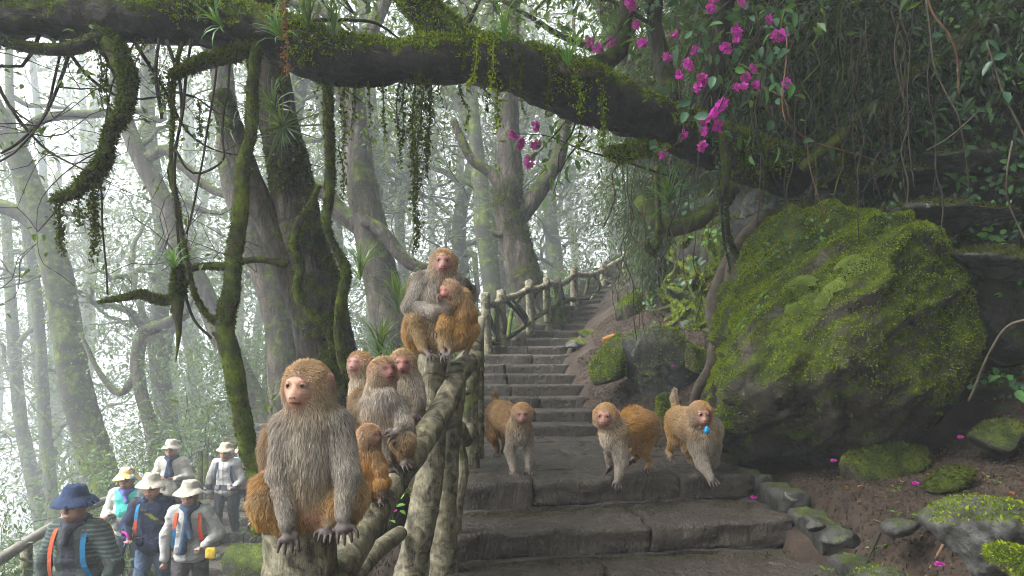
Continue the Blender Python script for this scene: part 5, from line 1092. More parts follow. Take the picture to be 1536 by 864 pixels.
# bank under the log railing
for (x, y, d, n, lf, sp, lab) in [(590, 745, 3.9, 16, .035, .05, 'sprouting creeper under the sloping handrail'), (605, 690, 4.2, 12, .035, .05, 'green sprig between handrail and leaning post'), (575, 790, 3.7, 16, .04, .06, 'leafy bank plant below the handrail'), (540, 830, 3.6, 14, .04, .06, 'low plant in the dark corner under the railing'), (560, 700, 4.6, 14, .04, .08, 'plant behind the rail at the bank edge')]:
    seedling(lab, P(x, y, d), n, lf, sp, M_LEAF_YEL, h=.08)

# litter ------------------------------------------------------------------
def litter(label, x, y, size, mat, cat, name, group, z=None, kind='oval', w=.5):
    q = V3(x, y, (gz(x, y) if z is None else z) + .006); key = ('lit', name, mat.name)
    if key not in _lm: m_ = leaf_base(kind).mesh(name, True); m_.materials.append(mat); _lm[key] = m_
    o = link(name, _lm[key], None, label=label, cat=cat, group=group, loc=q); o.rotation_euler = (rng.normal() * .15, rng.normal() * .15, rng.uniform(0, 6.28)); o.scale = (size, size * w * 1.3, size)
for k in range(46):
    x, y = rng.uniform(1.65, 2.9), rng.uniform(2.9, 4.6); litter('dry brown leaf lying on the wet soil', x, y, rng.uniform(.02, .05), M_DRY, 'leaf', 'fallen_leaf', 'fallen leaves on the soil')
for k in range(40):
    u = rng.random(); y = rng.uniform(4.5, 6.7); x = float(xl(y)) + (float(xr(y)) - float(xl(y))) * u; litter('small fallen leaf lying on the landing', x, y, rng.uniform(.015, .035), [M_DRY, M_DRY, M_LEAF_YEL][k % 3], 'leaf', 'fallen_leaf', 'fallen leaves on the landing', .008)
for k in range(40):
    x, y = rng.uniform(.75, 1.7), rng.uniform(6.0, 8.2); litter('dry leaf on the soil bank by the upper steps', x, y, rng.uniform(.03, .05), M_DRY, 'leaf', 'fallen_leaf', 'fallen leaves on the bank')
for (x, y, d) in [(1373, 724, 4.0), (1408, 845, 2.9), (1500, 655, 4.3), (1440, 655, 4.3), (1050, 577, 6.3), (1052, 523, 6.6), (1062, 425, 6.8), (1010, 548, 6.6), (1045, 600, 6.0), (1412, 322, 4.8), (1250, 690, 4.4), (1060, 640, 5.6), (590, 765, 3.9), (1130, 745, 4.3)]:
    q = P(x, y, d); gz_ = gz(q[0], q[1]); o = bpy.data.objects.new('fallen_flower', fmesh); C.objects.link(o); o.location = (q[0], q[1], max(gz_ + .01, q[2])); o.scale = (.55, .55, .3); o['label'] = 'fallen magenta blossom lying on rock or soil'; o['category'] = 'flower'; o['group'] = 'fallen magenta blossoms'
for i, (a, bb, r, mat, lab) in enumerate([((1358, 808, 3.4), (1415, 785, 3.5), .010, M_STEMR, 'straight red-brown stick lying on the soil'), ((1355, 830, 3.15), (1425, 795, 3.3), .011, M_VINE, 'pale broken stick beside the lichen rock'), ((1395, 758, 3.7), (1478, 738, 3.7), .004, M_VINE, 'thin pale twig on the soil'), ((1275, 770, 3.6), (1320, 758, 3.8), .006, M_TWIG, 'dark twig by the seedling cluster'), ((1450, 680, 4.2), (1475, 725, 3.9), .003, M_VINE, 'bent dry grass stalk'), ((1310, 742, 3.9), (1340, 756, 3.75), .003, M_VINE, 'yellowish stalk near the lone sprout'), ((1200, 800, 3.6), (1225, 830, 3.3), .006, M_TWIG, 'short dark twig at the kerb')]):
    q0, q1 = P(*a), P(*bb)
    for q in (q0, q1): q[2] = gz(q[0], q[1]) + r + .004
    b = MB(); tube(b, [q0, (q0 + q1) / 2 + V3(0, 0, .004), q1], [r, r * .9, r * .7], 8, .03, .2, 20, i); link('stick', b.mesh('stick', True, q0), mat, label=lab, cat='stick', loc=q0)
# pebbles
pm = []
for k in range(4): p_, f_ = rock_mesh('pebble', (1, .8, .55), 500 + k, sub=2, rough=.1); m_ = mesh_np('pebble', p_, tris=f_); m_.materials.append(M_ROCK); pm.append(m_)
for k in range(60):
    x, y = (rng.uniform(1.62, 2.9), rng.uniform(2.9, 4.6)) if k < 40 else (rng.uniform(.8, 1.5), rng.uniform(6.2, 8.2)); s = rng.uniform(.008, .028)
    o = bpy.data.objects.new('pebble', pm[k % 4]); C.objects.link(o); o.location = (x, y, gz(x, y) + s * .2); o.scale = (s, s, s); o.rotation_euler = (0, 0, rng.uniform(0, 6)); o['label'] = 'small grey pebble pressed into the brown soil'; o['category'] = 'pebble'; o['group'] = 'pebbles in the soil'

# crumbs of soil and leaf bits that nobody could count
def scatter_ground(n, boxes, size, mat, name, label, kind):
    b = MB(); ws = np.array([(x1 - x0) * (y1 - y0) for x0, x1, y0, y1 in boxes]); bi = rng.choice(len(boxes), n, p=ws / ws.sum()); bx_ = np.array(boxes)[bi]
    x = bx_[:, 0] + (bx_[:, 1] - bx_[:, 0]) * rng.random(n); y = bx_[:, 2] + (bx_[:, 3] - bx_[:, 2]) * rng.random(n)
    keep = (x > xr(y) + .05) | (x < xl(y) - .3); x, y = x[keep], y[keep]; m = len(x); z = terrain(x[:, None], y[:, None])[:, 0]; p = np.c_[x, y, z]
    s = size * rng.uniform(.4, 1.5, m) ** 1.5
    if kind == 'crumb':
        T = np.array([[1, 0, -.3], [-.5, .87, -.3], [-.5, -.87, -.3], [0, 0, .75]]); a = rng.uniform(0, 6.28, m); ca, sa = np.cos(a), np.sin(a)
        v = np.stack([np.c_[T[i, 0] * ca - T[i, 1] * sa, T[i, 0] * sa + T[i, 1] * ca, np.full(m, T[i, 2])] * (rng.uniform(.6, 1.3, (m, 3))) for i in range(4)], 1) * s[:, None, None] + p[:, None]
        t = (np.array([[0, 1, 3], [1, 2, 3], [2, 0, 3]])[None] + (np.arange(m) * 4)[:, None, None]).reshape(-1, 3); b.add(v.reshape(-1, 3), None, t)
    else:
        d = rand_dirs(m); d[:, 2] *= .25; leaves(b, p + (0, 0, .004), d, rng.normal(size=(m, 3)) * .3 + (0, 0, 1), s, s * .55, 'diamond')
    link(name, b.mesh(name, False), mat, kind='stuff', label=label)
SB = [(1.55, 3.2, 2.5, 4.9), (.7, 1.9, 5.6, 8.6), (-1.3, -.5, 3.2, 6.5), (.9, 1.5, 8.6, 9.6)]
scatter_ground(26000, SB, .012, M_SOIL, 'soil_crumbs', 'crumbly dark brown soil', 'crumb')
scatter_ground(6000, SB, .022, M_DRY2, 'leaf_litter', 'fine bits of rotting leaf litter on the soil', 'leaf')

# bits of leaf and grit on the treads, moss in the step corners
def on_steps(n, size, mat, name, label, edge):
    b = MB(); pos = []
    tr = [(LIP[0], 5.9, .004), (LIP[1], None, -.156), (LIP[2], None, -.311)]
    for j, (lp_, _, z) in enumerate(tr):
        A, B = np.array(lp_[0]), np.array(lp_[1]); m = n // 3; u = rng.random(m); dep = (.42 if j else 1.9) * (rng.random(m) if not edge else 1 - rng.random(m) ** 3 * .3 if j else rng.random(m))
        q = A + (B - A) * u[:, None]; pos.append(np.c_[q[:, 0] - .02 * dep, q[:, 1] + .02 + dep * (.97 if j else 1), np.full(m, z)])
    for k_ in range(1, 9):
        m = n // 12; y = 6.85 + .33 * (k_ - 1) + .03 + .28 * (rng.random(m) if not edge else 1 - rng.random(m) * .25); pos.append(np.c_[xl(y) + (xr(y) - xl(y)) * rng.random(m), y, np.full(m, .1 * k_ + .003)])
    p = np.vstack(pos); keep = p[:, 0] < np.interp(p[:, 1], [3.4, 4.8, 5.4, 6.8], [1.5, 1.38, 1.2, .7]); p = p[keep]
    m = len(p); s = size * rng.uniform(.4, 1.5, m); d = rand_dirs(m); d[:, 2] = np.abs(d[:, 2]) * (.2 if not edge else 1.0)
    leaves(b, p, d, rng.normal(size=(m, 3)) * .3 + (0, 0, 1), s, s * .5, 'diamond'); link(name, b.mesh(name, False), mat, kind='stuff', label=label)
on_steps(900, .014, M_DRY2, 'step_litter', 'tiny leaf bits scattered over the stone steps', False)
on_steps(2600, .012, M_MOSSD, 'step_moss', 'thin moss along the joints of the stone steps', True)

# more creeping plants over the cliff, each rooted on the rock
sp = [(1205, 150, 'under the last blossoms'), (1235, 215, 'left of the dark ledge'), (1290, 215, 'above the dark mossy ledge'), (1300, 130, 'over the slanting root'), (1345, 80, 'beside the ringed stem'), (1385, 30, 'by the top of the tan vine'), (1440, 120, 'right of the tan vine'), (1455, 215, 'on the grey seedling ledge'), (1515, 90, 'beside the cliff-edge vine'), (1530, 260, 'over the creeper curtain'), (1300, 300, 'at the boulder crest'), (1475, 320, 'on the flat wet ledge'), (1510, 370, 'over the pale slab'), (1480, 600, 'at the foot of the sapling'),
      (960, 300, 'at the cliff corner'), (1000, 345, 'below the sword-leaved clump'), (1040, 300, 'under the looping root'), (940, 420, 'above the far steps'), (985, 430, 'among the rootlets'), (1030, 410, 'right of the rootlets'), (1065, 350, 'left of the brown root'), (1120, 280, 'near the grey hollow'), (970, 470, 'above the mossy outcrop'), (1050, 470, 'beside the short reddish root')]
for k, (x, y, w) in enumerate(sp):
    c, n0 = cliff_at(x, y); c = c * .955 + np.array([0, 0, EYE]) * .045; m_ = [M_LEAF_NEAR, M_LEAF_BLUE, M_LEAF_YEL][k % 3]
    seedling('%s creeping plant %s' % (['green', 'bluish-green', 'fresh green'][k % 3], w), c, int(rng.integers(10, 20)), rng.uniform(.035, .055) * (1.2 if x < 1100 else 1), rng.uniform(.06, .10), m_, nrm(n0 + V3(0, -.5, .3)), name='creeping_plant', h=.07)
# ------------------------------------------------------------------ bodies grown as one smooth surface
def cap(a, ra, b, rb, col=None, fur=0.0, k=None, w=1.0):
    return dict(t='c', a=np.asarray(a, float), b=np.asarray(b, float), ra=ra, rb=rb, col=col, fur=fur, k=k, w=w)
def ell(c, rad, col=None, fur=0.0, R=None, k=None, w=1.0, axis=None):
    return dict(t='e', a=np.asarray(c, float), rad=np.asarray(rad, float), R=np.eye(3) if R is None else np.asarray(R), col=col, fur=fur, k=k, w=w, axis=axis)
def pdist(p, x):
    if p['t'] == 'c':
        ba = p['b'] - p['a']; L = max(1e-12, ba @ ba); t = np.clip(((x - p['a']) @ ba) / L, 0, 1)
        return np.linalg.norm(x - p['a'] - t[..., None] * ba, axis=-1) - (p['ra'] + (p['rb'] - p['ra']) * t)
    q = (x - p['a']) @ p['R']; k0 = np.linalg.norm(q / p['rad'], axis=-1); k1 = np.linalg.norm(q / p['rad'] ** 2, axis=-1)
    return k0 * (k0 - 1) / np.maximum(k1, 1e-9)
def pbox(p, m):
    if p['t'] == 'c':
        lo = np.minimum(p['a'] - p['ra'], p['b'] - p['rb']); hi = np.maximum(p['a'] + p['ra'], p['b'] + p['rb'])
    else:
        r = p['rad'].max(); lo, hi = p['a'] - r, p['a'] + r
    return lo - m, hi + m

def surface(prims, vox, k, post=None):
    """smooth union of the shapes, skinned with surface nets; returns verts, quads"""
    m = k + 3 * vox; bx = [pbox(p, m) for p in prims]
    lo = np.min([b[0] for b in bx], 0); hi = np.max([b[1] for b in bx], 0)
    n = np.ceil((hi - lo) / vox).astype(int) + 2
    S = np.full(n, m, np.float32)
    ax = [lo[i] + np.arange(n[i]) * vox for i in range(3)]
    for p, b in zip(prims, bx):
        i0 = np.maximum(0, np.floor((b[0] - lo) / vox).astype(int)); i1 = np.minimum(n, np.ceil((b[1] - lo) / vox).astype(int) + 1)
        g = np.stack(np.meshgrid(*[ax[i][i0[i]:i1[i]] for i in range(3)], indexing='ij'), -1)
        d = pdist(p, g); sl = tuple(slice(i0[i], i1[i]) for i in range(3)); o = S[sl]; kk = p['k'] or k
        h = np.clip(.5 + .5 * (o - d) / kk, 0, 1); S[sl] = o * (1 - h) + d * h - kk * h * (1 - h)
    if post is not None:
        g = np.stack(np.meshgrid(*ax, indexing='ij'), -1); S = post(S, g)
    S[0] = S[-1] = m; S[:, 0] = S[:, -1] = m; S[:, :, 0] = S[:, :, -1] = m
    ins = S < 0
    c = np.zeros(np.array(S.shape) - 1, np.int8)
    for dx in (0, 1):
        for dy in (0, 1):
            for dz in (0, 1): c += ins[dx:dx + c.shape[0], dy:dy + c.shape[1], dz:dz + c.shape[2]]
    cells = np.argwhere((c > 0) & (c < 8)); idx = -np.ones(c.shape, np.int64); idx[tuple(cells.T)] = np.arange(len(cells))
    acc = np.zeros((len(cells), 3)); cnt = np.zeros(len(cells))
    for a in range(3):
        oth = [q for q in range(3) if q != a]
        for u in (0, 1):
            for v in (0, 1):
                off = np.zeros(3, int); off[oth[0]] = u; off[oth[1]] = v; c0 = cells + off; c1 = c0.copy(); c1[:, a] += 1
                s0 = S[tuple(c0.T)]; s1 = S[tuple(c1.T)]; x = (s0 < 0) != (s1 < 0); t = np.where(x, s0 / np.where(x, s0 - s1, 1), 0)
                pt = off[None].astype(float).repeat(len(cells), 0); pt[:, a] = t; acc[x] += pt[x]; cnt[x] += 1
    V = lo + (cells + acc / np.maximum(cnt, 1)[:, None]) * vox
    Q = []
    for a in range(3):
        o1, o2 = [(1, 2), (2, 0), (0, 1)][a]
        s0 = [slice(None)] * 3; s1 = [slice(None)] * 3; s0[a] = slice(0, -1); s1[a] = slice(1, None)
        f = ins[tuple(s0)] != ins[tuple(s1)]; e = np.argwhere(f)
        e = e[(e[:, o1] > 0) & (e[:, o2] > 0)]
        e = e[(e[:, o1] < S.shape[o1] - 1) & (e[:, o2] < S.shape[o2] - 1)]
        def I(d1, d2):
            q = e.copy(); q[:, o1] += d1; q[:, o2] += d2; return idx[tuple(q.T)]
        q = np.c_[I(-1, -1), I(0, -1), I(0, 0), I(-1, 0)]; fl = ~ins[tuple(e.T)]; q[fl] = q[fl][:, ::-1]; Q.append(q)
    Q = np.vstack(Q); Q = Q[(Q >= 0).all(1)]
    return V, Q

def weights(prims, x, s):
    D = np.stack([np.maximum(pdist(p, x), -.002) for p in prims], 1)
    D = D - D.min(1, keepdims=True); W = np.exp(-D / s) * np.array([p['w'] for p in prims])[None]; return W / W.sum(1, keepdims=True)

def set_col(me, col, name='col'):
    a = me.attributes.new(name, 'FLOAT_COLOR', 'POINT'); c = np.c_[col, np.ones(len(col))].astype(np.float32); a.data.foreach_set('color', c.ravel())

def attr_mat(name, rough=.6, spec=.3, sss=0.0, bump=.2, bscale=300, hair=False, fold=0):
    m, nt, b, o = new_mat(name); d = ND(nt); a = d.n('ShaderNodeAttribute'); a.attribute_name = 'col'
    d.l(a.outputs['Color'], b.inputs['Base Color']); b.inputs['Roughness'].default_value = rough; b.inputs['Specular IOR Level'].default_value = spec
    if sss: b.inputs['Subsurface Weight'].default_value = sss; b.inputs['Subsurface Radius'].default_value = (.01, .004, .002); b.inputs['Subsurface Scale'].default_value = .3
    if bump:
        h = d.noise(d.coord(), bscale, 3)
        if fold: h = d.math('ADD', d.math('MULTIPLY', h, .12), d.noise(d.coord('Object', (1, 1, 1.6)), fold, 3, .55, 1.2))
        d.l(d.bump(h, bump, .002 if not fold else .03), b.inputs['Normal'])
    return m
M_SKIN = attr_mat('monkey_skin', .55, .35, 0, .3, 350)
M_FUR = attr_mat('fur', .75, .15, 0, 0)
M_CLOTH = attr_mat('cloth', .85, .15, 0, .6, 220, fold=13)
M_HSKIN = attr_mat('human_skin', .5, .35, 0, .1, 200)
def eye_mat():
    m, nt, b, o = new_mat('monkey_eye'); d = ND(nt)
    t = d.n('ShaderNodeTexCoord'); s = d.n('ShaderNodeSeparateXYZ'); d.l(t.outputs['Object'], s.inputs[0])
    d.l(d.ramp(d.math('MULTIPLY', s.outputs['X'], -1.0), [(0.0, (.30, .22, .18)), (.70, (.30, .22, .18)), (.74, (.03, .015, .008)), (.80, (.16, .075, .02)), (.90, (.13, .06, .015)), (.92, (.004, .003, .003))]), b.inputs['Base Color'])
    b.inputs['Roughness'].default_value = .12; return m
M_EYE = eye_mat()
def eye_mesh():
    bm = bmesh.new(); bmesh.ops.create_uvsphere(bm, u_segments=20, v_segments=14, radius=1.0); me = bpy.data.meshes.new('eye'); bm.to_mesh(me); bm.free()
    for p in me.polygons: p.use_smooth = True
    me.materials.append(M_EYE); return me
EYEMESH = eye_mesh()

G_GREY = (.27, .24, .205); G_BACK = (.23, .145, .070); G_OR = (.35, .195, .060); G_CROWN = (.38, .225, .095); G_PALE = (.42, .36, .285); G_TAN = (.36, .235, .105); G_PINK = (.38, .19, .15); G_DARK = (.060, .046, .042); G_CHEEK = (.40, .325, .225); G_PINKD = (.30, .16, .13)

def hand_prims(w, h, side, r, col, spread=.5, n=5, curl=None, length=1.0, thumb=-1):
    """palm and five unequal, bent fingers; w wrist, h palm centre, side across the palm"""
    w, h = np.asarray(w, float), np.asarray(h, float); f = nrm(h - w); s = nrm(np.asarray(side, float) - f * (np.asarray(side, float) @ f)); c = np.asarray(curl if curl is not None else (0, 0, -1.), float)
    out = [cap(w, r * 1.9, h, r * 1.9, col, 0, r * 2), cap(h - s * r * 2.4, r * 1.25, h + s * r * 2.4, r * 1.25, col, 0, r * 1.5)]
    for i, (u, L) in enumerate(zip((-1.5, -.5, .5, 1.5), (4.6, 5.6, 5.4, 4.4))):
        a = h + s * u * r * 2.05; dd = nrm(f + s * u * spread * .40); L = L * r * length
        m = a + dd * L * .55; e = m + nrm(dd * .55 + c * .6) * L * .5
        out += [cap(a, r * .95, m, r * .85, col, 0, r * .4), cap(m, r * .85, e, r * .6, col, 0, r * .4)]
    a = (w + h) / 2 + s * thumb * r * 1.9; m = a + nrm(f * .6 + s * thumb * .8) * r * 2.2; e = m + nrm(f + c * .4) * r * 1.8
    out += [cap(a, r * .95, m, r * .85, col, 0, r * .6), cap(m, r * .85, e, r * .6, col, 0, r * .5)]
    return out

def make_fur(parent, V, Q, prims, paint_fur, count, radius, lenmul, seed, colfn, comb=.9):
    tri = np.vstack([Q[:, [0, 1, 2]], Q[:, [0, 2, 3]]]); a, b, c = V[tri[:, 0]], V[tri[:, 1]], V[tri[:, 2]]
    cr = np.cross(b - a, c - a); ar = np.linalg.norm(cr, axis=1); N = nrm(cr)
    r_ = np.random.default_rng(seed); i = r_.choice(len(tri), int(count * 1.6), p=ar / ar.sum()); u = r_.random((len(i), 2)); fl = u.sum(1) > 1; u[fl] = 1 - u[fl]
    pos = a[i] + (b[i] - a[i]) * u[:, :1] + (c[i] - a[i]) * u[:, 1:]; n = N[i]
    W = weights(prims, pos, .008); fl_ = (W * np.array([p['fur'] for p in prims])[None]).sum(1) * paint_fur(pos)
    keep = fl_ > .003; pos, n, W, fl_ = pos[keep][:count], n[keep][:count], W[keep][:count], fl_[keep][:count]; m = len(pos)
    ax = np.array([nrm(p['b'] - p['a']) if p['t'] == 'c' else (np.zeros(3) if p['axis'] is None else nrm(p['axis'])) for p in prims]); flow = W @ ax + np.array([0, 0, -.35])
    flow = flow - (flow * n).sum(1)[:, None] * n
    cl = np.c_[vnoise(pos * 55, 1), vnoise(pos * 55, 2), vnoise(pos * 55, 3)]
    d0 = nrm(n * .42 + flow * comb + cl * .22 + r_.normal(size=(m, 3)) * .13); d1 = nrm(d0 + flow * .5 + np.array([0, 0, -.30]) + cl * .35)
    L = (fl_ * lenmul * r_.uniform(.6, 1.25, m))[:, None]
    pts = np.stack([pos - n * .001, pos + d0 * L * .4, pos + d0 * L * .55 + d1 * L * .25, pos + d0 * L * .55 + d1 * L * .6], 1)
    cu = bpy.data.hair_curves.new('fur'); cu.add_curves([4] * m)
    cu.attributes['position'].data.foreach_set('vector', pts.reshape(-1).astype(np.float32)) if 'position' in cu.attributes else cu.points.foreach_set('position', pts.reshape(-1).astype(np.float32))
    ra = cu.attributes.get('radius') or cu.attributes.new('radius', 'FLOAT', 'POINT')
    ra.data.foreach_set('value', np.tile(np.array([1, .9, .65, .15]) * radius, m).astype(np.float32))
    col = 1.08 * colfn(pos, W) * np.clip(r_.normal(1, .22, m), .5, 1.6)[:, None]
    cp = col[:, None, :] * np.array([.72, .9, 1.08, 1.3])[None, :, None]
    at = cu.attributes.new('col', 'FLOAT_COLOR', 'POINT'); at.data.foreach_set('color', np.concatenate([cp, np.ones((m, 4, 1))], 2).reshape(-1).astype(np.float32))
    cu.materials.append(M_FUR)
    return link('fur', cu, None, parent)

def monkey(label, D, J, base, fur=20000, frad=.0007, fl=1.0, vox=.005, group='macaques', seed=0, juvenile=False, back=G_BACK, arm=G_GREY, chest=G_GREY, name='macaque', tint=(1, 1, 1), extra=None, facecol=G_PINK):
    """J holds joints as photograph pixels plus depth offset (pixels); s turns them into metres"""
    s = D / F; rv = np.random.default_rng(seed + 40); facecol = tuple(np.array(facecol) * rv.uniform(.78, 1.05) * np.array([1, rv.uniform(.85, 1.1), rv.uniform(.85, 1.1)]))
    def p(q): return P(q[0], q[1], D) * (1 + (q[2] if len(q) > 2 else 0) * s / D) * 1.0
    root = empty(name, p(base), label, 'monkey', group); org = np.array(root.location)
    def X(q): return p(q) - org
    tint = np.array(tint); T = lambda c: tuple(np.array(c) * tint)
    pr_ = []
    # trunk
    tk = J['trunk']      # list of (x,y,depth,r,col)
    for a, b in zip(tk[:-1], tk[1:]): pr_.append(cap(X(a), a[3] * s, X(b), b[3] * s, T(b[4]), .022, .024 * (.6 if juvenile else 1)))
    for e in J.get('blobs', []): pr_.append(ell(X(e), np.array(e[3]) * s, T(e[4]), e[5] * .75 if len(e) > 5 else .022, axis=(0, 0, -1)))
    # limbs: lists of (x,y,depth,r)
    for (pts, cols, hand) in J['limbs']:
        for i in range(len(pts) - 1):
            a, b = pts[i], pts[i + 1]; pr_.append(cap(X(a), a[3] * s, X(b), b[3] * s, T(cols[i]), (.018 if i == 0 else .010), .014))
        if hand:
            h = hand; pr_ += hand_prims(X(pts[-1]), X(h['c']), np.array(h.get('side', (1, 0, 0)), float), h.get('r', 3) * s, h.get('col', G_DARK), h.get('spread', .5), curl=h.get('curl'), length=h.get('len', 1.0), thumb=h.get('thumb', -1))
    for t_ in J.get('tails', []):
        for a, b in zip(t_[:-1], t_[1:]): pr_.append(cap(X(a), a[3] * s, X(b), b[3] * s, T(a[4]), .014))
    # head
    hc = X(J['head']); hr = J['head'][3] * s; f = nrm(np.array(J['look'], float)); up = nrm(np.array(J.get('up', (0, 0, 1)), float)); r = nrm(np.cross(f, up)); up = np.cross(r, f)
    R = np.c_[r, f, up]
    H = lambda x, y, z: hc + (r * x + f * y + up * z) * hr
    pr_.append(ell(hc, np.array([.97, 1.0, .96]) * hr, T(G_CROWN), .010, R, .02, axis=tuple(-f * .5 + up * -.2)))
    pr_.append(ell(H(0, .42, -.28), np.array([.60, .62, .70]) * hr, T(G_CHEEK), .008, R, .02))
    for sx in (-1, 1): pr_.append(ell(H(.60 * sx, .12, -.42), np.array([.38, .45, .48]) * hr, T(G_CHEEK), .017, R, .02, axis=tuple(r * sx - up * .6 - f * .5)))
    pr_.append(ell(H(0, .86, -.46), np.array([.36, .40, .34]) * hr, facecol, .0, R, .016))
    pr_.append(ell(H(0, 1.05, -.58), np.array([.27, .20, .22]) * hr, facecol, .0, R, .010))
    pr_.append(cap(H(-.32, .90, .16), .12 * hr, H(.32, .90, .16), .12 * hr, facecol, .004, .008))
    pr_.append(cap(H(0, .95, .08), .085 * hr, H(0, 1.19, -.36), .105 * hr, facecol, 0, .008))
    for sx in (-1, 1):
        pr_.append(ell(H(.34 * sx, .84, -.14), np.array([.17, .12, .16]) * hr, facecol, 0, R, .008))
        pr_.append(ell(H(1.02 * sx, -.02, .12), np.array([.11, .22, .30]) * hr, G_PINKD, .002, R, .006))
        pr_.append(cap(H(.085 * sx, 1.20, -.38), .05 * hr, H(.06 * sx, 1.22, -.36), .05 * hr, facecol, 0, .004))
    pr_.append(cap(hc - up * hr * .3, hr * .8, X(J['neck']), J['neck'][3] * s, T(G_CHEEK), .020, .03))
    V, Qd = surface(pr_, vox, .020 if not juvenile else .014)
    def local(x):
        q = (x - hc) / hr; return q @ r, q @ f, q @ up
    def facemask(x):
        a, b, c = local(x); e = (a / .66) ** 2 + ((c + .20) / np.where(c > -.20, .56, .70)) ** 2
        e = e + .16 * fbm(x * 90, 2, seed + 5); return np.clip((1.18 - e) * 2.6, 0, 1) * (b > .25)
    base_cols = np.array([q['col'] for q in pr_])
    def colour(x, W):
        c = W @ base_cols; n_ = fbm(x * 22, 3, seed)[:, None]; n2 = fbm(x * 9 + 5, 2, seed + 3)[:, None]; c = c * (1 + .30 * n_); c = c + (np.array([[.29, .24, .18]]) - c) * np.clip(.12 + .5 * n2, 0, .4) * np.clip(W @ np.array([q['fur'] for q in pr_]) / .008, 0, 1)[:, None]
        return c
    W = weights(pr_, V, .006); col = colour(V, W); fm = facemask(V)[:, None]
    a, b, c = local(V)
    fc = np.array(facecol) * (1 + .18 * fbm(V * 60, 3, seed + 2))[:, None]
    fc = np.where((c < -.45)[:, None], fc * np.array([.92, .9, .9]), fc); col = col * (1 - fm) + fc * fm
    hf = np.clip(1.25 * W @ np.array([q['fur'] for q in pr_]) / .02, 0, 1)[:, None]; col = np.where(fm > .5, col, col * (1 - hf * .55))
    for sx in (-1, 1):
        so = ((a - .33 * sx) / .24) ** 2 + ((c - .02) / .17) ** 2; m_ = (so < 1) & (b > .5); col[m_] = col[m_] * np.array([.48, .40, .37])
        nn = ((a - .085 * sx) / .055) ** 2 + ((c + .47) / .045) ** 2; m_ = (nn < 1) & (b > .9); col[m_] = (.03, .012, .01)
    wr = fm[:, 0] * np.clip(ridged(np.c_[a * 2.2, c * 7, b * 2], 3, seed + 6), 0, 1); col = col * (1 - .38 * wr)[:, None]
    gr = (((np.abs(a) - .46) / .2) ** 2 + ((c + .25) / .35) ** 2 < 1) & (b > .3); col[gr] = col[gr] * np.array([.72, .76, .8])
    ml = (np.abs(c + .68 + .10 * np.abs(a)) < .035) & (np.abs(a) < .28) & (b > .8); col[ml] = col[ml] * np.array([.28, .2, .2])
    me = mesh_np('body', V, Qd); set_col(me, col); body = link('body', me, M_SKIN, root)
    for sx in (-1, 1):
        o = bpy.data.objects.new('eye', EYEMESH); C.objects.link(o); o.parent = root; q = H(.32 * sx, .93, .01); o.location = q; rr = .16 * hr; o.scale = (rr, rr, rr)
        o.rotation_euler = Vector(-f - r * .0).to_track_quat('X', 'Z').to_euler()
    def pf(x): return (1 - facemask(x))
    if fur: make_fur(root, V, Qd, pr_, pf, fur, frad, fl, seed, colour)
    return root
# ------------------------------------------------------------------ the macaques
GY, BK, OR, CR, PL, TN, PK, DK = G_GREY, G_BACK, G_OR, G_CROWN, G_PALE, G_TAN, G_PINK, G_DARK
TG = (.30, .215, .125)
monkey('big grey-brown monkey sitting upright on the sawn-off post, staring ahead', 2.10, dict(
    head=(463, 575, 0, 36), look=(-.30, -1, -.06), neck=(470, 628, 8, 36),
    trunk=[(468, 640, 10, 40, GY), (466, 680, 12, 44, GY), (464, 725, 18, 46, PL), (456, 765, 22, 46, TN)],
    blobs=[(440, 640, 4, (26, 24, 26), GY), (497, 640, 4, (26, 24, 26), GY), (404, 752, 12, (27, 34, 42), OR, .035), (520, 752, 16, (26, 30, 36), OR, .035), (466, 690, -12, (26, 20, 36), GY), (420, 690, 30, (30, 26, 50), BK), (470, 765, -14, (14, 10, 14), PK, 0)],
    limbs=[([(430, 642, 0, 22), (421, 704, -18, 17), (431, 774, -40, 10.5)], [GY, GY], dict(c=(432, 792, -46), side=(1, 0, .1), r=3.7, curl=(0, -.1, -1), thumb=1)),
           ([(506, 640, 0, 22), (521, 704, -18, 17), (515, 760, -40, 10.5)], [GY, GY], dict(c=(519, 777, -46), side=(1, 0, .1), r=3.7, curl=(0, -.1, -1), thumb=-1)),
           ([(440, 770, 8, 30), (402, 752, -8, 24), (420, 786, -6, 13)], [OR, TN], None),
           ([(490, 770, 8, 30), (526, 744, -4, 24), (498, 776, -16, 12)], [OR, TN], dict(c=(488, 786, -34), side=(1, .2, 0), r=3.2, curl=(0, -.3, -1), thumb=1))],
    tails=[]), (450, 792, 0), fur=52000, frad=.00055, fl=1.0, vox=.0042, seed=1, arm=GY, facecol=(.46, .24, .19))

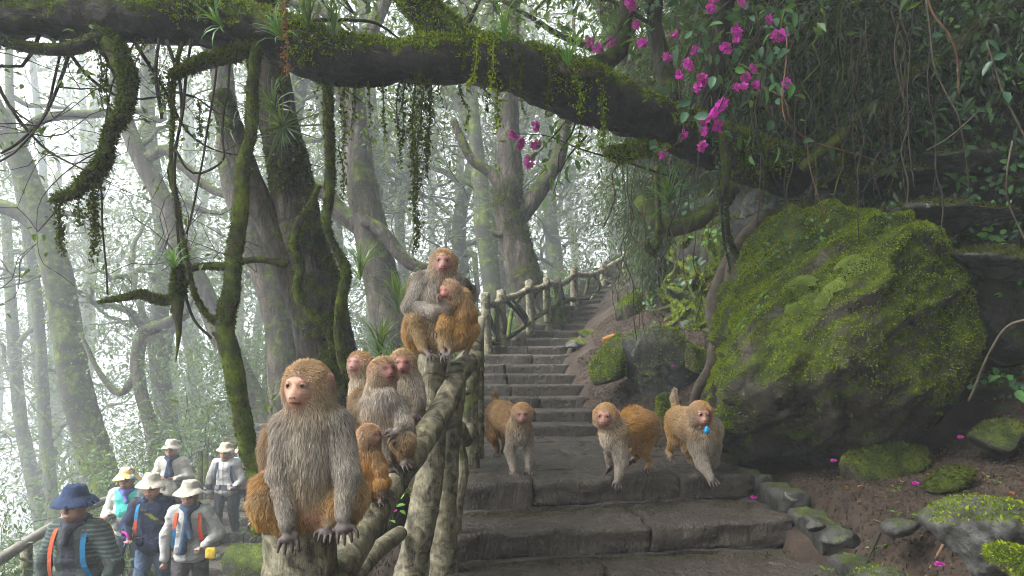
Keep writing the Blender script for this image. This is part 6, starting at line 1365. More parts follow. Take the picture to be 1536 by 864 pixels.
monkey('seated mother monkey on the post top hugging a young one', 3.62, dict(
    head=(665, 391, -2, 19), look=(.05, -1, -.05), neck=(660, 418, 4, 19),
    trunk=[(655, 424, 6, 21, GY), (650, 450, 8, 25, GY), (646, 485, 10, 27, PL), (648, 512, 12, 26, TN)],
    blobs=[(636, 424, 4, (15, 15, 15), GY), (678, 426, 6, (14, 14, 15), GY), (628, 440, 16, (16, 16, 26), BK), (619, 498, 4, (15, 20, 26), OR, .03), (664, 506, 2, (14, 14, 20), PL)],
    limbs=[([(632, 426, 0, 14), (615, 458, -12, 11.5), (650, 463, -26, 8.5), (678, 456, -26, 6)], [GY, GY, GY], dict(c=(688, 451, -22), side=(0, 0, 1), r=2.0, curl=(.3, 1, 0), thumb=1)),
           ([(684, 426, 6, 14), (704, 446, 16, 10), (708, 434, 8, 6)], [GY, GY], dict(c=(702, 426, -6), side=(0, .3, 1), r=2.0, curl=(-1, .2, 0), thumb=1)),
           ([(634, 512, 8, 19), (622, 478, -12, 14), (634, 518, -20, 7)], [OR, TN], dict(c=(645, 528, -32), side=(1, 0, 0), r=2.0, curl=(.4, -.2, -1), thumb=1)),
           ([(660, 512, 8, 17), (668, 492, -10, 12), (664, 518, -18, 7)], [TN, TN], dict(c=(668, 528, -30), side=(1, 0, 0), r=2.0, curl=(.1, -.2, -1), thumb=-1))]),
    (655, 533, 0), fur=22000, frad=.0008, fl=.9, vox=.0055, seed=2, group='macaques')
monkey('young reddish monkey nestled in the arms of its mother', 3.50, dict(
    head=(676, 428, -16, 12.5), look=(-.75, -.75, -.35), neck=(686, 442, -8, 12),
    trunk=[(690, 446, -6, 14, BK), (695, 470, -4, 18, OR), (690, 498, 0, 19, OR), (684, 510, 2, 16, OR)],
    blobs=[(700, 480, 2, (15, 14, 24), OR), (697, 462, -12, (11, 8, 16), (.19, .15, .12)), (672, 486, -12, (14, 12, 18), OR)],
    limbs=[([(684, 450, -14, 8), (672, 458, -22, 6), (662, 448, -26, 4)], [BK, GY], dict(c=(660, 442, -28), side=(0, .3, 1), r=1.5, curl=(0, 1, .3), thumb=-1)),
           ([(682, 496, -4, 13), (668, 488, -14, 10), (677, 520, -8, 5)], [OR, TN], dict(c=(674, 530, -14), side=(1, 0, 0), r=1.6, curl=(0, -.2, -1))),
           ([(696, 500, 2, 13), (708, 494, -2, 10), (701, 522, 0, 5)], [OR, OR], dict(c=(700, 534, -4), side=(1, 0, 0), r=1.6, curl=(0, -.2, -1)))],
    tails=[]), (690, 520, 0), fur=12000, frad=.0008, fl=.75, vox=.005, seed=3, juvenile=True, group='macaques')

monkey('grey monkey on the sloping rail gazing upward with one hand on its belly', 2.88, dict(
    head=(573, 555, 0, 20), look=(.62, -.75, .16), up=(-.05, 0, 1), neck=(572, 584, 6, 20),
    trunk=[(570, 596, 6, 22, GY), (572, 622, 6, 29, GY), (584, 652, 10, 30, BK), (592, 676, 12, 27, TN)],
    blobs=[(545, 618, 26, (22, 24, 28), BK), (602, 650, 0, (18, 20, 30), (.30, .175, .075)), (578, 600, -12, (18, 14, 22), (.26, .23, .20))],
    limbs=[([(560, 604, 0, 17), (569, 648, -14, 12.5), (580, 688, -26, 7.5)], [GY, GY], dict(c=(586, 700, -30), side=(1, 0, .1), r=2.4, curl=(.3, -.1, -1), thumb=-1)),
           ([(592, 606, -2, 15), (606, 632, -18, 11), (598, 636, -34, 7)], [GY, GY], dict(c=(589, 642, -38), side=(0, .2, 1), r=2.4, curl=(.2, .6, -.9), thumb=1)),
           ([(596, 670, 6, 22), (604, 654, -22, 16), (604, 682, -18, 8)], [BK, TN], dict(c=(610, 688, -26), side=(1, 0, .2), r=2.3, curl=(.3, -.2, -1)))]),
    (588, 700, 0), fur=24000, frad=.00075, fl=.95, vox=.005, seed=4, group='macaques')
monkey('pale pink-faced monkey peering out behind the upward-gazing grey monkey', 3.12, dict(
    head=(541, 543, 0, 17), look=(-.45, -.9, .05), neck=(546, 566, 8, 17),
    trunk=[(548, 574, 10, 18, PL), (552, 600, 12, 22, GY), (560, 640, 14, 24, GY), (566, 668, 14, 22, TN)],
    blobs=[(540, 590, 0, (14, 14, 20), PL)],
    limbs=[([(538, 582, 0, 12), (540, 622, -8, 9), (552, 660, -14, 6)], [PL, GY], dict(c=(556, 672, -16), side=(1, 0, 0), r=1.8)), ([(566, 584, 6, 12), (576, 622, 0, 9), (580, 660, -4, 6)], [GY, GY], dict(c=(582, 672, -6), side=(1, 0, 0), r=1.8)),
           ([(556, 660, 10, 16), (548, 640, -8, 12), (556, 676, -6, 6)], [TN, TN], None), ([(572, 660, 10, 16), (584, 644, -6, 12), (578, 676, -4, 6)], [TN, TN], None)]),
    (566, 690, 0), fur=12000, frad=.0009, fl=.9, vox=.006, seed=5, group='macaques', tint=(1.1, 1.08, 1.05))
monkey('pink-faced monkey holding on to the rail just below the mother', 3.34, dict(
    head=(604, 541, 0, 18), look=(.08, -1, -.12), neck=(610, 566, 6, 17),
    trunk=[(612, 574, 8, 18, GY), (614, 596, 8, 21, GY), (612, 626, 12, 23, BK), (610, 652, 14, 22, TN)],
    blobs=[(606, 592, -4, (14, 12, 22), PL)],
    limbs=[([(622, 580, 0, 12.5), (626, 598, -6, 10), (624, 612, -14, 6.5)], [GY, GY], dict(c=(624, 620, -18), side=(1, 0, .1), r=2.0, curl=(.2, -.1, -1))), ([(600, 582, 0, 12), (596, 612, -4, 9), (606, 636, -8, 6)], [GY, GY], dict(c=(608, 646, -10), side=(1, 0, 0), r=1.8)),
           ([(614, 644, 12, 17), (624, 630, -4, 12), (618, 654, 0, 6)], [TN, TN], None), ([(604, 644, 12, 17), (594, 636, -2, 12), (602, 662, 0, 6)], [TN, TN], None)]),
    (612, 664, 0), fur=14000, frad=.00085, fl=.9, vox=.0055, seed=6, group='macaques')
monkey('small golden-brown juvenile tucked between the big monkey and the grey one', 2.62, dict(
    head=(553, 652, 0, 15.5), look=(.82, -.5, .05), neck=(550, 670, 6, 15),
    trunk=[(550, 676, 8, 17, (.30, .17, .06)), (554, 700, 8, 22, (.34, .17, .05)), (558, 730, 10, 22, OR)],
    blobs=[(540, 720, 4, (16, 16, 22), OR)],
    limbs=[([(560, 684, -4, 10), (572, 704, -12, 7.5), (574, 726, -16, 5)], [BK, BK], dict(c=(577, 734, -18), side=(1, 0, 0), r=1.9)), ([(542, 686, 0, 10), (538, 712, -10, 7.5), (546, 740, -14, 5)], [BK, BK], dict(c=(548, 748, -16), side=(1, 0, 0), r=1.9)),
           ([(562, 728, 6, 15), (574, 722, -12, 10), (568, 742, -8, 5)], [OR, OR], dict(c=(574, 748, -14), side=(1, 0, 0), r=1.9)), ([(548, 732, 8, 15), (540, 728, -6, 11), (548, 750, -4, 5)], [OR, OR], None)]),
    (557, 752, 0), fur=14000, frad=.0007, fl=.8, vox=.0048, seed=7, juvenile=True, group='macaques', tint=(1.0, .85, .6))

# three walking over the landing
RF = 1.65
monkey('standing monkey with golden rump on the landing, nearest the log posts', 4.66, dict(
    head=(783, 616, -14, 15), look=(.02, -1, -.16), neck=(780, 636, 0, 15),
    trunk=[(779, 644, 4, 17, GY), (771, 640, 40, 19, BK), (758, 636, 80, 21, BK), (748, 634, 112, 19, TN)],
    blobs=[(745, 640, 112, (14, 16, 18), OR), (779, 652, -6, (13, 10, 14), GY)],
    limbs=[([(771, 650, 4, 10.5), (765, 678, 4, 7.5), (770, 704, -4, 4.6)], [GY, GY], dict(c=(771, 709, -10), side=(1, .1, 0), r=RF, curl=(0, -1, -.2))),
           ([(790, 650, 6, 10.5), (793, 678, 8, 7.5), (792, 700, 2, 4.6)], [GY, GY], dict(c=(795, 706, -6), side=(1, .2, 0), r=RF, curl=(.3, -1, -.2), thumb=-1)),
           ([(742, 644, 108, 14), (738, 668, 98, 8.5), (744, 684, 114, 5), (745, 693, 106, 4.5)], [OR, OR, TN], dict(c=(746, 697, 92), side=(1, .1, 0), r=RF, curl=(0, -1, -.2))),
           ([(757, 644, 118, 14), (757, 666, 106, 8.5), (758, 682, 122, 5), (757, 690, 118, 4.5)], [OR, TN, TN], dict(c=(757, 694, 104), side=(1, .1, 0), r=RF, curl=(0, -1, -.2)))],
    tails=[[(746, 622, 122, 5, BK), (742, 612, 134, 4, BK), (744, 604, 140, 2.5, BK)]]), (771, 712, 0), fur=20000, frad=.0010, fl=.85, vox=.0042, seed=8, group='macaques', tint=(1.05, 1, .95))
monkey('white-chested monkey with rich golden back turned side-on at the landing edge', 4.50, dict(
    head=(909, 620, -10, 18), look=(-.32, -1, -.08), neck=(918, 642, 0, 18),
    trunk=[(922, 650, 2, 20, PL), (938, 648, 18, 23, (.30, .17, .055)), (956, 644, 42, 24, (.34, .185, .05)), (970, 646, 62, 20, OR)],
    blobs=[(916, 654, -6, (15, 12, 18), (.50, .45, .38)), (972, 656, 60, (14, 16, 20), OR), (950, 630, 40, (18, 14, 12), (.36, .19, .05))],
    limbs=[([(927, 664, -6, 12.5), (932, 692, -10, 9), (927, 716, -16, 5.2)], [GY, GY], dict(c=(926, 722, -20), side=(1, .1, 0), r=RF * 1.05, curl=(0, -.5, -1))),
           ([(916, 662, 6, 12), (917, 690, 24, 8), (915, 706, 28, 4.8)], [GY, GY], dict(c=(912, 709, 22), side=(.3, 1, 0), r=RF, curl=(-1, -.3, -.2))),
           ([(970, 660, 58, 16), (966, 682, 40, 9), (974, 700, 58, 5.4), (972, 711, 50, 5)], [OR, TN, TN], dict(c=(969, 715, 36), side=(1, .1, 0), r=RF, curl=(0, -1, -.2))),
           ([(958, 662, 84, 15), (950, 682, 72, 8.5), (956, 696, 94, 5.2), (951, 703, 88, 4.8)], [OR, TN, TN], dict(c=(945, 706, 78), side=(.5, 1, 0), r=RF, curl=(-1, -.6, -.2)))],
    tails=[[(980, 648, 68, 5, OR), (986, 660, 74, 4, OR), (984, 674, 76, 3, TN)]]), (927, 725, -16), fur=24000, frad=.0010, fl=.9, vox=.0042, seed=9, group='macaques', tint=(1.05, 1, .95))
m9 = monkey('monkey with a blue tag under its chin stepping over the landing edge', 4.74, dict(
    head=(1050, 617, -12, 18.5), look=(.12, -1, -.10), neck=(1053, 640, 0, 19),
    trunk=[(1054, 652, 4, 22, GY), (1042, 648, 36, 22, BK), (1028, 644, 72, 22, TN), (1018, 642, 96, 20, TN)],
    blobs=[(1014, 648, 98, (15, 16, 20), OR), (1056, 662, -6, (17, 13, 20), GY), (1072, 650, 10, (12, 14, 20), GY)],
    limbs=[([(1046, 668, 0, 13.5), (1053, 692, -12, 9.5), (1065, 712, -24, 5.4)], [GY, GY], dict(c=(1069, 717, -30), side=(1, .1, 0), r=RF * 1.15, curl=(.2, -.7, -.8))),
           ([(1070, 666, 4, 12), (1070, 694, 16, 8.5), (1058, 710, 16, 5)], [GY, GY], dict(c=(1054, 714, 10), side=(1, .2, 0), r=RF, curl=(-.4, -1, -.2))),
           ([(1012, 656, 96, 14), (1010, 676, 84, 8), (1004, 690, 96, 5), (1006, 697, 88, 4.6)], [OR, TN, TN], dict(c=(1007, 701, 74), side=(1, .1, 0), r=RF, curl=(.1, -1, -.2))),
           ([(1024, 662, 90, 14), (1032, 684, 72, 8), (1036, 700, 82, 5), (1038, 704, 74, 4.6)], [OR, TN, TN], dict(c=(1041, 708, 62), side=(1, .1, 0), r=RF, curl=(.2, -1, -.2)))],
    tails=[[(1014, 626, 108, 5, TN), (1011, 614, 114, 4.4, PL), (1012, 602, 116, 3.4, (.6, .55, .48))]]), (1062, 722, -16), fur=24000, frad=.0010, fl=.9, vox=.0042, seed=10, group='macaques', tint=(1.05, 1, .95))
# the blue tag
b = MB(); c = P(1060, 646, 4.74 - .16) - np.array(m9.location); an = np.linspace(0, 2 * np.pi, 20, endpoint=False); rr = .017 * (1 + .0 * an)
ringx = rr * np.cos(an) * (1 - .45 * np.clip(np.sin(an), 0, 1)); ringz = rr * np.sin(an) * (1 + .6 * np.clip(np.sin(an), 0, 1))
for dy in (-.004, .004): b.add(np.c_[c[0] + ringx, c[1] + dy + 0 * an, c[2] + ringz])
q = [(i, (i + 1) % 20, 20 + (i + 1) % 20, 20 + i) for i in range(20)]; b.q.append(np.array(q)); b.add(np.array([[c[0], c[1] - .006, c[2]], [c[0], c[1] + .006, c[2]]])); b.t.append(np.array([((i + 1) % 20, i, 40) for i in range(20)] + [(20 + i, 20 + (i + 1) % 20, 41) for i in range(20)]))
link('tag', b.mesh('tag', True), plain('blue_plastic', (.01, .30, .62), .3, .1, 30, 0), m9)
# ------------------------------------------------------------------ the walkers on the lower path
SKIN = (.40, .23, .16)
def person(label, hat_px, D, height, yaw, jacket, trousers, hat, arms, inner=None, scarf=None, strap=None, jfn=None, hatband=None, seed=0, vox=.013, hat_w=.185, pattern=None, lean=0.0, hair=(.012, .010, .009), long_hair=False, look=(0, -1, .0), step=.12):
    top = P(hat_px[0], hat_px[1], D); base = V3(top[0], top[1], top[2] - height - .03); g = zlow(top[1]) if top[1] < 10.3 else -2.2 + .135 * (math.floor((top[1] - 10.34) / .4) + 1)
    sc = (top[2] - float(g) - .03) / 1.72; base[2] = float(g)
    root = empty('person', base, label, 'person', 'walkers on the lower path', yaw)
    Z = lambda x, y, z: np.array([x, y, z]) * sc
    rr = np.random.default_rng(seed)
    sk = SKIN
    hc = Z(0, -.03 + lean, 1.555); hr = .10 * sc
    f = nrm(np.array(look, float)); r = nrm(np.cross(f, (0, 0, 1.))); up = np.cross(r, f); R = np.c_[r, f, up]
    H = lambda x, y, z: hc + (r * x + f * y + up * z) * hr
    sh = [Z(-.175, .01 + lean, 1.37), Z(.175, .01 + lean, 1.37)]
    torso = [(Z(0, .02, .93), .135), (Z(0, .015, 1.08), .125), (Z(0, .01 + lean, 1.26), .135), (Z(0, .015 + lean, 1.36), .105)]
    legs = [[Z(-.09, .02, .90), Z(-.10, -step, .49), Z(-.10, -step + .06, .08)], [Z(.09, .02, .90), Z(.10, step * .4, .49), Z(.10, step + .08, .09)]]
    bp = [ell(hc, np.array([.80, .96, 1.12]) * hr, sk, 0, R, .02), ell(H(0, .28, -.55), np.array([.62, .66, .62]) * hr, sk, 0, R, .03), cap(H(0, .92, .18), .10 * hr, H(0, 1.14, -.22), .17 * hr, sk, 0, .015), ell(H(0, .93, -.62), np.array([.30, .16, .12]) * hr, (.34, .13, .10), 0, R, .01)]
    for sx in (-1, 1): bp += [ell(H(.82 * sx, -.05, -.12), np.array([.10, .22, .30]) * hr, sk, 0, R, .01), ell(H(.42 * sx, .62, -.25), np.array([.28, .22, .24]) * hr, sk, 0, R, .02)]
    bp.append(cap(H(0, -.15, -.6), .55 * hr, Z(0, .015 + lean, 1.39), .062 * sc, sk, 0, .03))
    for a, b in zip(torso[:-1], torso[1:]): bp.append(cap(a[0], a[1] * sc * .66, b[0], b[1] * sc * .66, sk))
    for lg in legs: bp += [cap(lg[0], .08 * sc, lg[1], .055 * sc, sk), cap(lg[1], .055 * sc, lg[2], .036 * sc, sk), cap(lg[2], .036 * sc, lg[2] + Z(0, -.14, -.045), .03 * sc, sk)]
    jk = []
    for a, b in zip(torso[:-1], torso[1:]): jk.append(ell((a[0] + b[0]) / 2, np.array([.185, .135, .13]) * sc, jacket, 0, None, .05))
    jk.append(cap(sh[0] + Z(.03, 0, 0), .075 * sc, sh[1] - Z(.03, 0, 0), .075 * sc, jacket, 0, .05)); jk.append(ell(Z(0, .01, .90), np.array([.185, .14, .10]) * sc, jacket, 0, None, .05))
    for i, (el, wr, hd) in enumerate(arms):
        e, w, h = Z(*el), Z(*wr), Z(*hd)
        bp += [cap(sh[i], .05 * sc, e, .042 * sc, sk), cap(e, .042 * sc, w, .027 * sc, sk)] + hand_prims(w, h, (1, .2, .1) if hd[3:] == () else hd[3], .0095 * sc, sk, .4, curl=(0, -.4, -.6), length=.9, thumb=1 if i == 0 else -1)
        jk += [cap(sh[i], .073 * sc, e, .062 * sc, jacket, 0, .03), cap(e, .062 * sc, w + (e - w) * .08, .048 * sc, jacket, 0, .03)]
    V, Qd = surface(bp, vox * .75, .02 * sc)
    q = (V - hc) / hr; a, b, c = q @ r, q @ f, q @ up; col = np.tile(np.array(sk), (len(V), 1)) * (1 + .12 * fbm(V * 30, 2, seed))[:, None]
    for sx in (-1, 1):
        m = (((a - .36 * sx) / .20) ** 2 + ((c - .02) / .075) ** 2 < 1) & (b > .5); col[m] = (.035, .022, .018)
        m = (((a - .37 * sx) / .25) ** 2 + ((c - .22 + .1 * (a - .36 * sx) ** 2) / .055) ** 2 < 1) & (b > .5); col[m] = (.03, .02, .016)
    hol = np.clip(1 - (((np.abs(a) - .36) / .3) ** 2 + ((c - .05) / .2) ** 2), 0, 1) * (b > .3); col = col * (1 - .4 * hol)[:, None]; ck = np.clip(1 - (((np.abs(a) - .45) / .25) ** 2 + ((c + .3) / .2) ** 2), 0, 1) * (b > .3); col = col * (1 + ck[:, None] * np.array([[.12, -.08, -.08]])); sb = np.clip((-.55 - c) * 1.5, 0, .35) * (b > .1); col = col * (1 - sb)[:, None]  # eye-socket shade painted into the skin colour, plus cheek flush
    for sx in (-1, 1):
        m = (((a - .36 * sx) / .17) ** 2 + ((c - .02) / .06) ** 2 < 1) & (b > .5); col[m] = (.03, .018, .014)
    m = (np.abs(c + .64) < .05) & (np.abs(a) < .28) & (b > .6); col[m] = (.16, .055, .045)
    me = mesh_np('body', V, Qd); set_col(me, col); link('body', me, M_HSKIN, root)
    # jacket with folds, cut at the neck
    def folds(S, g):
        x = g.reshape(-1, 3); w = .013 * sc * fbm(x * np.array([9, 9, 6.]) / sc, 3, seed + 4) + .013 * sc * ridged(x * np.array([8, 8, 11.]) / sc, 2, seed + 6)
        S = S - w.reshape(S.shape).astype(np.float32) * .9; neck = np.linalg.norm(g - Z(0, -.035 + lean, 1.475), axis=-1) - .085 * sc
        return np.maximum(S, -neck)
    V, Qd = surface(jk, vox, .03 * sc, folds); col = np.tile(np.array(jacket), (len(V), 1)) * (1 + .15 * fbm(V * 12, 3, seed))[:, None]
    lx, ly, lz = V[:, 0] / sc, V[:, 1] / sc, V[:, 2] / sc
    if inner is not None: m = (np.abs(lx) < .055 + .10 * np.clip(1.0 - lz, 0, .3)) & (ly < -.02) & (lz < 1.42); col[m] = np.array(inner) * (1 + .25 * np.sin(lz[m] * 190))[:, None]
    else: m = (np.abs(lx + .004) < .006) & (ly < -.05); col[m] *= .5
    if jfn is not None: col = jfn(lx, ly, lz, col)
    me = mesh_np('jacket', V, Qd); set_col(me, col); jo = link('jacket', me, M_CLOTH, root)
    # stand-up collar
    cp = [cap(Z(.085 * math.sin(t0), .015 + lean - .075 * math.cos(t0), 1.425 + .02 * (1 - math.cos(t0)) / 2), .017 * sc, Z(.085 * math.sin(t1), .015 + lean - .075 * math.cos(t1), 1.425 + .02 * (1 - math.cos(t1)) / 2), .017 * sc) for t0, t1 in zip(np.linspace(.45, 5.83, 10)[:-1], np.linspace(.45, 5.83, 10)[1:])]
    V, Qd = surface([dict(q_, a=q_['a'] + Z(0, 0, dz), b=q_['b'] + Z(0, 0, dz)) for q_ in cp for dz in (0, .025)], vox * .9, .012); me = mesh_np('collar', V, Qd); set_col(me, np.tile(np.array(jacket) * .8, (len(V), 1))); link('collar', me, M_CLOTH, root)
    for sx in (-1, 1):
        c0 = Z(.10 * sx, -.118, 1.02); V, Qd = surface([ell(c0, np.array([.05, .022, .012]) * sc), ell(c0 + Z(0, .0, -.05), np.array([.05, .018, .05]) * sc)], vox * .9, .01); me = mesh_np('pocket', V, Qd); set_col(me, np.tile(np.array(jacket) * .85, (len(V), 1))); link('pocket', me, M_CLOTH, root)
    # trousers and shoes
    tp = [ell(Z(0, .02, .90), np.array([.165, .125, .12]) * sc, trousers, 0, None, .04)]
    for lg in legs: tp += [cap(lg[0], .10 * sc, lg[1], .072 * sc, trousers, 0, .03), cap(lg[1], .072 * sc, lg[2] + Z(0, 0, .02), .06 * sc, trousers, 0, .03)]
    def tfold(S, g): return S - (.008 * sc * fbm(g.reshape(-1, 3) * 10 / sc, 2, seed + 8)).reshape(S.shape).astype(np.float32)
    V, Qd = surface(tp, vox * 1.15, .03 * sc, tfold); me = mesh_np('trousers', V, Qd); set_col(me, np.tile(np.array(trousers), (len(V), 1)) * (1 + .15 * fbm(V * 14, 2, seed))[:, None]); link('trousers', me, M_CLOTH, root)
    for lg in legs:
        V, Qd = surface([cap(lg[2] + Z(0, .03, -.035), .045 * sc, lg[2] + Z(0, -.13, -.05), .042 * sc), cap(lg[2], .045 * sc, lg[2] + Z(0, 0, .04), .047 * sc)], vox, .02); me = mesh_np('shoe', V, Qd); set_col(me, np.tile(np.array((.05, .06, .08)), (len(V), 1))); link('shoe', me, M_CLOTH, root)
    # hair under the hat
    hp = [ell(H(0, -.14, .22), np.array([.87, .93, .95]) * hr, hair, 0, R)]
    if long_hair: hp.append(cap(H(0, -.55, .1), .6 * hr, H(0, -.5, -1.5), .5 * hr, hair, 0))
    def hcut(S, g):
        q = (g - hc) / hr; return np.maximum(S, ((q @ f) - .35 - .4 * np.clip((q @ up) - .2, 0, 2)).astype(np.float32) * hr)
    V, Qd = surface(hp, vox * .8, .01, hcut); me = mesh_np('hair', V, Qd); set_col(me, np.tile(np.array(hair), (len(V), 1))); link('hair', me, M_CLOTH, root)
    # bucket hat: lathe with a drooping, uneven brim
    prof = [(.0, .112), (.045, .112), (.072, .106), (.084, .094), (.094, .06), (.101, .036), (.106, .026), (.128, .010), (.152, -.010), (hat_w, -.034), (hat_w + .001, -.038), (.152, -.015), (.126, .004), (.102, .018), (.098, .024)]
    nA = 40; an = np.linspace(0, 2 * np.pi, nA, endpoint=False); hv = []; hcol = []
    hcen = H(0, -.06, .60); tl = R @ np.array([[1, 0, 0], [0, 1, 0], [0, 0, 1]])
    for i, (pr_, pz) in enumerate(prof):
        wv = .010 * np.sin(2 * an + seed) + .006 * np.sin(3 * an + seed * 2) if pr_ > .11 else 0 * an
        hv.append(hcen + (np.outer(np.cos(an) * pr_ * .96, r) + np.outer(np.sin(an) * pr_ * 1.04, f) + np.outer(pz + wv + .004 * np.sin(5 * an + i), up)) * sc)
        cc = np.array(hatband if (hatband is not None and .03 < pz < .055 and pr_ < .102) else hat); hcol.append(np.tile(cc, (nA, 1)) * (.93 + .14 * rr.random((nA, 1))))
    hv = np.vstack(hv); hcol = np.vstack(hcol)
    if pattern is not None: hcol = pattern(hv, hcol)
    i = np.arange(len(prof) - 1)[:, None] * nA; j = np.arange(nA)[None]; qd = np.stack([i + j, i + (j + 1) % nA, i + nA + (j + 1) % nA, i + nA + j], -1).reshape(-1, 4)
    me = mesh_np('hat', hv, qd[:, ::-1]); set_col(me, hcol); link('hat', me, M_CLOTH, root)
    if scarf is not None:
        sp = [cap(Z(-.07, -.04 + lean, 1.43), .035 * sc, Z(.0, -.105 + lean, 1.40), .038 * sc), cap(Z(.07, -.04 + lean, 1.43), .035 * sc, Z(.0, -.105 + lean, 1.40), .038 * sc), cap(Z(-.075, .02 + lean, 1.44), .035 * sc, Z(.075, .02 + lean, 1.44), .035 * sc), cap(Z(-.075, .02 + lean, 1.44), .035 * sc, Z(-.07, -.04 + lean, 1.43), .035 * sc), cap(Z(.075, .02 + lean, 1.44), .035 * sc, Z(.07, -.04 + lean, 1.43), .035 * sc)]
        for (x1, z1, w) in scarf[1]: sp.append(cap(Z(0, -.125 + lean, 1.38), .026 * sc, Z(x1, -.155 + lean * .5, z1), w * sc))
        V, Qd = surface(sp, vox, .02); me = mesh_np('scarf', V, Qd); set_col(me, np.array(scarf[0])[None] * (1 + .35 * fbm(V * 25, 3, seed))[:, None]); link('scarf', me, M_CLOTH, root)
    if strap is not None:
        for sx, cs in zip((-1, 1), strap):
            if cs is None: continue
            pts = [Z(.115 * sx, .11, 1.36), Z(.12 * sx, .03, 1.445), Z(.122 * sx, -.068, 1.39), Z(.13 * sx, -.122, 1.27), Z(.145 * sx, -.122, 1.12), Z(.175 * sx, -.06, 1.0)]
            p, _ = spline(np.array(pts) , np.ones(6), .03); t = nrm(np.gradient(p, axis=0)); outw = nrm(np.c_[p[:, 0] * .2, p[:, 1] + 0, (p[:, 2] - 1.25 * sc) * .3]); sd = nrm(np.cross(t, outw)) * .020 * sc; nn = nrm(np.cross(sd, t)) * .004 * sc
            vv = np.concatenate([np.stack([p - sd + nn, p + sd + nn, p + sd - nn, p - sd - nn], 1).reshape(-1, 3)]); k = len(p); qq = []
            for i_ in range(k - 1):
                for j_ in range(4): qq.append((i_ * 4 + j_, i_ * 4 + (j_ + 1) % 4, i_ * 4 + 4 + (j_ + 1) % 4, i_ * 4 + 4 + j_))
            qq += [(3, 2, 1, 0), (4 * k - 4, 4 * k - 3, 4 * k - 2, 4 * k - 1)]
            cc = np.where((np.arange(k) < k * .62)[:, None], np.array(cs[0])[None], np.array(cs[1])[None]); me = mesh_np('backpack_strap', vv, np.array(qq), smooth=False); set_col(me, np.repeat(cc, 4, 0)); link('backpack_strap', me, M_CLOTH, root)
        V, Qd = surface([ell(Z(0, .24, 1.20), np.array([.15, .10, .22]) * sc)], vox * 1.3, .02); me = mesh_np('backpack', V, Qd); set_col(me, np.tile(np.array(strap[0][0] if strap[0] else strap[1][0]) * .8, (len(V), 1))); link('backpack', me, M_CLOTH, root)
    return root, sc, base
def stripes(x, y, z, col):
    m = (np.abs(np.sin(z * 95)) < .28) & (z > 1.12) & (np.abs(x) > .10); col[m] = col[m] * 2.6; return col
def strapband(x, y, z, col):
    m = np.abs((x + .17) * .75 - (1.40 - z)) < .024; m &= (y < 0) & (z > .95); col[m] = (.035, .035, .03); m2 = m & (np.abs(z - 1.25) < .03); col[m2] = (.22, .22, .03); return col
BEIGE = (.34, .315, .27); LGREY = (.33, .335, .325); NAVY = (.014, .022, .050)
OR_, BL_ = (.42, .075, .03), (.015, .13, .28)
person('man in navy bucket hat and dark green striped jacket leading the walkers', (116, 722), 6.6, 1.74, -.12, (.045, .060, .055), (.04, .04, .045), (.022, .036, .085), [((-.30, .03, 1.10), (-.27, -.05, .86), (-.27, -.07, .80)), ((.30, .02, 1.10), (.25, -.10, .86), (.24, -.13, .80))],
       inner=(.022, .022, .034), strap=((OR_, OR_), ((.01, .13, .27), (.01, .13, .27))), jfn=stripes, seed=1, vox=.012, hat_w=.175, scarf=((.035, .035, .05), [(.0, 1.30, .03)]))
person('man in beige hat and dark navy jacket with a chest strap holding a trekking pole', (229, 705), 8.5, 1.72, .08, NAVY, (.06, .09, .15), BEIGE, [((-.29, .0, 1.12), (-.20, -.20, 1.02), (-.17, -.25, 1.01)), ((.28, .04, 1.10), (.27, -.05, .88), (.27, -.07, .82))],
       strap=((BL_, OR_), None), jfn=strapband, seed=2, vox=.014, hat_w=.18)
person('walker in beige hat, light grey jacket and long dark blue neck scarf', (286, 716), 8.2, 1.62, .10, LGREY, (.045, .04, .045), BEIGE, [((-.27, .03, 1.10), (-.27, -.04, .86), (-.27, -.06, .80)), ((.29, .02, 1.12), (.20, -.19, 1.03), (.15, -.24, 1.02))],
       scarf=((.03, .055, .10), [(-.04, .98, .045), (.05, 1.12, .03)]), strap=((OR_, BL_), (OR_, (.60, .04, .02))), seed=3, vox=.014, hat_w=.185)
def patch(v, c):
    m = fbm(v * 22, 2, 4) > .12; c[m] = (.10, .20, .26); m = fbm(v * 26, 2, 9) > .22; c[m] = (.55, .50, .40); return c
person('walker in patterned yellow hat with a turquoise cloth at the chest', (192, 697), 9.4, 1.62, .05, (.40, .40, .37), (.06, .07, .10), (.55, .36, .12), [((-.27, .0, 1.10), (-.16, -.20, 1.14), (-.12, -.24, 1.16)), ((.27, .0, 1.10), (.20, -.16, 1.08), (.16, -.20, 1.08))],
       scarf=((.10, .12, .34), [(.05, 1.30, .03)]), jfn=lambda x, y, z, c: np.where(((y < -.04) & (z > 1.10) & (np.abs(x) < .14 - .1 * (1.4 - z)))[:, None], np.array([[.07, .46, .40]]), c), pattern=patch, seed=4, vox=.015, hat_w=.175)
person('rear walker in grey vest and navy neck scarf with hands joined at the chest', (258, 656), 10.9, 1.64, .05, (.33, .32, .28), (.05, .05, .05), (.33, .30, .25), [((-.27, .0, 1.12), (-.10, -.22, 1.12), (-.05, -.25, 1.13)), ((.27, .0, 1.12), (.12, -.22, 1.12), (.06, -.25, 1.13))],
       scarf=((.016, .026, .060), [(-.03, 1.15, .045), (.05, 1.18, .04)]), seed=5, vox=.016, hat_w=.16)
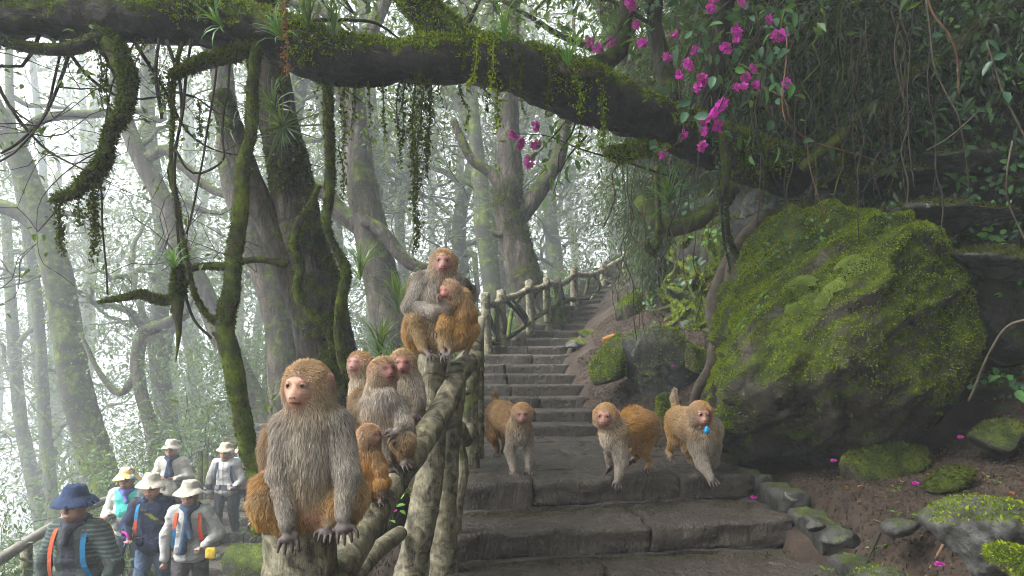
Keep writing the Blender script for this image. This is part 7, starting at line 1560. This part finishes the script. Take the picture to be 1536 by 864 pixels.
person('rear walker in pale grey jacket with waist pouch and straw-coloured hat', (339, 661), 11.1, 1.64, .0, (.34, .34, .33), (.035, .035, .04), (.36, .32, .25), [((-.28, .02, 1.10), (-.28, -.03, .86), (-.28, -.05, .80)), ((.27, .02, 1.10), (.20, -.16, .98), (.14, -.19, .97))],
       strap=(((.02, .03, .07), (.02, .03, .07)), ((.02, .03, .07), (.02, .03, .07))), jfn=lambda x, y, z, c: np.where(((z > .93) & (z < 1.02))[:, None], np.array([[.045, .05, .07]]), c), seed=6, vox=.016, hat_w=.16)
person('walker in pink patterned jacket and grey hat partly hidden by the perching monkey', (364, 664), 11.4, 1.60, -.1, (.62, .34, .50), (.035, .055, .09), (.34, .31, .26), [((-.27, .02, 1.10), (-.26, -.05, .88), (-.26, -.07, .82)), ((.27, .02, 1.10), (.24, -.08, .88), (.24, -.10, .82))],
       scarf=((.02, .20, .30), [(.0, 1.28, .03)]), jfn=lambda x, y, z, c: np.where(((z > 1.12) & (fbm(np.c_[x, y, z] * 16, 2, 3) > .1))[:, None], np.array([[.75, .62, .66]]), c), long_hair=True, seed=7, vox=.016, hat_w=.155)
# things they hold
q = P(184, 812, 8.28); b = MB(); tube(b, [q + V3(.0, 0, .13), q, q + V3(.0, .0, -.55), q + V3(-.01, .02, -.95)], [.012, .010, .009, .006], 8, .05)
o = empty('trekking_pole', q + V3(-.01, .02, -.95), 'thin trekking pole with a magenta strap gripped by the navy-jacketed man', 'trekking pole'); link('shaft', b.mesh('shaft', True, np.array(o.location)), plain('dark_pole', (.03, .02, .03), .4, .2, 10, 0), o)
b = MB(); tube(b, [q + V3(0, -.01, .10), q + V3(.05, -.02, .08), q + V3(.07, -.02, .02), q + V3(.02, -.02, -.01)], [.010, .014, .012, .010], 8, .02); link('wrist_strap', b.mesh('wrist_strap', True, np.array(o.location)), plain('magenta_strap', (.45, .01, .25), .6, .2, 20, 0), o)
b = MB(); tube(b, [q + V3(.06, -.02, .04), q + V3(.04, -.02, -.02), q + V3(.02, -.02, -.05)], [.008, .010, .008], 8, .02); link('cord', b.mesh('cord', True, np.array(o.location)), plain('blue_cord', (.02, .16, .42), .6, .2, 20, 0), o)
q = P(316, 822, 7.95); me, cen = block_mesh('snack_packet', [(q[0] - .05, q[1] - .015), (q[0] + .05, q[1] - .015), (q[0] + .05, q[1] + .015), (q[0] - .05, q[1] + .015)], q[2], .10, 700, 4, .012, .006); link('snack_packet', me, plain('yellow_packet', (.62, .42, .04), .4, .3, 16, .2), label='crumpled yellow packet in the hand of the scarfed walker', cat='packet', loc=cen)
# ------------------------------------------------------------------ haze
def build_haze():
    m = bpy.data.materials.new('haze'); m.use_nodes = True; nt = m.node_tree
    for n in list(nt.nodes): nt.nodes.remove(n)
    out = nt.nodes.new('ShaderNodeOutputMaterial'); v = nt.nodes.new('ShaderNodeVolumePrincipled')
    v.inputs['Color'].default_value = (.86, .93, .98, 1); v.inputs['Density'].default_value = HAZE_DENSITY; v.inputs['Anisotropy'].default_value = 0.15
    nt.links.new(v.outputs[0], out.inputs['Volume'])
    b0 = np.array([-1010, -1010, -32.0]); b1 = np.array([1010, 1310, 24.0])
    vv = np.array([[x, y, z] for x in (b0[0], b1[0]) for y in (b0[1], b1[1]) for z in (b0[2], b1[2])])
    q = [(0, 1, 3, 2), (4, 6, 7, 5), (0, 4, 5, 1), (2, 3, 7, 6), (0, 2, 6, 4), (1, 5, 7, 3)]
    link('haze', mesh_np('haze', vv, np.array(q), smooth=False), m, kind='stuff', label='pale forest mist')
build_haze()
